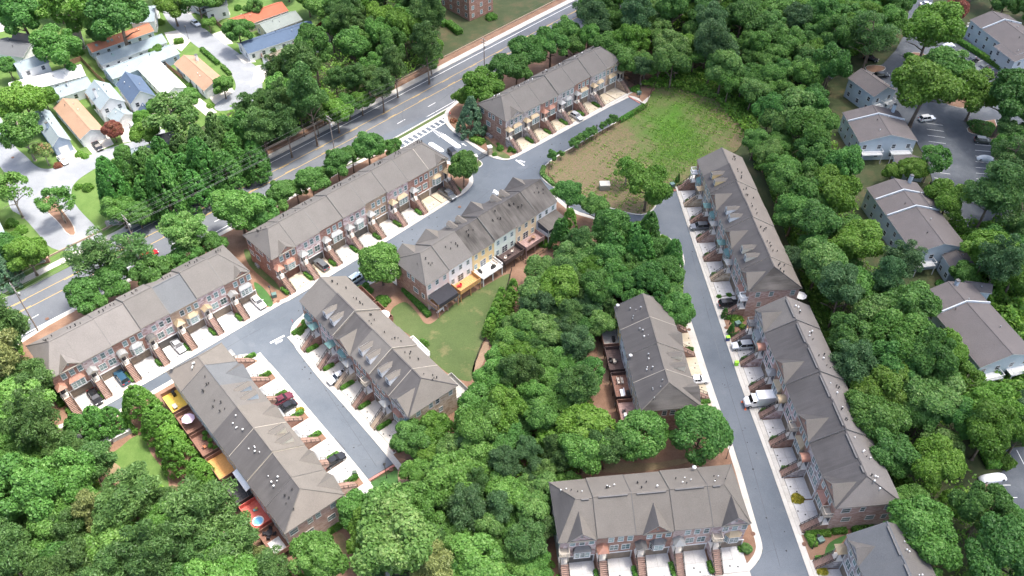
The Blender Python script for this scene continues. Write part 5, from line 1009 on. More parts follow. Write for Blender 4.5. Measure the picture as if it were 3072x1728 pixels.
# ---------------------------------------------------------------- detached houses and apartments
def house(vols, label, name='house', cat='house', group=None):
    """vols: list of dicts k,a,b,c (eave corners seen in the photo at height ze), ze, rise, roof, wall ..."""
    T = None
    for vi, q in enumerate(vols):
        k, ze = q['k'], q['ze']; zm = q.get('zm', ze)
        a, b, c = (at(k, *q[n], z=zm) for n in 'abc'); uu = b - a; L = uu.to_2d().length; uu = Vector((uu.x, uu.y, 0)).normalized(); vv = Vector((-uu.y, uu.x, 0))
        wd = (c - b).dot(vv)
        if wd < 0: a, b = b, a; uu = -uu; vv = -vv; wd = -wd; sw = True
        else: sw = False
        rz = math.atan2(uu.y, uu.x); a.z = 0
        if T is None: T = root(name, a + Vector((0, 0, .1)), rz, label, cat, group); Mi = (Matrix.Translation(T.location) @ Matrix.Rotation(rz, 4, 'Z')).inverted()
        P = put('wing' if vi else 'main_block', None, T); P.matrix_parent_inverse = Matrix(); P.matrix_local = Mi @ Matrix.Translation(a + Vector((0, 0, .1))) @ Matrix.Rotation(rz, 4, 'Z') if vi else Matrix()
        ov = .3; rise = q['rise']; zr = ze + rise; y2 = wd / 2; hip = q.get('hip', (0, 0)); h0, h1 = hip if not sw else hip[::-1]
        w0, w1, v0, v1 = ov, L - ov, ov, wd - ov
        m = MB(); zt = ze - .1
        m.box(w0, w1, v0, v1, -.1, zt)
        for xx, on in ((w0, h0), (w1, h1)):
            if not on: m.add([(xx, v0, zt), (xx, v1, zt), (xx, y2, zr - .25)], [(0, 2, 1) if xx == w0 else (0, 1, 2)])
        wl = m.build('wall', q['wall'], P)
        m = MB(); fl, fr, br, bl = (0, 0, ze), (L, 0, ze), (L, wd, ze), (0, wd, ze); ra, rb = (h0, y2, zr), (L - h1, y2, zr)
        dn = lambda p, d=.16: (p[0], p[1], p[2] - d)
        m.quad(fl, fr, rb, ra, 0); m.quad(br, bl, ra, rb, 1)
        if h0: m.tri(bl, fl, ra, 0); m.quad(dn(bl), dn(fl), fl, bl, 2)
        else: m.add([bl, ra, fl, dn(fl), dn(ra), dn(bl)], [(0, 1, 4, 5), (1, 2, 3, 4)], 2)
        if h1: m.tri(fr, br, rb, 0); m.quad(dn(fr), dn(br), br, fr, 2)
        else: m.add([fr, rb, br, dn(br), dn(rb), dn(fr)], [(0, 1, 4, 5), (1, 2, 3, 4)], 2)
        m.quad(dn(fl), dn(fr), fr, fl, 2); m.quad(dn(br), dn(bl), bl, br, 2); m.quad(dn(ra), dn(rb), dn(fr), dn(fl), 2); m.quad(dn(rb), dn(ra), dn(bl), dn(br), 2)
        rm = q['roof']; rm = rm if isinstance(rm, tuple) else (rm, rm)
        ro = m.build('roof', [rm[0], rm[1], q.get('trim', 'trim_white')], P)
        MB().box(ra[0], rb[0], y2 - .13, y2 + .13, zr - .05, zr + .05).build('ridge_cap', rm[0], P)
        sl = rise / y2
        for fx in q.get('sky', ()): MB().add([(L * fx, y2 * .45, ze + sl * y2 * .45 + .1), (L * fx + .8, y2 * .45, ze + sl * y2 * .45 + .1), (L * fx + .8, y2 * .72, ze + sl * y2 * .72 + .1), (L * fx, y2 * .72, ze + sl * y2 * .72 + .1)], [(0, 1, 2, 3)]).box(L * fx - .05, L * fx + .85, y2 * .43, y2 * .74, ze + sl * y2 * .4, ze + sl * y2 * .45).build('skylight', 'pane_teal', P)
        for fx, fy in q.get('par', ()):               # raised parapet band across the roof
            x_ = L * fx; e = .14; h_ = .45
            m = MB()
            for A_, B_ in (((0, ze), (y2, zr)), ((y2, zr), (wd, ze))):
                m.add([(x_ - e, A_[0], A_[1] - .05), (x_ + e, A_[0], A_[1] - .05), (x_ + e, A_[0], A_[1] + h_), (x_ - e, A_[0], A_[1] + h_), (x_ - e, B_[0], B_[1] - .05), (x_ + e, B_[0], B_[1] - .05), (x_ + e, B_[0], B_[1] + h_), (x_ - e, B_[0], B_[1] + h_)], [(0, 1, 2, 3), (7, 6, 5, 4), (3, 2, 6, 7), (1, 5, 6, 2), (0, 3, 7, 4)])
            m.build('parapet', 'siding_grey', P)
        for _ in range(q.get('nv', 3)):
            fx, fy = random.uniform(.15, .85), random.choice((random.uniform(.5, .85), random.uniform(1.15, 1.5))); yy = y2 * fy; mt = random.choice(('black_plastic', 'galvanised', 'white_paint'))
            o = put('roof_vent', shared(('vent', mt, 1.0), lambda: MB().lathe([(.06, -.3), (.06, .35), (.13, .36), (.13, .5), (.03, .55)], 7).mesh('roof_vent', mt, True)), P, (L * fx, yy, zr - abs(yy - y2) * sl))
        if q.get('chim'):
            fx, fy = q['chim']; MB().box(L * fx - .35, L * fx + .35, wd * fy - .35, wd * fy + .35, ze - .2, zr + .9, 0).box(L * fx - .42, L * fx + .42, wd * fy - .42, wd * fy + .42, zr + .9, zr + 1.05, 1).build('chimney', [q.get('chimmat', q['wall']), 'metal_dark'], P)
        st = max(1, int(ze // 2.6)); wp = q.get('pane', 'pane_dark')
        if q.get('wins', True):
            for s_ in range(st):
                zz = .9 + s_ * 2.7
                nL = max(2, int(L / 3.4)); nW = max(1, int(wd / 3.2))
                for j in range(nL):
                    xx = L * (j + .5) / nL
                    window(P, xx, v0, zz, .95, 1.25, 0, pane=wp); window(P, xx, v1, zz, .95, 1.25, math.pi, pane=wp)
                for j in range(nW):
                    yy = wd * (j + .5) / nW
                    if not (q.get('garage') and s_ == 0):
                        window(P, w0, yy, zz, .95, 1.25, -math.pi / 2, pane=wp); window(P, w1, yy, zz, .95, 1.25, math.pi / 2, pane=wp)
        if q.get('garage'):
            e_ = q['garage']; xx = (w1 if (e_ == 'b') != sw else w0); fc = math.pi / 2 if xx == w1 else -math.pi / 2
            n_ = 2 if wd > 7 else 1
            for j in range(n_): put('garage_door', shared('hgdoor', lambda: MB().box(-1.25, 1.25, -.05, .02, 0, 2.15).box(-1.35, 1.35, -.03, .02, 2.15, 2.25).box(-1.2, 1.2, -.07, -.05, .5, .55).box(-1.2, 1.2, -.07, -.05, 1.05, 1.1).box(-1.2, 1.2, -.07, -.05, 1.6, 1.65).mesh('garage_door', 'garage_white')), P, (xx, wd * (j + .5) / n_, .02), fc)
        if q.get('balc'):                             # balcony at one end
            e_ = q['balc']; xx = (w1 if (e_ == 'b') != sw else w0); sg = 1 if xx == w1 else -1; m = MB(); z_ = 2.9
            for (ya, yb) in ((wd * .08, wd * .42), (wd * .58, wd * .92)):
                x_a, x_b = sorted((xx, xx + sg * 1.9)); m.box(x_a, x_b, ya, yb, z_ - .2, z_)
                xo = xx + sg * 1.85
                for kk in np.linspace(ya, yb, 16): m.box(xo - .03, xo + .03, kk - .03, kk + .03, z_, z_ + 1)
                m.box(xo - .05, xo + .05, ya, yb, z_ + 1, z_ + 1.08)
                for yy in (ya, yb): m.box(x_a, x_b, yy - .04, yy + .04, z_ + .95, z_ + 1.05); m.box(xo - .08, xo + .08, yy - .08, yy + .08, 0, z_)
            m.build('balcony', 'trim_white', P)
    return T
def hv(k, a, b, c, ze=2.9, rise=1.7, roof='shingle_pale', wall='siding_white', **o): return dict(k=k, a=a, b=b, c=c, ze=ze, rise=rise, roof=roof, wall=wall, **o)
NG = 'houses of the upper left neighbourhood'
for v, lb in [
    ([hv('z1', (695, 400), (1165, 235), (1130, 185), roof='shingle_red', wall='siding_paleblue', sky=(.1, .28, .34))], 'long house with an orange-red roof and skylights'),
    ([hv('z1', (765, 495), (1265, 320), (1240, 255), sky=(.2,))], 'long house with a blue-grey roof just below the red roof'),
    ([hv('z1', (850, 600), (1360, 405), (1310, 325), wall='siding_blue')], 'long blue house with a pale blue-grey roof'),
    ([hv('z1', (1030, 515), (1240, 730), (1475, 722), roof='shingle_white', garage='b')], 'house with a glaring white roof beside the brown-roofed house'),
    ([hv('z1', (1310, 485), (1540, 690), (1710, 615), roof='shingle_orange', garage='b', chim=(.2, .8))], 'white house with a brown roof beside the curving street'),
    ([hv('z1', (400, 815), (605, 1055), (790, 980), roof='shingle_orange', garage='b')], 'long house with an orange-brown roof above a black car'),
    ([hv('z1', (240, 885), (395, 1110), (548, 1072), wall='siding_blue', garage='b', ze=3.4, rise=2.2, chim=(.6, .35))], 'corner house with a pale blue roof and blue walls'),
    ([hv('z1', (640, 695), (755, 835), (945, 765), ze=5.2, rise=2.6, chim=(.55, .2)), hv('z1', (785, 870), (885, 935), (1030, 870), ze=2.6, garage='b')], 'white two-storey house with a pale blue roof and front garage'),
    ([hv('z1', (875, 640), (985, 790), (1150, 690), ze=5.2, rise=3, roof='shingle_navy'), hv('z1', (1005, 805), (1085, 870), (1165, 825), ze=2.6, roof='shingle_navy', garage='b')], 'white two-storey house with a navy roof'),
    ([hv('z1', (425, 750), (705, 655), (640, 585), chim=(.45, .4))], 'long low house with a pale roof right of the yellow-green tree'),
    ([hv('z1', (100, 720), (650, 572), (545, 500), roof='shingle_white')], 'very long house with a bleached white roof'),
    ([hv('z1', (150, 550), (375, 470), (320, 412), ze=5.4, roof='shingle_pale')], 'white two-storey house with a slate blue roof at the left'),
    ([hv('z1', (85, 302), (292, 335), (322, 285), ze=5.4, roof='shingle_taupe', wall='siding_cream')], 'cream two-storey house with a dark taupe roof'),
    ([hv('z1', (-100, 400), (172, 437), (110, 290), ze=5, roof='shingle_blue')], 'white house with a blue-grey roof at the left edge'),
    ([hv('z1', (645, 215), (790, 210), (770, 160), ze=3.5, roof='shingle_sage', wall='siding_sage')], 'sage green house half hidden below the large dark tree'),
    ([hv('z1', (500, 310), (625, 285), (570, 235), ze=3, roof='shingle_tan', wall='siding_sage')], 'small olive house between the trees at the top left'),
    ([hv('z1', (985, 180), (1168, 163), (1095, 50), ze=4, roof='shingle_pale')], 'pale blue-roofed house right of the large dark tree'),
    ([hv('z1', (1545, 70), (1722, 42), (1700, -30), ze=4.5, roof='shingle_sage')], 'white house with a grey-green roof at the top edge'),
    ([hv('z1', (1400, 15), (1500, 60), (1560, -20), ze=3, roof='shingle_blue', wall='siding_grey')], 'grey house left of the grey-green roof at the top edge'),
    ([hv('z2', (-130, 215), (248, 82), (205, 2), roof='shingle_rust', wall='siding_tan')], 'long house with a rust red roof beside the trees'),
    ([hv('z2', (80, 252), (352, 150), (298, 75), roof='shingle_sage', wall='siding_beige')], 'long house with a sage grey roof'),
    ([hv('z2', (-60, 410), (468, 236), (408, 150), roof='shingle_navy', wall='siding_white')], 'long house with a navy roof'),
    ([hv('z2', (120, 490), (572, 288), (520, 225), roof='shingle_tan', wall='siding_white', garage='a')], 'long white house with a tan roof'),
    ([hv('z2', (210, 552), (430, 430), (390, 385), roof='shingle_pale', wall='siding_paleblue')], 'pale blue house tucked against the tree belt'),
    ([hv('z1', (1180, 1090), (1375, 1045), (1330, 1005), roof='shingle_blue', wall='siding_grey')], 'dark grey roof behind the cypress screen'),
    ([hv('z1', (1000, 1197), (1190, 1162), (1130, 1110), roof='shingle_pale', wall='siding_paleblue')], 'pale blue roof beside the neighbourhood bend'),
    ([hv('z1', (725, 1282), (850, 1347), (930, 1250), roof='shingle_taupe', wall='siding_tan', hip=(2, 2))], 'hipped taupe roof by the round lawn shrubs'),
    ([hv('z5', (-80, 60), (125, 490), (-60, 560), ze=5, roof='shingle_pale', wall='brick_red')], 'red brick building at the left edge below the shrub bank'),
]: house(v, lb, group=NG)
house([hv('z2', (1330, 10), (1612, 165), (1820, 95), ze=9.2, zm=0, rise=3, wall='brick_red', roof='shingle_grey', pane='pane_teal')], 'red brick and white townhouse block at the top edge above the main road', 'apartment_block', 'building')
AW = dict(ze=6.0, rise=2.2, roof='shingle_apartment', wall='siding_paleblue')
for v, lb in [
    ([hv('z4', (1522, 150), (1870, 420), (2110, 330), **AW, par=((.28, 0),), balc='a'), hv('z4', (1700, 350), (1860, 470), (2000, 400), ze=5.4, rise=1.2, roof='shingle_apartment', wall='siding_grey')], 'white apartment block with outside stairs at the upper right'),
    ([hv('z4', (600, 590), (800, 735), (925, 650), **AW, balc='b', chim=(.9, .85))], 'apartment block with white balconies half hidden by pines'),
    ([hv('z4', (560, 850), (690, 1078), (1170, 1125), **AW, par=((.32, 0),), balc='b', chim=(.1, .85)), hv('z4', (945, 1175), (960, 1250), (1190, 1200), ze=4.5, rise=1, roof='shingle_apartment', wall='siding_paleblue')], 'apartment block with a broad grey roof beside the parking bays'),
    ([hv('z8', (740, -30), (1100, 470), (1525, 440), **AW, par=((.2, 0), (.45, 0)), balc='b', chim=(.03, .8)), hv('z8', (1310, 475), (1385, 585), (1520, 490), ze=4.6, rise=1.2, roof='shingle_apartment', wall='siding_paleblue', nv=1), hv('z8', (1010, 40), (1090, 150), (1300, 100), ze=5.6, rise=1.5, roof='shingle_apartment', wall='siding_paleblue', nv=1)], 'long stepped apartment block in the middle of the right side'),
    ([hv('z8', (1130, 770), (1600, 1330), (2080, 1290), **AW, par=((.3, 0),), balc='b', chim=(.05, .6)), hv('z8', (1480, 745), (1690, 770), (1610, 690), ze=4.8, rise=1.4, roof='shingle_apartment', wall='siding_paleblue', nv=1)], 'large dark-roofed apartment block at the lower right'),
    ([hv('z4', (340, 420), (520, 480), (600, 400), ze=5.5, rise=1.8, roof='shingle_apartment', wall='siding_paleblue')], 'apartment roof buried among the upper right pines')]:
    house(v, lb, 'apartment_block', 'building', 'apartments behind the right woods')
# ---------------------------------------------------------------- vehicles
CARP = {'sedan': (4.7, 1.84, 1.42, .30), 'hatch': (4.2, 1.80, 1.52, .20), 'suv': (4.75, 1.9, 1.68, .12), 'pickup': (5.6, 1.98, 1.8, 0)}
def loft(b, rings, m=0, cap=True):
    n = len(rings[0]); s = len(b.v)
    for r in rings: b.v += [tuple(q) for q in r]
    for i in range(len(rings) - 1):
        for j in range(n): b.f.append((s + i * n + j, s + i * n + (j + 1) % n, s + (i + 1) * n + (j + 1) % n, s + (i + 1) * n + j)); b.m.append(m)
    if cap: b.f.append(tuple(s + j for j in reversed(range(n)))); b.m.append(m); b.f.append(tuple(s + (len(rings) - 1) * n + j for j in range(n))); b.m.append(m)
def car_parts(kind, paint):
    L, Wd, Hh, _ = CARP[kind]; hl, hw = L / 2, Wd / 2; belt = Hh * (.60 if kind != 'sedan' else .62); out = []
    def ring(x, w_, z0, z1): return [(x, -w_ * .94, z0), (x, w_ * .94, z0), (x, w_, z0 + .18), (x, w_, z1 - .14), (x, w_ * .9, z1), (x, -w_ * .9, z1), (x, -w_, z1 - .14), (x, -w_, z0 + .18)]
    hood = belt - (.06 if kind in ('suv', 'pickup') else .1); b = MB()
    st = [(-hl, .80, .42, belt - .2), (-hl + .12, .93, .30, belt - .06), (-hl + .6, 1, .24, belt), (0, 1, .22, belt), (hl - 1.55, 1, .24, belt - .01), (hl - .9, .99, .24, hood), (hl - .22, .93, .28, hood - .08), (hl, .78, .40, hood - .26)]
    loft(b, [ring(x, w_ * hw, z0, z1) for x, w_, z0, z1 in st])
    out.append(('body', b.mesh('body', paint, False)))
    if kind == 'sedan': cab = [(hl - 1.45, .80), (hl - 2.15, .66), (-hl + 1.35, .66), (-hl + .55, .78)]
    elif kind == 'pickup': cab = [(hl - 1.45, .84), (hl - 2.0, .70), (-hl + 2.35, .70), (-hl + 2.15, .82)]
    else: cab = [(hl - 1.35, .84), (hl - 2.0, .68), (-hl + .55, .68), (-hl + .12, .82)]
    zs = [belt - .02, Hh - .05, Hh - .05, belt - .02]; g = MB()
    (x0, w0), (x1, w1), (x2, w2), (x3, w3) = cab
    V = [(x0, -w0 * hw * 1.1, zs[0]), (x0, w0 * hw * 1.1, zs[0]), (x3, w3 * hw * 1.1, zs[0]), (x3, -w3 * hw * 1.1, zs[0]), (x1, -w1 * hw, zs[1]), (x1, w1 * hw, zs[1]), (x2, w2 * hw, zs[1]), (x2, -w2 * hw, zs[1])]
    g.add(V, [(0, 1, 5, 4), (1, 2, 6, 5), (2, 3, 7, 6), (3, 0, 4, 7), (4, 5, 6, 7)]); out.append(('windows', g.mesh('windows', 'car_glass')))
    r = MB(); xr0, xr1 = x1 + .06, x2 - .06
    r.prism([(xr0, -w1 * hw * .92), (xr0 + .05, 0), (xr0, w1 * hw * .92), (xr0 - .2, w1 * hw * 1.04), (xr1 + .2, w2 * hw * 1.04), (xr1, w2 * hw * .92), (xr1, -w2 * hw * .92), (xr1 + .2, -w2 * hw * 1.04), (xr0 - .2, -w1 * hw * 1.04)], Hh - .07, Hh)
    for sg in (-1, 1):
        for xa, xb in ((x0, x1), (x3, x2), ((x1 + x2) / 2 + .1, (x1 + x2) / 2 + .1)):
            r.tube([(xa, sg * (w0 if xa > 0 else w3) * hw * 1.09, belt - .04), (xb, sg * w1 * hw * 1.0, Hh - .05)], .05, 4)
    out.append(('roof', r.mesh('roof', paint)))
    if kind == 'pickup': out.append(('bed', MB().box(-hl + .15, -hl + 2.0, -hw * .8, hw * .8, belt - .03, belt + .012).mesh('bed', 'black_plastic')))
    lt = shared('hlamp', lambda: MB().box(-.1, .08, -.22, .22, -.08, .08).mesh('headlight', 'lamp_lens')); tl = shared('tlamp', lambda: MB().box(-.05, .08, -.2, .2, -.09, .09).mesh('tail_light', 'tail_red'))
    for sg in (-1, 1): out.append(('headlight', lt, (hl - .1, sg * hw * .62, hood - .22))); out.append(('tail_light', tl, (-hl + .02, sg * hw * .62, belt - .2))); out.append(('mirror', shared(('mir', paint), lambda: MB().box(-.1, .08, -.12, .12, -.07, .09).mesh('mirror', paint)), (x0 - .35, sg * (hw + .06), belt + .06)))
    return out
def wheel_mesh(): 
    b = MB(); n = 16
    for (r, y, m) in (): pass
    def cyl(r0, y0, y1, m): 
        s = len(b.v); b.v += [(r0 * math.cos(t * 2 * math.pi / n), y, r0 * math.sin(t * 2 * math.pi / n)) for y in (y0, y1) for t in range(n)]
        for t in range(n): b.f.append((s + t, s + (t + 1) % n, s + n + (t + 1) % n, s + n + t)); b.m.append(m)
        b.f.append(tuple(s + t for t in range(n))); b.m.append(m); b.f.append(tuple(s + n + t for t in reversed(range(n)))); b.m.append(m)
    cyl(.34, -.11, .11, 0); cyl(.21, -.125, .125, 1)
    return b.mesh('wheel', ['rubber', 'alloy'])
def car(k, x, y, fx, fy, kind, color, label, group=None, z=.18, hd=None):
    p = at(k, x, y, .75); q = at(k, fx, fy, .75); d = q - p; a = math.atan2(d.y, d.x) if hd is None else hd
    T = root('pickup_truck' if kind == 'pickup' else 'car', (p.x, p.y, z), a, label, 'pickup' if kind == 'pickup' else 'car', group)
    for o in shared(('car', kind, color), lambda: car_parts(kind, 'paint_' + color)): put(o[0], o[1], T, o[2] if len(o) > 2 else None)
    L, Wd, Hh, _ = CARP[kind]
    for sx in (L / 2 - .85, -L / 2 + .85):
        for sy in (-1, 1): put('wheel', shared('wheel', wheel_mesh), T, (sx, sy * (Wd / 2 - .1), .34))
    return T
def out_of(row_): a, uu, vv, W, rz, n = ROWS[row_]; return rz - math.pi / 2
PK = 'cars parked at the townhouses'
car('A', 1330, 925, 0, 0, 'hatch', 'silver', 'silver hatchback in a driveway of the far row', PK, .32, out_of('A'))
car('B', 1882, 492, 0, 0, 'pickup', 'grey', 'dark grey pickup truck in the last driveway of the middle row', PK, .32, out_of('B')); car('B', 738, 1132, 0, 0, 'suv', 'grey', 'dark grey estate car in the second driveway of the middle row', PK, .32, out_of('B') + math.pi)
car('B', 1060, 1245, 1120, 1205, 'suv', 'iceblue', 'pale blue wagon parked beside the round corner tree', PK, .2); car('B', 1933, 122, 1965, 160, 'suv', 'black', 'black car driving in at the entrance islands', None, .04)
car('C', 1993, 522, 0, 0, 'sedan', 'white', 'white car in the right end driveway of the far left row', PK, .32, out_of('C')); car('C', 1322, 887, 0, 0, 'sedan', 'silver', 'silver sedan in the fourth driveway of the far left row', PK, .32, out_of('C')); car('C', 852, 1152, 0, 0, 'suv', 'navy', 'blue car in the second driveway of the far left row', PK, .32, out_of('C') + math.pi); car('C', 628, 1312, 0, 0, 'sedan', 'black', 'black sedan in the first driveway of the far left row', PK, .32, out_of('C'))
car('C', 1080, 117, 1125, 95, 'hatch', 'red', 'red car driving along the main road', None, .03)
car('E', 428, 868, 0, 0, 'sedan', 'white', 'white sedan in a driveway of the dormered row', PK, .32, out_of('E'))
car('F', 783, 402, 0, 0, 'sedan', 'maroon', 'maroon sedan in front of the decked row', PK, .32, out_of('F')); car('F', 805, 455, 0, 0, 'sedan', 'black', 'black sedan beside the maroon sedan', PK, .32, out_of('F') + math.pi); car('F', 1117, 792, 0, 0, 'sedan', 'black', 'black sedan beside the dark skid mark on the dead-end street', PK, .32, out_of('F'))
car('G', 1030, 857, 0, 0, 'sedan', 'white', 'white car half hidden behind the eaves of the short row', PK, .32, out_of('G'))
car('H', 278, 656, 0, 0, 'suv', 'grey', 'dark bronze sport utility car in the third driveway of the upper right row', PK, .32, out_of('H')); car('H', 530, 1312, 0, 0, 'suv', 'black', 'black sport utility car in the last driveway of the upper right row', PK, .32, out_of('H') + math.pi)
car('I', 92, 270, 0, 0, 'suv', 'silver', 'silver sport utility car with a rear bike rack on the lower right row', PK, .32, out_of('I'))
LG = 'cars in the apartment parking lot'
for x, y, fx, fy, kd, cl, lb in [(1535, 455, 1480, 465, 'sedan', 'black', 'black sedan nearest the long parking hedge'), (1613, 512, 1560, 522, 'sedan', 'olive', 'dark bronze sedan second along the parking hedge'), (1692, 572, 1650, 585, 'sedan', 'black', 'black sedan third along the parking hedge'), (855, 568, 910, 562, 'suv', 'black', 'black sport utility car beside the balconied apartments'), (1200, 893, 1255, 885, 'suv', 'white', 'white car at the first parking bay below the huge tree'), (1625, 1060, 1690, 1068, 'suv', 'olive', 'dark green sport utility car in the right-hand bays'), (1288, 1410, 1330, 1418, 'suv', 'black', 'black car beside the lime shrub tree in the lot'), (1200, 30, 1250, 32, 'sedan', 'white', 'white car at the very top of the lot'), (1200, 54, 1255, 58, 'sedan', 'black', 'dark car between the white car and the covered car'), (778, 440, 820, 450, 'sedan', 'black', 'black car under the tall lot pines')]: car('z4', x, y, fx, fy, kd, cl, lb, LG, .11)
car('z8', 1888, 337, 1930, 340, 'hatch', 'red', 'red car at the right edge beneath the pines', LG, .11)
for x, y, fx, fy, kd, cl, lb in [(735, 1100, 765, 1135, 'sedan', 'black', 'black sedan below the orange-brown roof'), (475, 1205, 505, 1235, 'sedan', 'white', 'white sedan at the corner house drive'), (1475, 172, 1505, 195, 'sedan', 'white', 'white car parked on the upper neighbourhood street'), (1162, 912, 1190, 940, 'suv', 'black', 'black car half under the sparse tree'), (1015, 965, 1035, 995, 'suv', 'white', 'white car before the white garage')]: car('z1', x, y, fx, fy, kd, cl, lb, 'cars in the upper left neighbourhood', .15)
def covered(k, x, y, fx, fy, label, L=4.7, h=1.5, name='covered_car', cat='car', mat='tarp', z=.11):
    p = at(k, x, y, .7); q = at(k, fx, fy, .7); a = math.atan2(q.y - p.y, q.x - p.x); T = root(name, (p.x, p.y, z), a, label, cat)
    b = MB(); rg = []
    for t in np.linspace(-1, 1, 11):
        e = max(.05, (1 - abs(t) ** 5)); hh = (.75 + (h - .75) * max(0, math.cos((t + .1) * 1.75)) ** .6) * (.55 + .45 * e); w_ = .95 * (.75 + .25 * e)
        rg.append([(t * L / 2, w_ * math.cos(s), .03 + hh * max(0, math.sin(s)) ** .75) for s in np.linspace(0, math.pi, 9)])
    loft(b, rg); b.build('cover', mat, T, smooth=True)
    for sx in (-1, 1):
        for sy in (-1, 1): put('wheel', shared('wheel', wheel_mesh), T, (sx * (L / 2 - .9), sy * .78, .34))
    return T
covered('z4', 1362, 342, 1420, 335, 'car under a pale cover beside the parking hedge'); covered('z4', 1197, 84, 1250, 88, 'car under a pale cover at the top of the lot'); covered('z4', 1650, 1196, 1715, 1205, 'car under a silver cover in the right-hand bays')
covered('b4', 1700, 705, 1800, 690, 'covered white boat on a trailer in the lower right lot', 5.2, 1.35, 'boat', 'boat', 'foam_white')
# white box van
p = at('I', 198, 592, 1.2); T = root('box_van', (p.x, p.y, .3), out_of('I'), 'white box van backed up to the long lower right row', 'van')
b = MB(); b.box(-2.9, 1.0, -1.1, 1.1, .55, 2.95); b.build('cargo_box', 'paint_white', T)
b = MB(); loft(b, [[(x, -w_, z0), (x, w_, z0), (x, w_, z1), (x, w_ * .85, z1 + .05), (x, -w_ * .85, z1 + .05), (x, -w_, z1)] for x, w_, z0, z1 in ((1.0, .98, .4, 2.25), (1.9, .98, .35, 2.2), (2.35, .95, .35, 1.45), (3.1, .9, .35, 1.25), (3.35, .8, .42, 1.0))]); b.build('cab', 'paint_white', T)
MB().add([(1.95, -.86, 2.18), (1.95, .86, 2.18), (2.37, .88, 1.52), (2.37, -.88, 1.52)], [(3, 2, 1, 0)]).add([(x + .03, y, z + .03) for x, y, z in ((1.95, -.86, 2.18), (1.95, .86, 2.18), (2.37, .88, 1.52), (2.37, -.88, 1.52))], [(3, 2, 1, 0), (0, 1, 2, 3)]).box(1.25, 1.9, -1.0, -.985, 1.45, 2.05).box(1.25, 1.9, .985, 1.0, 1.45, 2.05).build('windows', 'car_glass', T)
for sx in (-1.9, 2.3):
    for sy in (-.95, .95): put('wheel', shared('wheel', wheel_mesh), T, (sx, sy, .34))
for sy in (-.6, .6): put('headlight', shared('hlamp', None), T, (3.3, sy, .85))

# ---------------------------------------------------------------- poles, wires, lamps, signs
def pole(k, x, y, h, label, arms=2, r=.17):
    p = at(k, x, y); T = root('utility_pole', p, R(45), label, 'utility pole', 'utility poles along the main road')
    MB().tube([(0, 0, 0), (0, 0, h)], r, 9, r2=r * .65).build('post', 'wood_pole', T)
    for i in range(arms):
        z = h - .5 - i * 1.1; a = MB().box(-.06, .06, -1.2, 1.2, z - .06, z + .06).build('crossarm', 'wood_pole', T)
        for yy in (-1.1, -.5, .5, 1.1): put('insulator', shared('insul', lambda: MB().lathe([(.05, 0), (.08, .05), (.05, .1), (.08, .15), (.03, .22)], 7).mesh('insulator', 'galvanised')), a, (0, yy, z + .06))
    MB().lathe([(.22, 0), (.26, .08), (.26, .75), (.2, .85)], 10, (.42, 0, h - 3.6)).build('transformer', 'galvanised', T)
    return p + Vector((0, 0, h))
PT = [pole('p', 115, 993, 14.5, 'tall utility pole left of the far left row'), pole('p', 421, 767, 12.5, 'utility pole beside the red car'), pole('p', 1005, 459, 12.0, 'utility pole behind the middle row'), pole('p', 1454, 230, 13.0, 'utility pole behind the far row'), pole('p', 1757, 38, 12.5, 'utility pole at the top edge by the woods')]
dirv = Vector((.7, .72, 0)); PT = [PT[0] - dirv * 60] + PT + [PT[-1] + dirv * 60]; side = Vector((-.72, .7, 0))
for wi, (so, dz) in enumerate(((-1.9, -.1), (-.7, .1), (.7, -.5), (2.0, -.3), (.0, -2.6), (.6, -3.4))):
    pts = []
    for a, b in zip(PT, PT[1:]):
        for t in np.linspace(0, 1, 9)[:-1]: pts.append(a.lerp(b, t) + side * so + Vector((0, 0, dz - 4.2 * t * (1 - t) * .55)))
    tag(MB().tube(pts, .012 if wi < 4 else .02, 3).build('power_line', 'wire'), ('thin overhead wire strung along the main road poles' if wi < 4 else 'dark lower cable strung along the main road poles'), 'cable', 'overhead wires along the main road' if wi < 4 else 'lower cables along the main road')
def lamp(k, x, y, label, h=4.8):
    p = at(k, x, y); T = root('street_lamp', p, 0, label, 'street lamp', 'black street lamps')
    MB().lathe([(.16, 0), (.14, .25), (.07, .4), (.05, h - .35)], 9).build('post', 'iron', T)
    MB().lathe([(.05, h - .4), (.18, h - .35), (.22, h - .05), (.30, h), (.12, h + .14), (.03, h + .25)], 9).build('lantern', 'iron', T)
for k, x, y, lb in [('p', 2178, 1376.6, 'black street lamp above the bottom row beside the road'), ('p', 2436, 1647, 'black street lamp by the lower right mulch bed'), ('p', 1160.7, 1435, 'black street lamp at the dead end between two rows'), ('z3', 632, 1055, 'black street lamp on the field verge'), ('z3', 960, 740, 'black street lamp at the red kerb of the far row'), ('z6', 130, 825, 'black street lamp between the far left and middle rows'), ('z7', 1640, 1000, 'black street lamp beside the slim arborvitae'), ('b4', 1765, 570, 'lamp post on the hedge of the lower right lot'), ('z1', 1425, 300, 'lamp post on the upper neighbourhood street')]: lamp(k, x, y, lb)
def text_mesh(tx):
    t = bpy.data.objects.new('lettering', tx); col.objects.link(t); bpy.context.view_layer.update()
    me = bpy.data.meshes.new_from_object(t.evaluated_get(bpy.context.evaluated_depsgraph_get())); bpy.data.objects.remove(t)
    if not me.materials: me.materials.append(MATS['white_paint'])
    return me
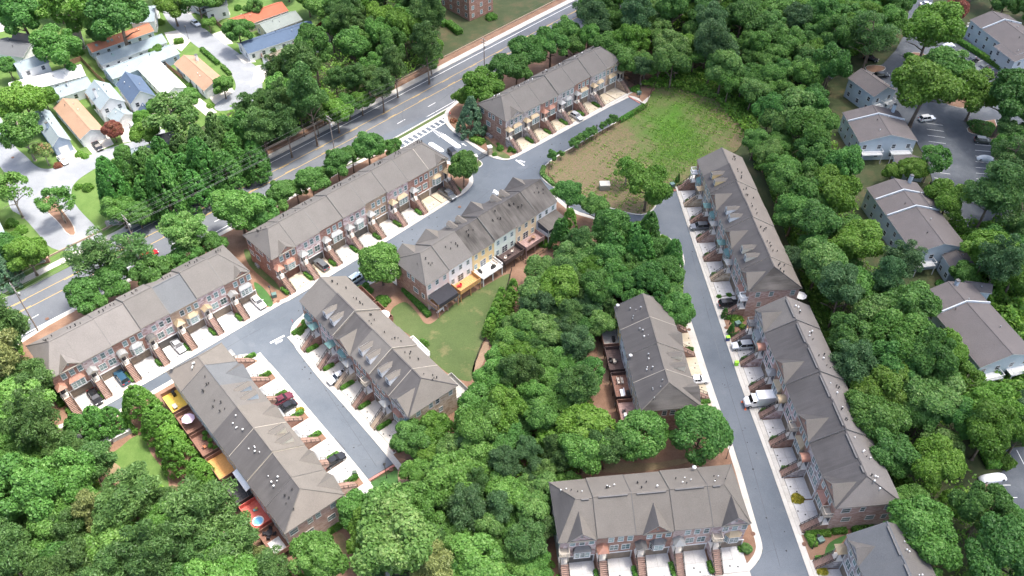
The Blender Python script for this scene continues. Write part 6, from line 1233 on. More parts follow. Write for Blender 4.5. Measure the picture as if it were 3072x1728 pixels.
def stop_sign(k, x, y, label, rz=0):
    p = at(k, x, y); T = root('stop_sign', p, rz, label, 'stop sign')
    MB().tube([(0, 0, 0), (0, 0, 2.5)], .04, 5).build('post', 'galvanised', T)
    b = MB(); pl = [(.4 * math.cos(R(22.5 + 45 * i)), .4 * math.sin(R(22.5 + 45 * i))) for i in range(8)]
    b.add([(q[0], -.06, 2.5 + q[1]) for q in pl] + [(q[0], -.03, 2.5 + q[1]) for q in pl], [tuple(range(8)), tuple(reversed(range(8, 16)))] + [(i, i + 8, (i + 1) % 8 + 8, (i + 1) % 8) for i in range(8)]); pn = b.build('panel', 'red_paint', T)
    tx = bpy.data.curves.new('lettering', 'FONT'); tx.body = 'STOP'; tx.size = .3; tx.align_x = 'CENTER'; tx.align_y = 'CENTER'; tx.extrude = .004; tx.materials.append(MATS['white_paint'])
    o = put('lettering', text_mesh(tx), T, (0, -.07, 2.5)); o.rotation_euler = (R(90), 0, 0)
stop_sign('z6', 290, 1030, 'red stop sign at the corner of the dormered row', R(-60)); stop_sign('z2', 1467, 905, 'red stop sign at the entrance corner', R(-50))
def lettering(k, x, y, x2, y2, size, label):      # STOP painted on the street with its bar
    a, b = at(k, x, y), at(k, x2, y2); d = b - a; rz = math.atan2(d.y, d.x)
    tx = bpy.data.curves.new('road_lettering', 'FONT'); tx.body = 'STOP'; tx.size = size; tx.align_x = 'CENTER'; tx.align_y = 'CENTER'; tx.extrude = .002; tx.offset = .01; tx.materials.append(MATS['white_paint'])
    o = put('road_lettering', text_mesh(tx), None, ((a.x + b.x) / 2, (a.y + b.y) / 2, .04), rz); tag(o, label, None, None, 'structure'); o.scale = (.9, 1.0, 1); return (a + b) / 2, rz
def bar(k, x, y, x2, y2, wd, z=.036, mat='white_paint'):
    a, b = at(k, x, y).to_2d(), at(k, x2, y2).to_2d(); t = (b - a).normalized(); n = Vector((-t.y, t.x)) * wd / 2
    return [(*(a - n), z), (*(b - n), z), (*(b + n), z), (*(a + n), z)]
lettering('z6', 145, 1146, 204, 1116, .85, 'STOP painted on the street between two rows'); lettering('z3', 95, 1223, 57, 1210, .85, 'STOP painted at the far row junction'); lettering('z3', 178, 1402, 214, 1382, .85, 'STOP painted beside the field corner'); lettering('D', 995, 213, 1040, 237, .85, 'STOP painted behind the lawn row roofs')
mk = MB()
for q in (('z6', 108, 1140, 214, 1084, .45), ('z3', 30, 1208, 92, 1250, .45), ('z3', 165, 1395, 212, 1362, .45), ('D', 1003, 192, 1055, 225, .45)): mk.quad(*bar(*q))
A_, B_, C_ = at('z2', 1065, 1080).to_2d(), at('z2', 1412, 880).to_2d(), at('z2', 1125, 1085).to_2d()
t = (B_ - A_).normalized(); n = Vector((t.y, -t.x)); Lx = (B_ - A_).length
for o_ in (0, 2.6):
    p0, p1 = A_ + n * o_, B_ + n * o_; mk.quad((*p0, .037), (*(p0 + n * .3), .037), (*(p1 + n * .3), .037), (*p1, .037))
k_ = 1.0
while k_ < Lx - .5: p0 = A_ + t * k_; mk.quad((*(p0 + n * .35), .037), (*(p0 + n * 2.55), .037), (*(p0 + n * 2.55 + t * .5), .037), (*(p0 + n * .35 + t * .5), .037)); k_ += 1.7
for o_ in (0, 2.0):
    q = bar('z3', 95 + o_ * 12, 145 - o_ * 2, 235 + o_ * 8, 65 + o_ * 4, .25, .037); mk.quad(*q)
for i in range(7): q = bar('z3', 110 + i * 19, 134 - i * 10, 128 + i * 19, 140 - i * 10, .4, .038); mk.quad(*q)
a0 = at('z2', 1570, 1092).to_2d(); dr = (at('z2', 1560, 1085).to_2d() - at('z2', 1590, 1102).to_2d()).normalized(); nn = Vector((-dr.y, dr.x))
mk.quad((*(a0 - dr * .9 - nn * .08), .037), (*(a0 + dr * .2 - nn * .08), .037), (*(a0 + dr * .2 + nn * .08), .037), (*(a0 - dr * .9 + nn * .08), .037)); mk.tri((*(a0 + dr * .2 - nn * .35), .037), (*(a0 + dr * 1.1), .037), (*(a0 + dr * .2 + nn * .35), .037))
structure('road_marking', mk, 'white_paint', 'stop bars, crosswalk ladder and arrow on the private street')
for p0, p1, wd, mt in ((('z2', 1322, 1088), ('z2', 1400, 1138), .72, 'white_paint'), (('z2', 1415, 1030), ('z2', 1525, 1108), .8, 'white_paint')):
    a, b = at(*p0).to_2d(), at(*p1).to_2d(); t = (b - a).normalized(); n = Vector((-t.y, t.x)); pts = [a + (-t * math.cos(s) + n * math.sin(s)) * wd for s in np.linspace(-math.pi / 2, math.pi / 2, 7)] + [b + (t * math.cos(s) - n * math.sin(s)) * wd for s in np.linspace(-math.pi / 2, math.pi / 2, 7)]
    sheet('traffic_island', pts, .16, mt)
mk = MB(); a, b = at('z2', 1345, 985).to_2d(), at('z2', 1400, 1022).to_2d(); t = (b - a).normalized(); n = Vector((-t.y, t.x))
for i in range(6): p0 = a + t * (i * (b - a).length / 5); w_ = .5 + .12 * i; mk.quad((*(p0 - n * w_), .037), (*(p0 - n * w_ + t * .18), .037), (*(p0 + n * w_ + t * .5), .037), (*(p0 + n * w_ + t * .32), .037))
structure('road_marking', mk, 'white_paint', 'hatched nose of the entrance island')
# red kerbs
for k, x0, y0, x1, y1 in (('A', 1950, 682, 2090, 765), ('H', 0, 352, 82, 345), ('b2', 845, 735, 1045, 615)):
    a, b = at(k, x0, y0).to_2d(), at(k, x1, y1).to_2d(); t = (b - a).normalized(); n = Vector((-t.y, t.x)) * .22
    sheet('kerb', [a - n, b - n, b + n, a + n], .175, 'kerb_red')
# gate, piers and planting island
island('traffic_island', PL('z2', [(1640, 1225), (1650, 1265), (1685, 1270), (1715, 1245), (1700, 1220), (1665, 1200)]), 'lawn', .2, .25)
for k, x, y, lb in (('z2', 1655, 1235, 'stone gate pier on the entrance island'), ('z2', 1765, 1165, 'stone gate pier at the far side of the entrance')):
    p = at(k, x, y); T = root('gate_pier', p, R(20), lb, 'gate pier'); MB().box(-.55, .55, -.55, .55, 0, 2.5).build('shaft', 'stone_tan', T); MB().box(-.65, .65, -.65, .65, 2.5, 2.68).build('cap', 'limestone', T)
p, q = at('z2', 1678, 1215), at('z2', 1752, 1172); d = q - p; L = d.length; T = root('iron_gate', p + Vector((0, 0, .05)), math.atan2(d.y, d.x), 'black iron gate across the exit lane', 'gate')
for z_ in (.15, 1.0, 1.75): MB().box(0, L, -.03, .03, z_, z_ + .07).build('rail', 'iron', T)
bm_ = MB().box(-.015, .015, -.015, .015, .1, 1.8).mesh('bar', 'iron')
for i in range(int(L / .16)): put('bar', bm_, T, (i * .16 + .08, 0, 0))
def fence(pts, label, h=1.3, mat='iron', step=.22, name='iron_fence', wood=False):
    P = MX(pts); a0 = P[0]; T = root(name, (a0.x, a0.y, .14), 0, label, 'fence')
    for a, b in zip(P, P[1:]):
        d = b - a; L = d.length; rz = math.atan2(d.y, d.x); l0 = (a.x - a0.x, a.y - a0.y, 0)
        for z_ in ((.15, h - .15) if not wood else (.3, h - .3)): put('rail', MB().box(0, L, -.025, .025, z_, z_ + .05).mesh('rail', mat), T, l0, rz)
        if wood:
            n_ = max(1, int(L / .3)); me = MB().box(.01, L / n_ - .01, -.05, -.025, 0, h).mesh('board', mat)
            for i in range(n_): f = i / n_; put('board', me, T, (l0[0] + d.x * f, l0[1] + d.y * f, 0), rz)
        else:
            pm = MB()
            for i in range(int(L / step)): pm.box(i * step - .012, i * step + .012, -.012, .012, .05, h)
            o = pm.build('pickets', mat, T, l0); o.rotation_euler.z = rz; o['kind'] = 'stuff'
        n_ = max(1, round(L / 2.4)); me = shared(('fpost', mat, h), lambda: MB().box(-.05, .05, -.05, .05, 0, h + .08).mesh('post', mat))
        for i in range(n_ + 1): f = i / n_; put('post', me, T, (l0[0] + d.x * f, l0[1] + d.y * f, 0), rz)
fence([('z6', 1930, 595), ('z6', 1900, 720), ('z6', 1840, 870), ('z6', 1760, 1040), ('z6', 1700, 1180), ('z6', 1650, 1310)], 'black iron fence between the lawn and the woods')
fence([('D', 1215, 830), ('D', 1310, 915), ('D', 1420, 845), ('D', 1535, 775)], 'black iron fence below the mauve deck'); fence([('A', 150, 1165), ('A', 230, 1240), ('A', 300, 1310)], 'black iron fence beside the entrance lawn'); fence([('A', 1860, 440), ('A', 1960, 500), ('A', 2090, 585)], 'black iron fence at the right end of the far row')
fence([('z3', 430, 1160), ('z3', 600, 1065), ('z3', 800, 945), ('z3', 1005, 825)], 'low dark fence behind the field verge trees', 1.0, 'rust'); fence([('z3', 280, 1240), ('z3', 275, 1330), ('z3', 330, 1400)], 'low dark fence at the field corner', 1.0, 'rust')
fence([('z3', 1020, 810), ('z3', 1030, 740), ('z3', 1080, 650)], 'dark fence up the top edge of the field', 1.2, 'rust')
fence([('z1', 540, 490), ('z1', 620, 460), ('z1', 740, 590), ('z1', 800, 640)], 'red-brown board fence among the neighbourhood yards', 1.6, 'board_fence', wood=True, name='board_fence'); fence([('z1', 1240, 490), ('z1', 1380, 600)], 'grey board fence left of the brown-roofed house', 1.6, 'board_fence', wood=True, name='board_fence'); fence([('z1', 620, 700), ('z1', 800, 910)], 'board fence right of the orange-brown roof', 1.6, 'board_fence', wood=True, name='board_fence'); fence([('z2', 460, 230), ('z2', 520, 180), ('z2', 560, 250)], 'red board fence at the end of the navy-roofed house', 1.7, 'board_fence_red', wood=True, name='board_fence'); fence([('z2', 0, 440), ('z2', 40, 425), ('z2', 60, 470)], 'red board fence by the tan-roofed house', 1.7, 'board_fence_red', wood=True, name='board_fence'); fence([('z1', 1600, 150), ('z1', 1690, 230)], 'grey board fence below the white house at the top', 1.5, 'board_fence', wood=True, name='board_fence')
fence([('b4', 1040, 880), ('b4', 1110, 1040), ('b4', 1160, 1160)], 'weathered board fence behind the lower right rows', 1.5, 'retaining', wood=True, name='board_fence')
# ---------------------------------------------------------------- boxes, bins, covers, units
def boxthing(name, k, x, y, size, mats, label, cat, rz=0, lid=True, group=None, z=.15):
    p = at(k, x, y); sx, sy, sz = size; T = root(name, (p.x, p.y, z), rz, label, cat, group)
    MB().box(-sx / 2, sx / 2, -sy / 2, sy / 2, 0, sz * .82).build('body', mats[0], T); MB().prism([(-sx / 2 - .03, -sy / 2 - .03), (sx / 2 + .03, -sy / 2 - .03), (sx / 2 + .03, sy / 2 + .03), (-sx / 2 - .03, sy / 2 + .03)], sz * .82, sz).build('lid', mats[1], T); return T
for k, x, y, lb in (('b4', 390, 1192, 'green transformer box in the lower right mulch bed'), ('z7', 1700, 1008, 'green transformer box by the slim arborvitae'), ('z6', 140, 792, 'green transformer box near the middle row lamp'), ('z3', 958, 715, 'green transformer box at the red kerb'), ('z3', 1207, 1408, 'grey box beside the upper right row steps')): boxthing('transformer_box', k, x, y, (1.1, .95, .95), ('box_green', 'box_green'), lb, 'utility box', R(20))
boxthing('pump_housing', 'z3', 697, 1425, (2.6, 2.0, 1.7), ('concrete_joint', 'concrete'), 'small concrete pump housing in the weedy field', 'utility box', R(3))
for k, x, y, lb in (('z7', 1625, 1120, 'lime-lidded wheeled bin by the silver car'), ('z7', 1690, 1308, 'lime wheeled bin farther down the kerb'), ('b2', 748, 690, 'dark green wheeled bin at the decked row')):
    g_ = 'bin_green' if 'lime' in lb else 'bin_dark'; T = boxthing('wheeled_bin', k, x, y, (.6, .75, 1.1), ('bin_blue' if 'lidded' in lb else g_, g_), lb, 'bin', R(-85)); 
    for sx in (-.25, .25): put('wheel', shared('binwheel', lambda: MB().tube([(-.04, 0, 0), (.04, 0, 0)], .12, 8).mesh('wheel', 'rubber')), T, (sx, .36, .1))
for x, y, lb in ((1737, 137, 'orange traffic cone in front of the box van, upper one'), (1760, 193, 'orange traffic cone in front of the box van, lower one')):
    p = at('b3', x, y); T = root('traffic_cone', (p.x, p.y, .035), 0, lb, 'traffic cone'); MB().lathe([(.15, .03), (.03, .7)], 10).build('cone', 'cone_orange', T); MB().box(-.2, .2, -.2, .2, 0, .03).build('base', 'cone_orange', T)
for k, x, y in (('z7', 1335, 1042), ('z7', 1615, 1028), ('b2', 1020, 650), ('b3', 1818, 1133), ('b4', 272, 1212), ('z6', 168, 830), ('z5', 357, 960), ('z1', 98, 1192), ('B', 1990, 610)):
    p = at(k, x, y); o = MB().lathe([(.42, 0), (.42, .02), (.38, .03)], 16).build('manhole_cover', 'rust', None, (p.x, p.y, .17)); o['kind'] = 'structure'
rg = random.Random(3); mk = MB()
for _ in range(70):
    t = rg.random(); k, a, b = rg.choice((('p', (2060, 720), (2360, 1700)), ('p', (880, 960), (1330, 640)), ('p', (900, 1050), (1120, 1400)), ('p', (1560, 520), (1830, 320)))); x, y = a[0] + (b[0] - a[0]) * t + rg.uniform(-22, 22), a[1] + (b[1] - a[1]) * t + rg.uniform(-22, 22)
    p = at(k, x, y); r_ = rg.uniform(.08, .2); mk.add([(p.x + r_ * math.cos(s) * rg.uniform(.6, 1.3), p.y + r_ * math.sin(s) * rg.uniform(.6, 1.3), .0355) for s in np.linspace(0, 5.6, 7)], [tuple(range(7))])
structure('tar_spot', mk, 'rubber', 'small dark tar and oil spots on the private streets')
p, q = at('F', 1115, 652), at('F', 1180, 725); d = (q - p).to_2d().normalized(); n = Vector((-d.y, d.x)) * .28
structure('skid_mark', MB().quad((*(p.to_2d() - n), .036), (*(q.to_2d() - n), .036), (*(q.to_2d() + n), .036), (*(p.to_2d() + n), .036)), 'asphalt_lot', 'dark patched strip at the edge of the dead-end street')
for i, (k, x, y) in enumerate((('z6', 1505, 818), ('z6', 1526, 795), ('z6', 1680, 688), ('z6', 1695, 690), ('z6', 1348, 885), ('B', 160, 1140), ('B', 172, 1158), ('A', 258, 1160), ('A', 290, 1185), ('G', 235, 1112), ('G', 130, 575), ('G', 140, 620), ('D', 1265, 820))):
    p = at(k, x, y); T = root('air_conditioner', (p.x, p.y, .15), R(45), f'grey air conditioner on the ground, {["below the covered deck", "next to the covered deck one", "below the white deck", "right of the white deck one", "at the corner of the lawn row", "behind the middle row end", "second behind the middle row end", "beside the far row end", "second beside the far row end", "below the lowest short row deck", "left of the dark short row deck", "second left of the dark short row deck", "below the mauve deck"][i]}', 'air conditioner')
    MB().box(-.4, .4, -.4, .4, 0, .75).build('case', 'galvanised', T); MB().lathe([(.32, .75), (.34, .78), (.1, .8)], 12).build('fan_grille', 'trim_grey', T)
# ---------------------------------------------------------------- deck furniture
def chair(pos, rz, mat, label, group=None, s=1.0):
    T = root('patio_chair', pos, rz, label, 'chair', group); T.scale = (s, s, s)
    MB().box(-.28, .28, -.28, .28, .38, .45).build('seat', mat, T); MB().box(-.28, .28, .24, .30, .45, .95).build('backrest', mat, T)
    for sx in (-.25, .25):
        for sy in (-.25, .25): put('leg', shared(('cleg', mat), lambda: MB().box(-.025, .025, -.025, .025, 0, .38).mesh('leg', mat)), T, (sx, sy, 0))
        MB().box(sx - .03, sx + .03, -.26, .26, .62, .66).build('armrest', mat, T)
def table(pos, mat, label, r=.55, rz=0, square=False):
    T = root('patio_table', pos, rz, label, 'table')
    (MB().box(-r, r, -r * .65, r * .65, .68, .74) if square else MB().lathe([(r, .68), (r, .74)], 18)).build('top', mat, T); MB().lathe([(.3, 0), (.3, .04), (.05, .06), (.05, .68)], 8).build('pedestal', mat, T)
def deckp(key, i, fx, dy, z=2.86): a, uu, vv, W, rz, n = ROWS[key]; return on_row(key, W * (i + fx), DEP - OV + dy, z)
def umbrella(pos, mat, label, r=1.3):
    T = root('patio_umbrella', pos, 0, label, 'umbrella'); MB().tube([(0, 0, 0), (0, 0, 2.3)], .03, 5).build('pole', 'steel', T)
    b = MB(); n = 8; b.add([(r * math.cos(i * math.pi / 4), r * math.sin(i * math.pi / 4), 1.95 - (.06 if i % 2 else 0)) for i in range(n)] + [(0, 0, 2.4)], [(i, (i + 1) % n, n) for i in range(n)]); b.build('canopy', mat, T)
rzd = ROWS['D'][4]
# canopy over the left deck of the lawn row
T = root('shade_canopy', deckp('D', 5, .5, 1.7, .14), rzd, 'black fabric canopy over the leftmost deck of the lawn row', 'canopy')
b = MB(); nx = 8
b.add([(-2.9 + 5.8 * i / nx, -1.5 + 3.4 * j, 4.95 - .75 * j - .10 * math.sin(math.pi * i / nx)) for j in (0, 1) for i in range(nx + 1)] + [(-2.9 + 5.8 * i / nx, 1.95, 3.1) for i in range(nx + 1)], [(i, i + 1, nx + 2 + i, nx + 1 + i) for i in range(nx)] + [(nx + 1 + i, nx + 2 + i, 2 * nx + 3 + i, 2 * nx + 2 + i) for i in range(nx)]); b.build('fabric', 'fabric_black', T)
for sx in (-2.85, 2.85): MB().tube([(sx, 1.9, 0), (sx, 1.9, 4.2)], .06, 6).build('post', 'deck_wood', T)
for i, (fx, dy) in enumerate(((.80, 1.2), (.72, 1.5))): chair(deckp('D', 4, fx, dy), rzd + 1 + i, 'plastic_red', f'{["left", "right"][i]} red chair on the orange wooden deck')
table(deckp('D', 1, .35, 1.5), 'wicker', 'round table on the mauve deck'); chair(deckp('D', 1, .55, 1.6), rzd, 'wicker', 'brown chair on the mauve deck beside the round table'); chair(deckp('D', 2, .35, 1.4), rzd + 1, 'cushion', 'cushioned chair at the right of the dark deck'); chair(deckp('D', 2, .75, 1.9), rzd + 2, 'cushion', 'cushioned chair at the left of the dark deck'); table(deckp('D', 2, .5, 1.6), 'deck_dark', 'dark low table on the dark deck', .5, rzd, True)
def grill(pos, rz, label):
    T = root('covered_grill', pos, rz, label, 'grill'); MB().box(-.6, .6, -.3, .3, 0, .8).build('cart', 'black_plastic', T); MB().lathe([(.33, .8), (.3, 1.0), (.12, 1.12)], 10).build('hood', 'black_plastic', T)
grill(deckp('D', 3, .82, 1.2), rzd + 1.57, 'black covered grill at the left of the white deck'); grill(deckp('D', 3, .35, 2.2), rzd, 'black grill at the rail of the white deck')
T = root('outdoor_sofa', deckp('D', 3, .2, 1.3), rzd + 1.57, 'beige sofa at the right of the white deck', 'sofa'); MB().box(-.9, .9, -.4, .4, .15, .45).build('seat', 'cushion', T); MB().box(-.9, .9, .3, .42, .45, .85).build('backrest', 'cushion', T)
T = root('garden_slide', at('z6', 1395, 905, .0) + Vector((0, 0, .15)), R(-60), 'white plastic slide beside the lawn row corner', 'slide'); MB().add([(-.25, -1, .08), (.25, -1, .08), (.25, .6, 1.1), (-.25, .6, 1.1), (-.25, -1, 0), (.25, -1, 0), (.25, .6, 1.0), (-.25, .6, 1.0)], [(0, 1, 2, 3), (7, 6, 5, 4), (0, 4, 5, 1), (1, 5, 6, 2), (3, 7, 4, 0)]).build('chute', 'foam_white', T); MB().box(-.25, .25, .6, .75, 0, 1.1).build('ladder', 'foam_white', T)
for i, (x, y) in enumerate(((1428, 865), (1468, 828), (1620, 728))): chair(at('z6', x, y) + Vector((0, 0, .16)), R(30 * i), 'foam_white', f'white garden chair under the decks, {ORD[i]} from the left')
# screened porch at the right end of the lawn row
a, uu, vv, W, rz, n = ROWS['D']; T = root('screened_porch', on_row('D', W * .5, DEP - OV, .14), rz, 'white screened porch with a mossy roof at the right of the lawn row', 'porch')
MB().box(-2.9, 2.9, .02, 3.6, 2.6, 2.8).build('floor', 'deck_white', T); MB().add([(-3.2, -.2, 5.9), (3.2, -.2, 5.9), (3.2, 4.0, 5.2), (-3.2, 4.0, 5.2), (-3.2, -.2, 5.7), (3.2, -.2, 5.7), (3.2, 4.0, 5.0), (-3.2, 4.0, 5.0)], [(0, 1, 2, 3), (7, 6, 5, 4), (3, 2, 6, 7), (1, 5, 6, 2), (0, 3, 7, 4)]).build('roof', 'shingle_mossy', T)
MB().box(-2.9, 2.9, 3.5, 3.6, 2.8, 3.7).box(-2.9, -2.8, .05, 3.5, 2.8, 3.7).box(2.8, 2.9, .05, 3.5, 2.8, 3.7).build('knee_wall', 'siding_white', T); MB().box(-2.85, 2.85, 3.53, 3.57, 3.7, 5.1).box(-2.86, -2.82, .05, 3.5, 3.7, 5.3).box(2.82, 2.86, .05, 3.5, 3.7, 5.3).build('screen', 'pane_dark', T)
for x_ in (-2.85, -1, 1, 2.85): put('post', shared('ppost', lambda: MB().box(-.07, .07, -.07, .07, 0, 5.1).mesh('post', 'trim_white')), T, (x_, 3.56, 0))
# decks of the decked row (index 0 is the lowest house)
rzf = ROWS['F'][4]
umbrella(deckp('F', 5, .45, 1.7), 'fabric_lilac', 'lilac patio umbrella on the second deck from the street'); table(deckp('F', 5, .45, 1.7), 'wicker', 'table under the lilac umbrella'); chair(deckp('F', 5, .75, 1.3), rzf, 'fabric_white', 'white lounge chair beside the lilac umbrella'); chair(deckp('F', 5, .8, 2.4), rzf + 2, 'wicker', 'dark chair near the lilac umbrella')
table(deckp('F', 0, .75, 1.6), 'fabric_black', 'black table on the lowest brown deck', .6)
for i in range(4): chair(deckp('F', 0, .75, 1.6) + Vector((math.cos(i * 1.57), math.sin(i * 1.57), 0)) * .85, i * 1.57 - 1.57, 'fabric_black', 'black chair around the table on the lowest brown deck', 'black chairs on the lowest deck')
o = MB().box(-1.4, 1.4, -1.1, 1.1, 0, .05).build('outdoor_rug', 'fabric_white', None, deckp('F', 0, .35, 1.7, 2.92), True); o.rotation_euler.z = rzf; tag(o, 'white rug on the lowest brown deck', 'rug')
T = root('paddling_pool', deckp('F', 1, .3, 1.9, 2.9), 0, 'blue and white paddling pool on the red deck', 'paddling pool'); MB().lathe([(.95, 0), (1.05, .12), (1.0, .28), (.88, .25), (.85, .06)], 18).build('rim', 'foam_white', T, smooth=True); MB().lathe([(.85, .02), (.85, .1)], 18).build('water', 'plastic_blue', T)
T = root('toy_slide', deckp('F', 1, .65, 1.2, 2.9), .5, 'small teal and yellow toy on the red deck', 'toy'); MB().box(-.4, .4, -.2, .2, 0, .3).build('base', 'plastic_teal', T); MB().box(.0, .45, -.18, .18, .3, .6).build('top', 'yellow_paint', T)
table(deckp('F', 6, .3, 2.2), 'deck_grey', 'grey table on the yellow deck', .6, rzf, True); grill(deckp('F', 6, .8, 1.0), rzf, 'black grill on the yellow deck'); grill(deckp('F', 2, .8, 2.3), rzf, 'black grill on the black deck')
T = root('awning', deckp('F', 2, .5, .05, .14), rzf, 'white awning over the black deck', 'awning'); MB().add([(-2.6, -.1, 5.4), (2.6, -.1, 5.4), (2.6, .9, 5.0), (-2.6, .9, 5.0), (-2.6, -.1, 5.3), (2.6, -.1, 5.3), (2.6, .9, 4.9), (-2.6, .9, 4.9)], [(0, 1, 2, 3), (7, 6, 5, 4), (3, 2, 6, 7), (1, 5, 6, 2), (0, 3, 7, 4)]).build('panel', 'foam_white', T)
for sx in (-2.5, 2.5): MB().tube([(sx, .8, 2.7), (sx, .8, 4.95)], .04, 5).build('post', 'steel', T)
for i in range(5):
    p = deckp('F', 4, .15 + .17 * i, .6 + (i % 2) * .5); T = root('potted_plant', p, 0, f'potted plant on the third deck from the street, {ORD[i]} along', 'potted plant', 'potted plants on the third deck'); MB().lathe([(.16, 0), (.22, .35), (.24, .38)], 10).build('pot', 'terracotta', T)
    rr = np.random.default_rng(i); Nn = sph(rr, 220); Nn[:, 2] = abs(Nn[:, 2]); put('foliage', leaf_mesh('foliage', Nn * .45 + np.array([0, 0, .5]), Nn, .1, rr, rr.random(220), mat='leaf_arbor'), T)
chair(deckp('F', 4, .4, 2.0), rzf, 'terracotta', 'clay-coloured chair on the plant-filled deck')
# decks of the short row and the dormered row
rzg = ROWS['G'][4]
for i, (fx, dy) in enumerate(((.75, .8), (.75, 2.5))): chair(deckp('G', 3, fx, dy), rzg + i, 'plastic_teal', f'{["right", "left"][i]} teal chair on the grey deck of the short row', s=1.25)
table(deckp('G', 3, .78, 1.7), 'fabric_white', 'small white table between the teal chairs', .35); grill(deckp('G', 3, .3, .9), rzg, 'black grill on the grey deck of the short row')
for i, (fx, dy) in enumerate(((.45, 1.3), (.55, 2.5), (.45, 2.5))): chair(deckp('G', 2, fx, dy), rzg + i * 1.3, 'black_plastic', 'black chair around the table on the dark short row deck', 'black chairs on the dark short row deck')
table(deckp('G', 2, .42, 1.8), 'trim_tan', 'striped table on the dark short row deck', .5, rzg, True)
for i, (fx, dy) in enumerate(((.75, 1.2), (.75, 2.0), (.63, 1.2), (.63, 2.0))): chair(deckp('G', 1, fx, dy), rzg, 'cushion', 'cushioned chair in the four-chair group on the short row', 'cushioned chairs on the short row')
T = root('outdoor_sofa', deckp('G', 1, .25, 1.7), rzg + 3.14, 'white cushioned sofa on the third short row deck', 'sofa'); MB().box(-.9, .9, -.4, .4, .15, .45).build('seat', 'fabric_white', T); MB().box(-.9, .9, .3, .42, .45, .85).build('backrest', 'fabric_white', T)
grill(deckp('G', 1, .2, .6), rzg, 'black grill on the third short row deck'); table(deckp('G', 0, .45, 2.2), 'fabric_white', 'white table on the lowest mauve deck', .4, rzg, True)
for i, fx in enumerate((.3, .6)): chair(deckp('G', 0, fx, 2.3), rzg + 3.14 * i, 'black_plastic', f'{["lower", "upper"][i]} black chair on the lowest mauve deck')
umbrella(deckp('E', 1, .8, 1.6), 'fabric_white', 'white patio umbrella behind the dormered row', 1.4)
T = root('paddling_pool', deckp('E', 3, .6, 1.4, 2.9), 0, 'blue paddling pool on the white deck of the dormered row', 'paddling pool'); MB().lathe([(.6, 0), (.66, .1), (.6, .22), (.5, .2), (.48, .06)], 16).build('rim', 'plastic_blue', T, smooth=True); MB().lathe([(.48, .02), (.48, .08)], 16).build('water', 'pool_water', T)
umbrella(deckp('H', 6, .8, 1.4, 2.8), 'fabric_white', 'white umbrella behind the brick end of the upper right row', 1.3)
# concrete headwall and storm pipe in the lower left clearing
p, q = at('b1', 730, 500), at('b1', 1030, 350); d = q - p; T = root('headwall', (p.x, p.y, .1), math.atan2(d.y, d.x), 'pale concrete headwall with a pipe in the lower left clearing', 'wall'); L = d.length
MB().box(0, L, -.3, .9, 0, 1.0).box(0, L, -.35, 1.2, 1.0, 1.12).build('wall', 'concrete_white', T); MB().tube([(L * .35, -.6, .55), (L * .35, .2, .55)], .5, 14).build('pipe', 'garage_dark', T)
# swimming pool corner at the top right
sheet('pool_deck', PL('z4', [(1670, -60), (1800, -60), (1830, 30), (1760, 50), (1680, 30)]), .14, 'concrete_buff'); sheet('pool_water', PL('z4', [(1690, -60), (1760, -60), (1770, 20), (1690, 22)]), .15, 'pool_water')
# neighbourhood entrance signs
for k, x, y, lb, bm_ in (('z5', 318, 540, 'brick entrance sign with a pale oval at the left of the drive', 'brick_red'), ('z5', 868, 250, 'dark oval entrance sign right of the drive', 'stone_grey')):
    p = at(k, x, y); T = root('entrance_sign', (p.x, p.y, .1), R(15), lb, 'sign'); MB().box(-1.9, 1.9, -.3, .3, 0, 1.5).build('wall', bm_, T)
    b = MB(); b.add([(1.1 * math.cos(s), -.34, .85 + .48 * math.sin(s)) for s in np.linspace(0, 6.0, 18)], [tuple(range(18))]); b.build('panel', 'box_green' , T); b = MB(); n = 18
    b.v = [(rr * math.cos(i * 2 * math.pi / n), -.35, .85 + rr * .44 * math.sin(i * 2 * math.pi / n)) for rr in (1.1, 1.22) for i in range(n)]; b.f = [(i, (i + 1) % n, n + (i + 1) % n, n + i) for i in range(n)]; b.m = [0] * n; b.build('border', 'foam_white', T)
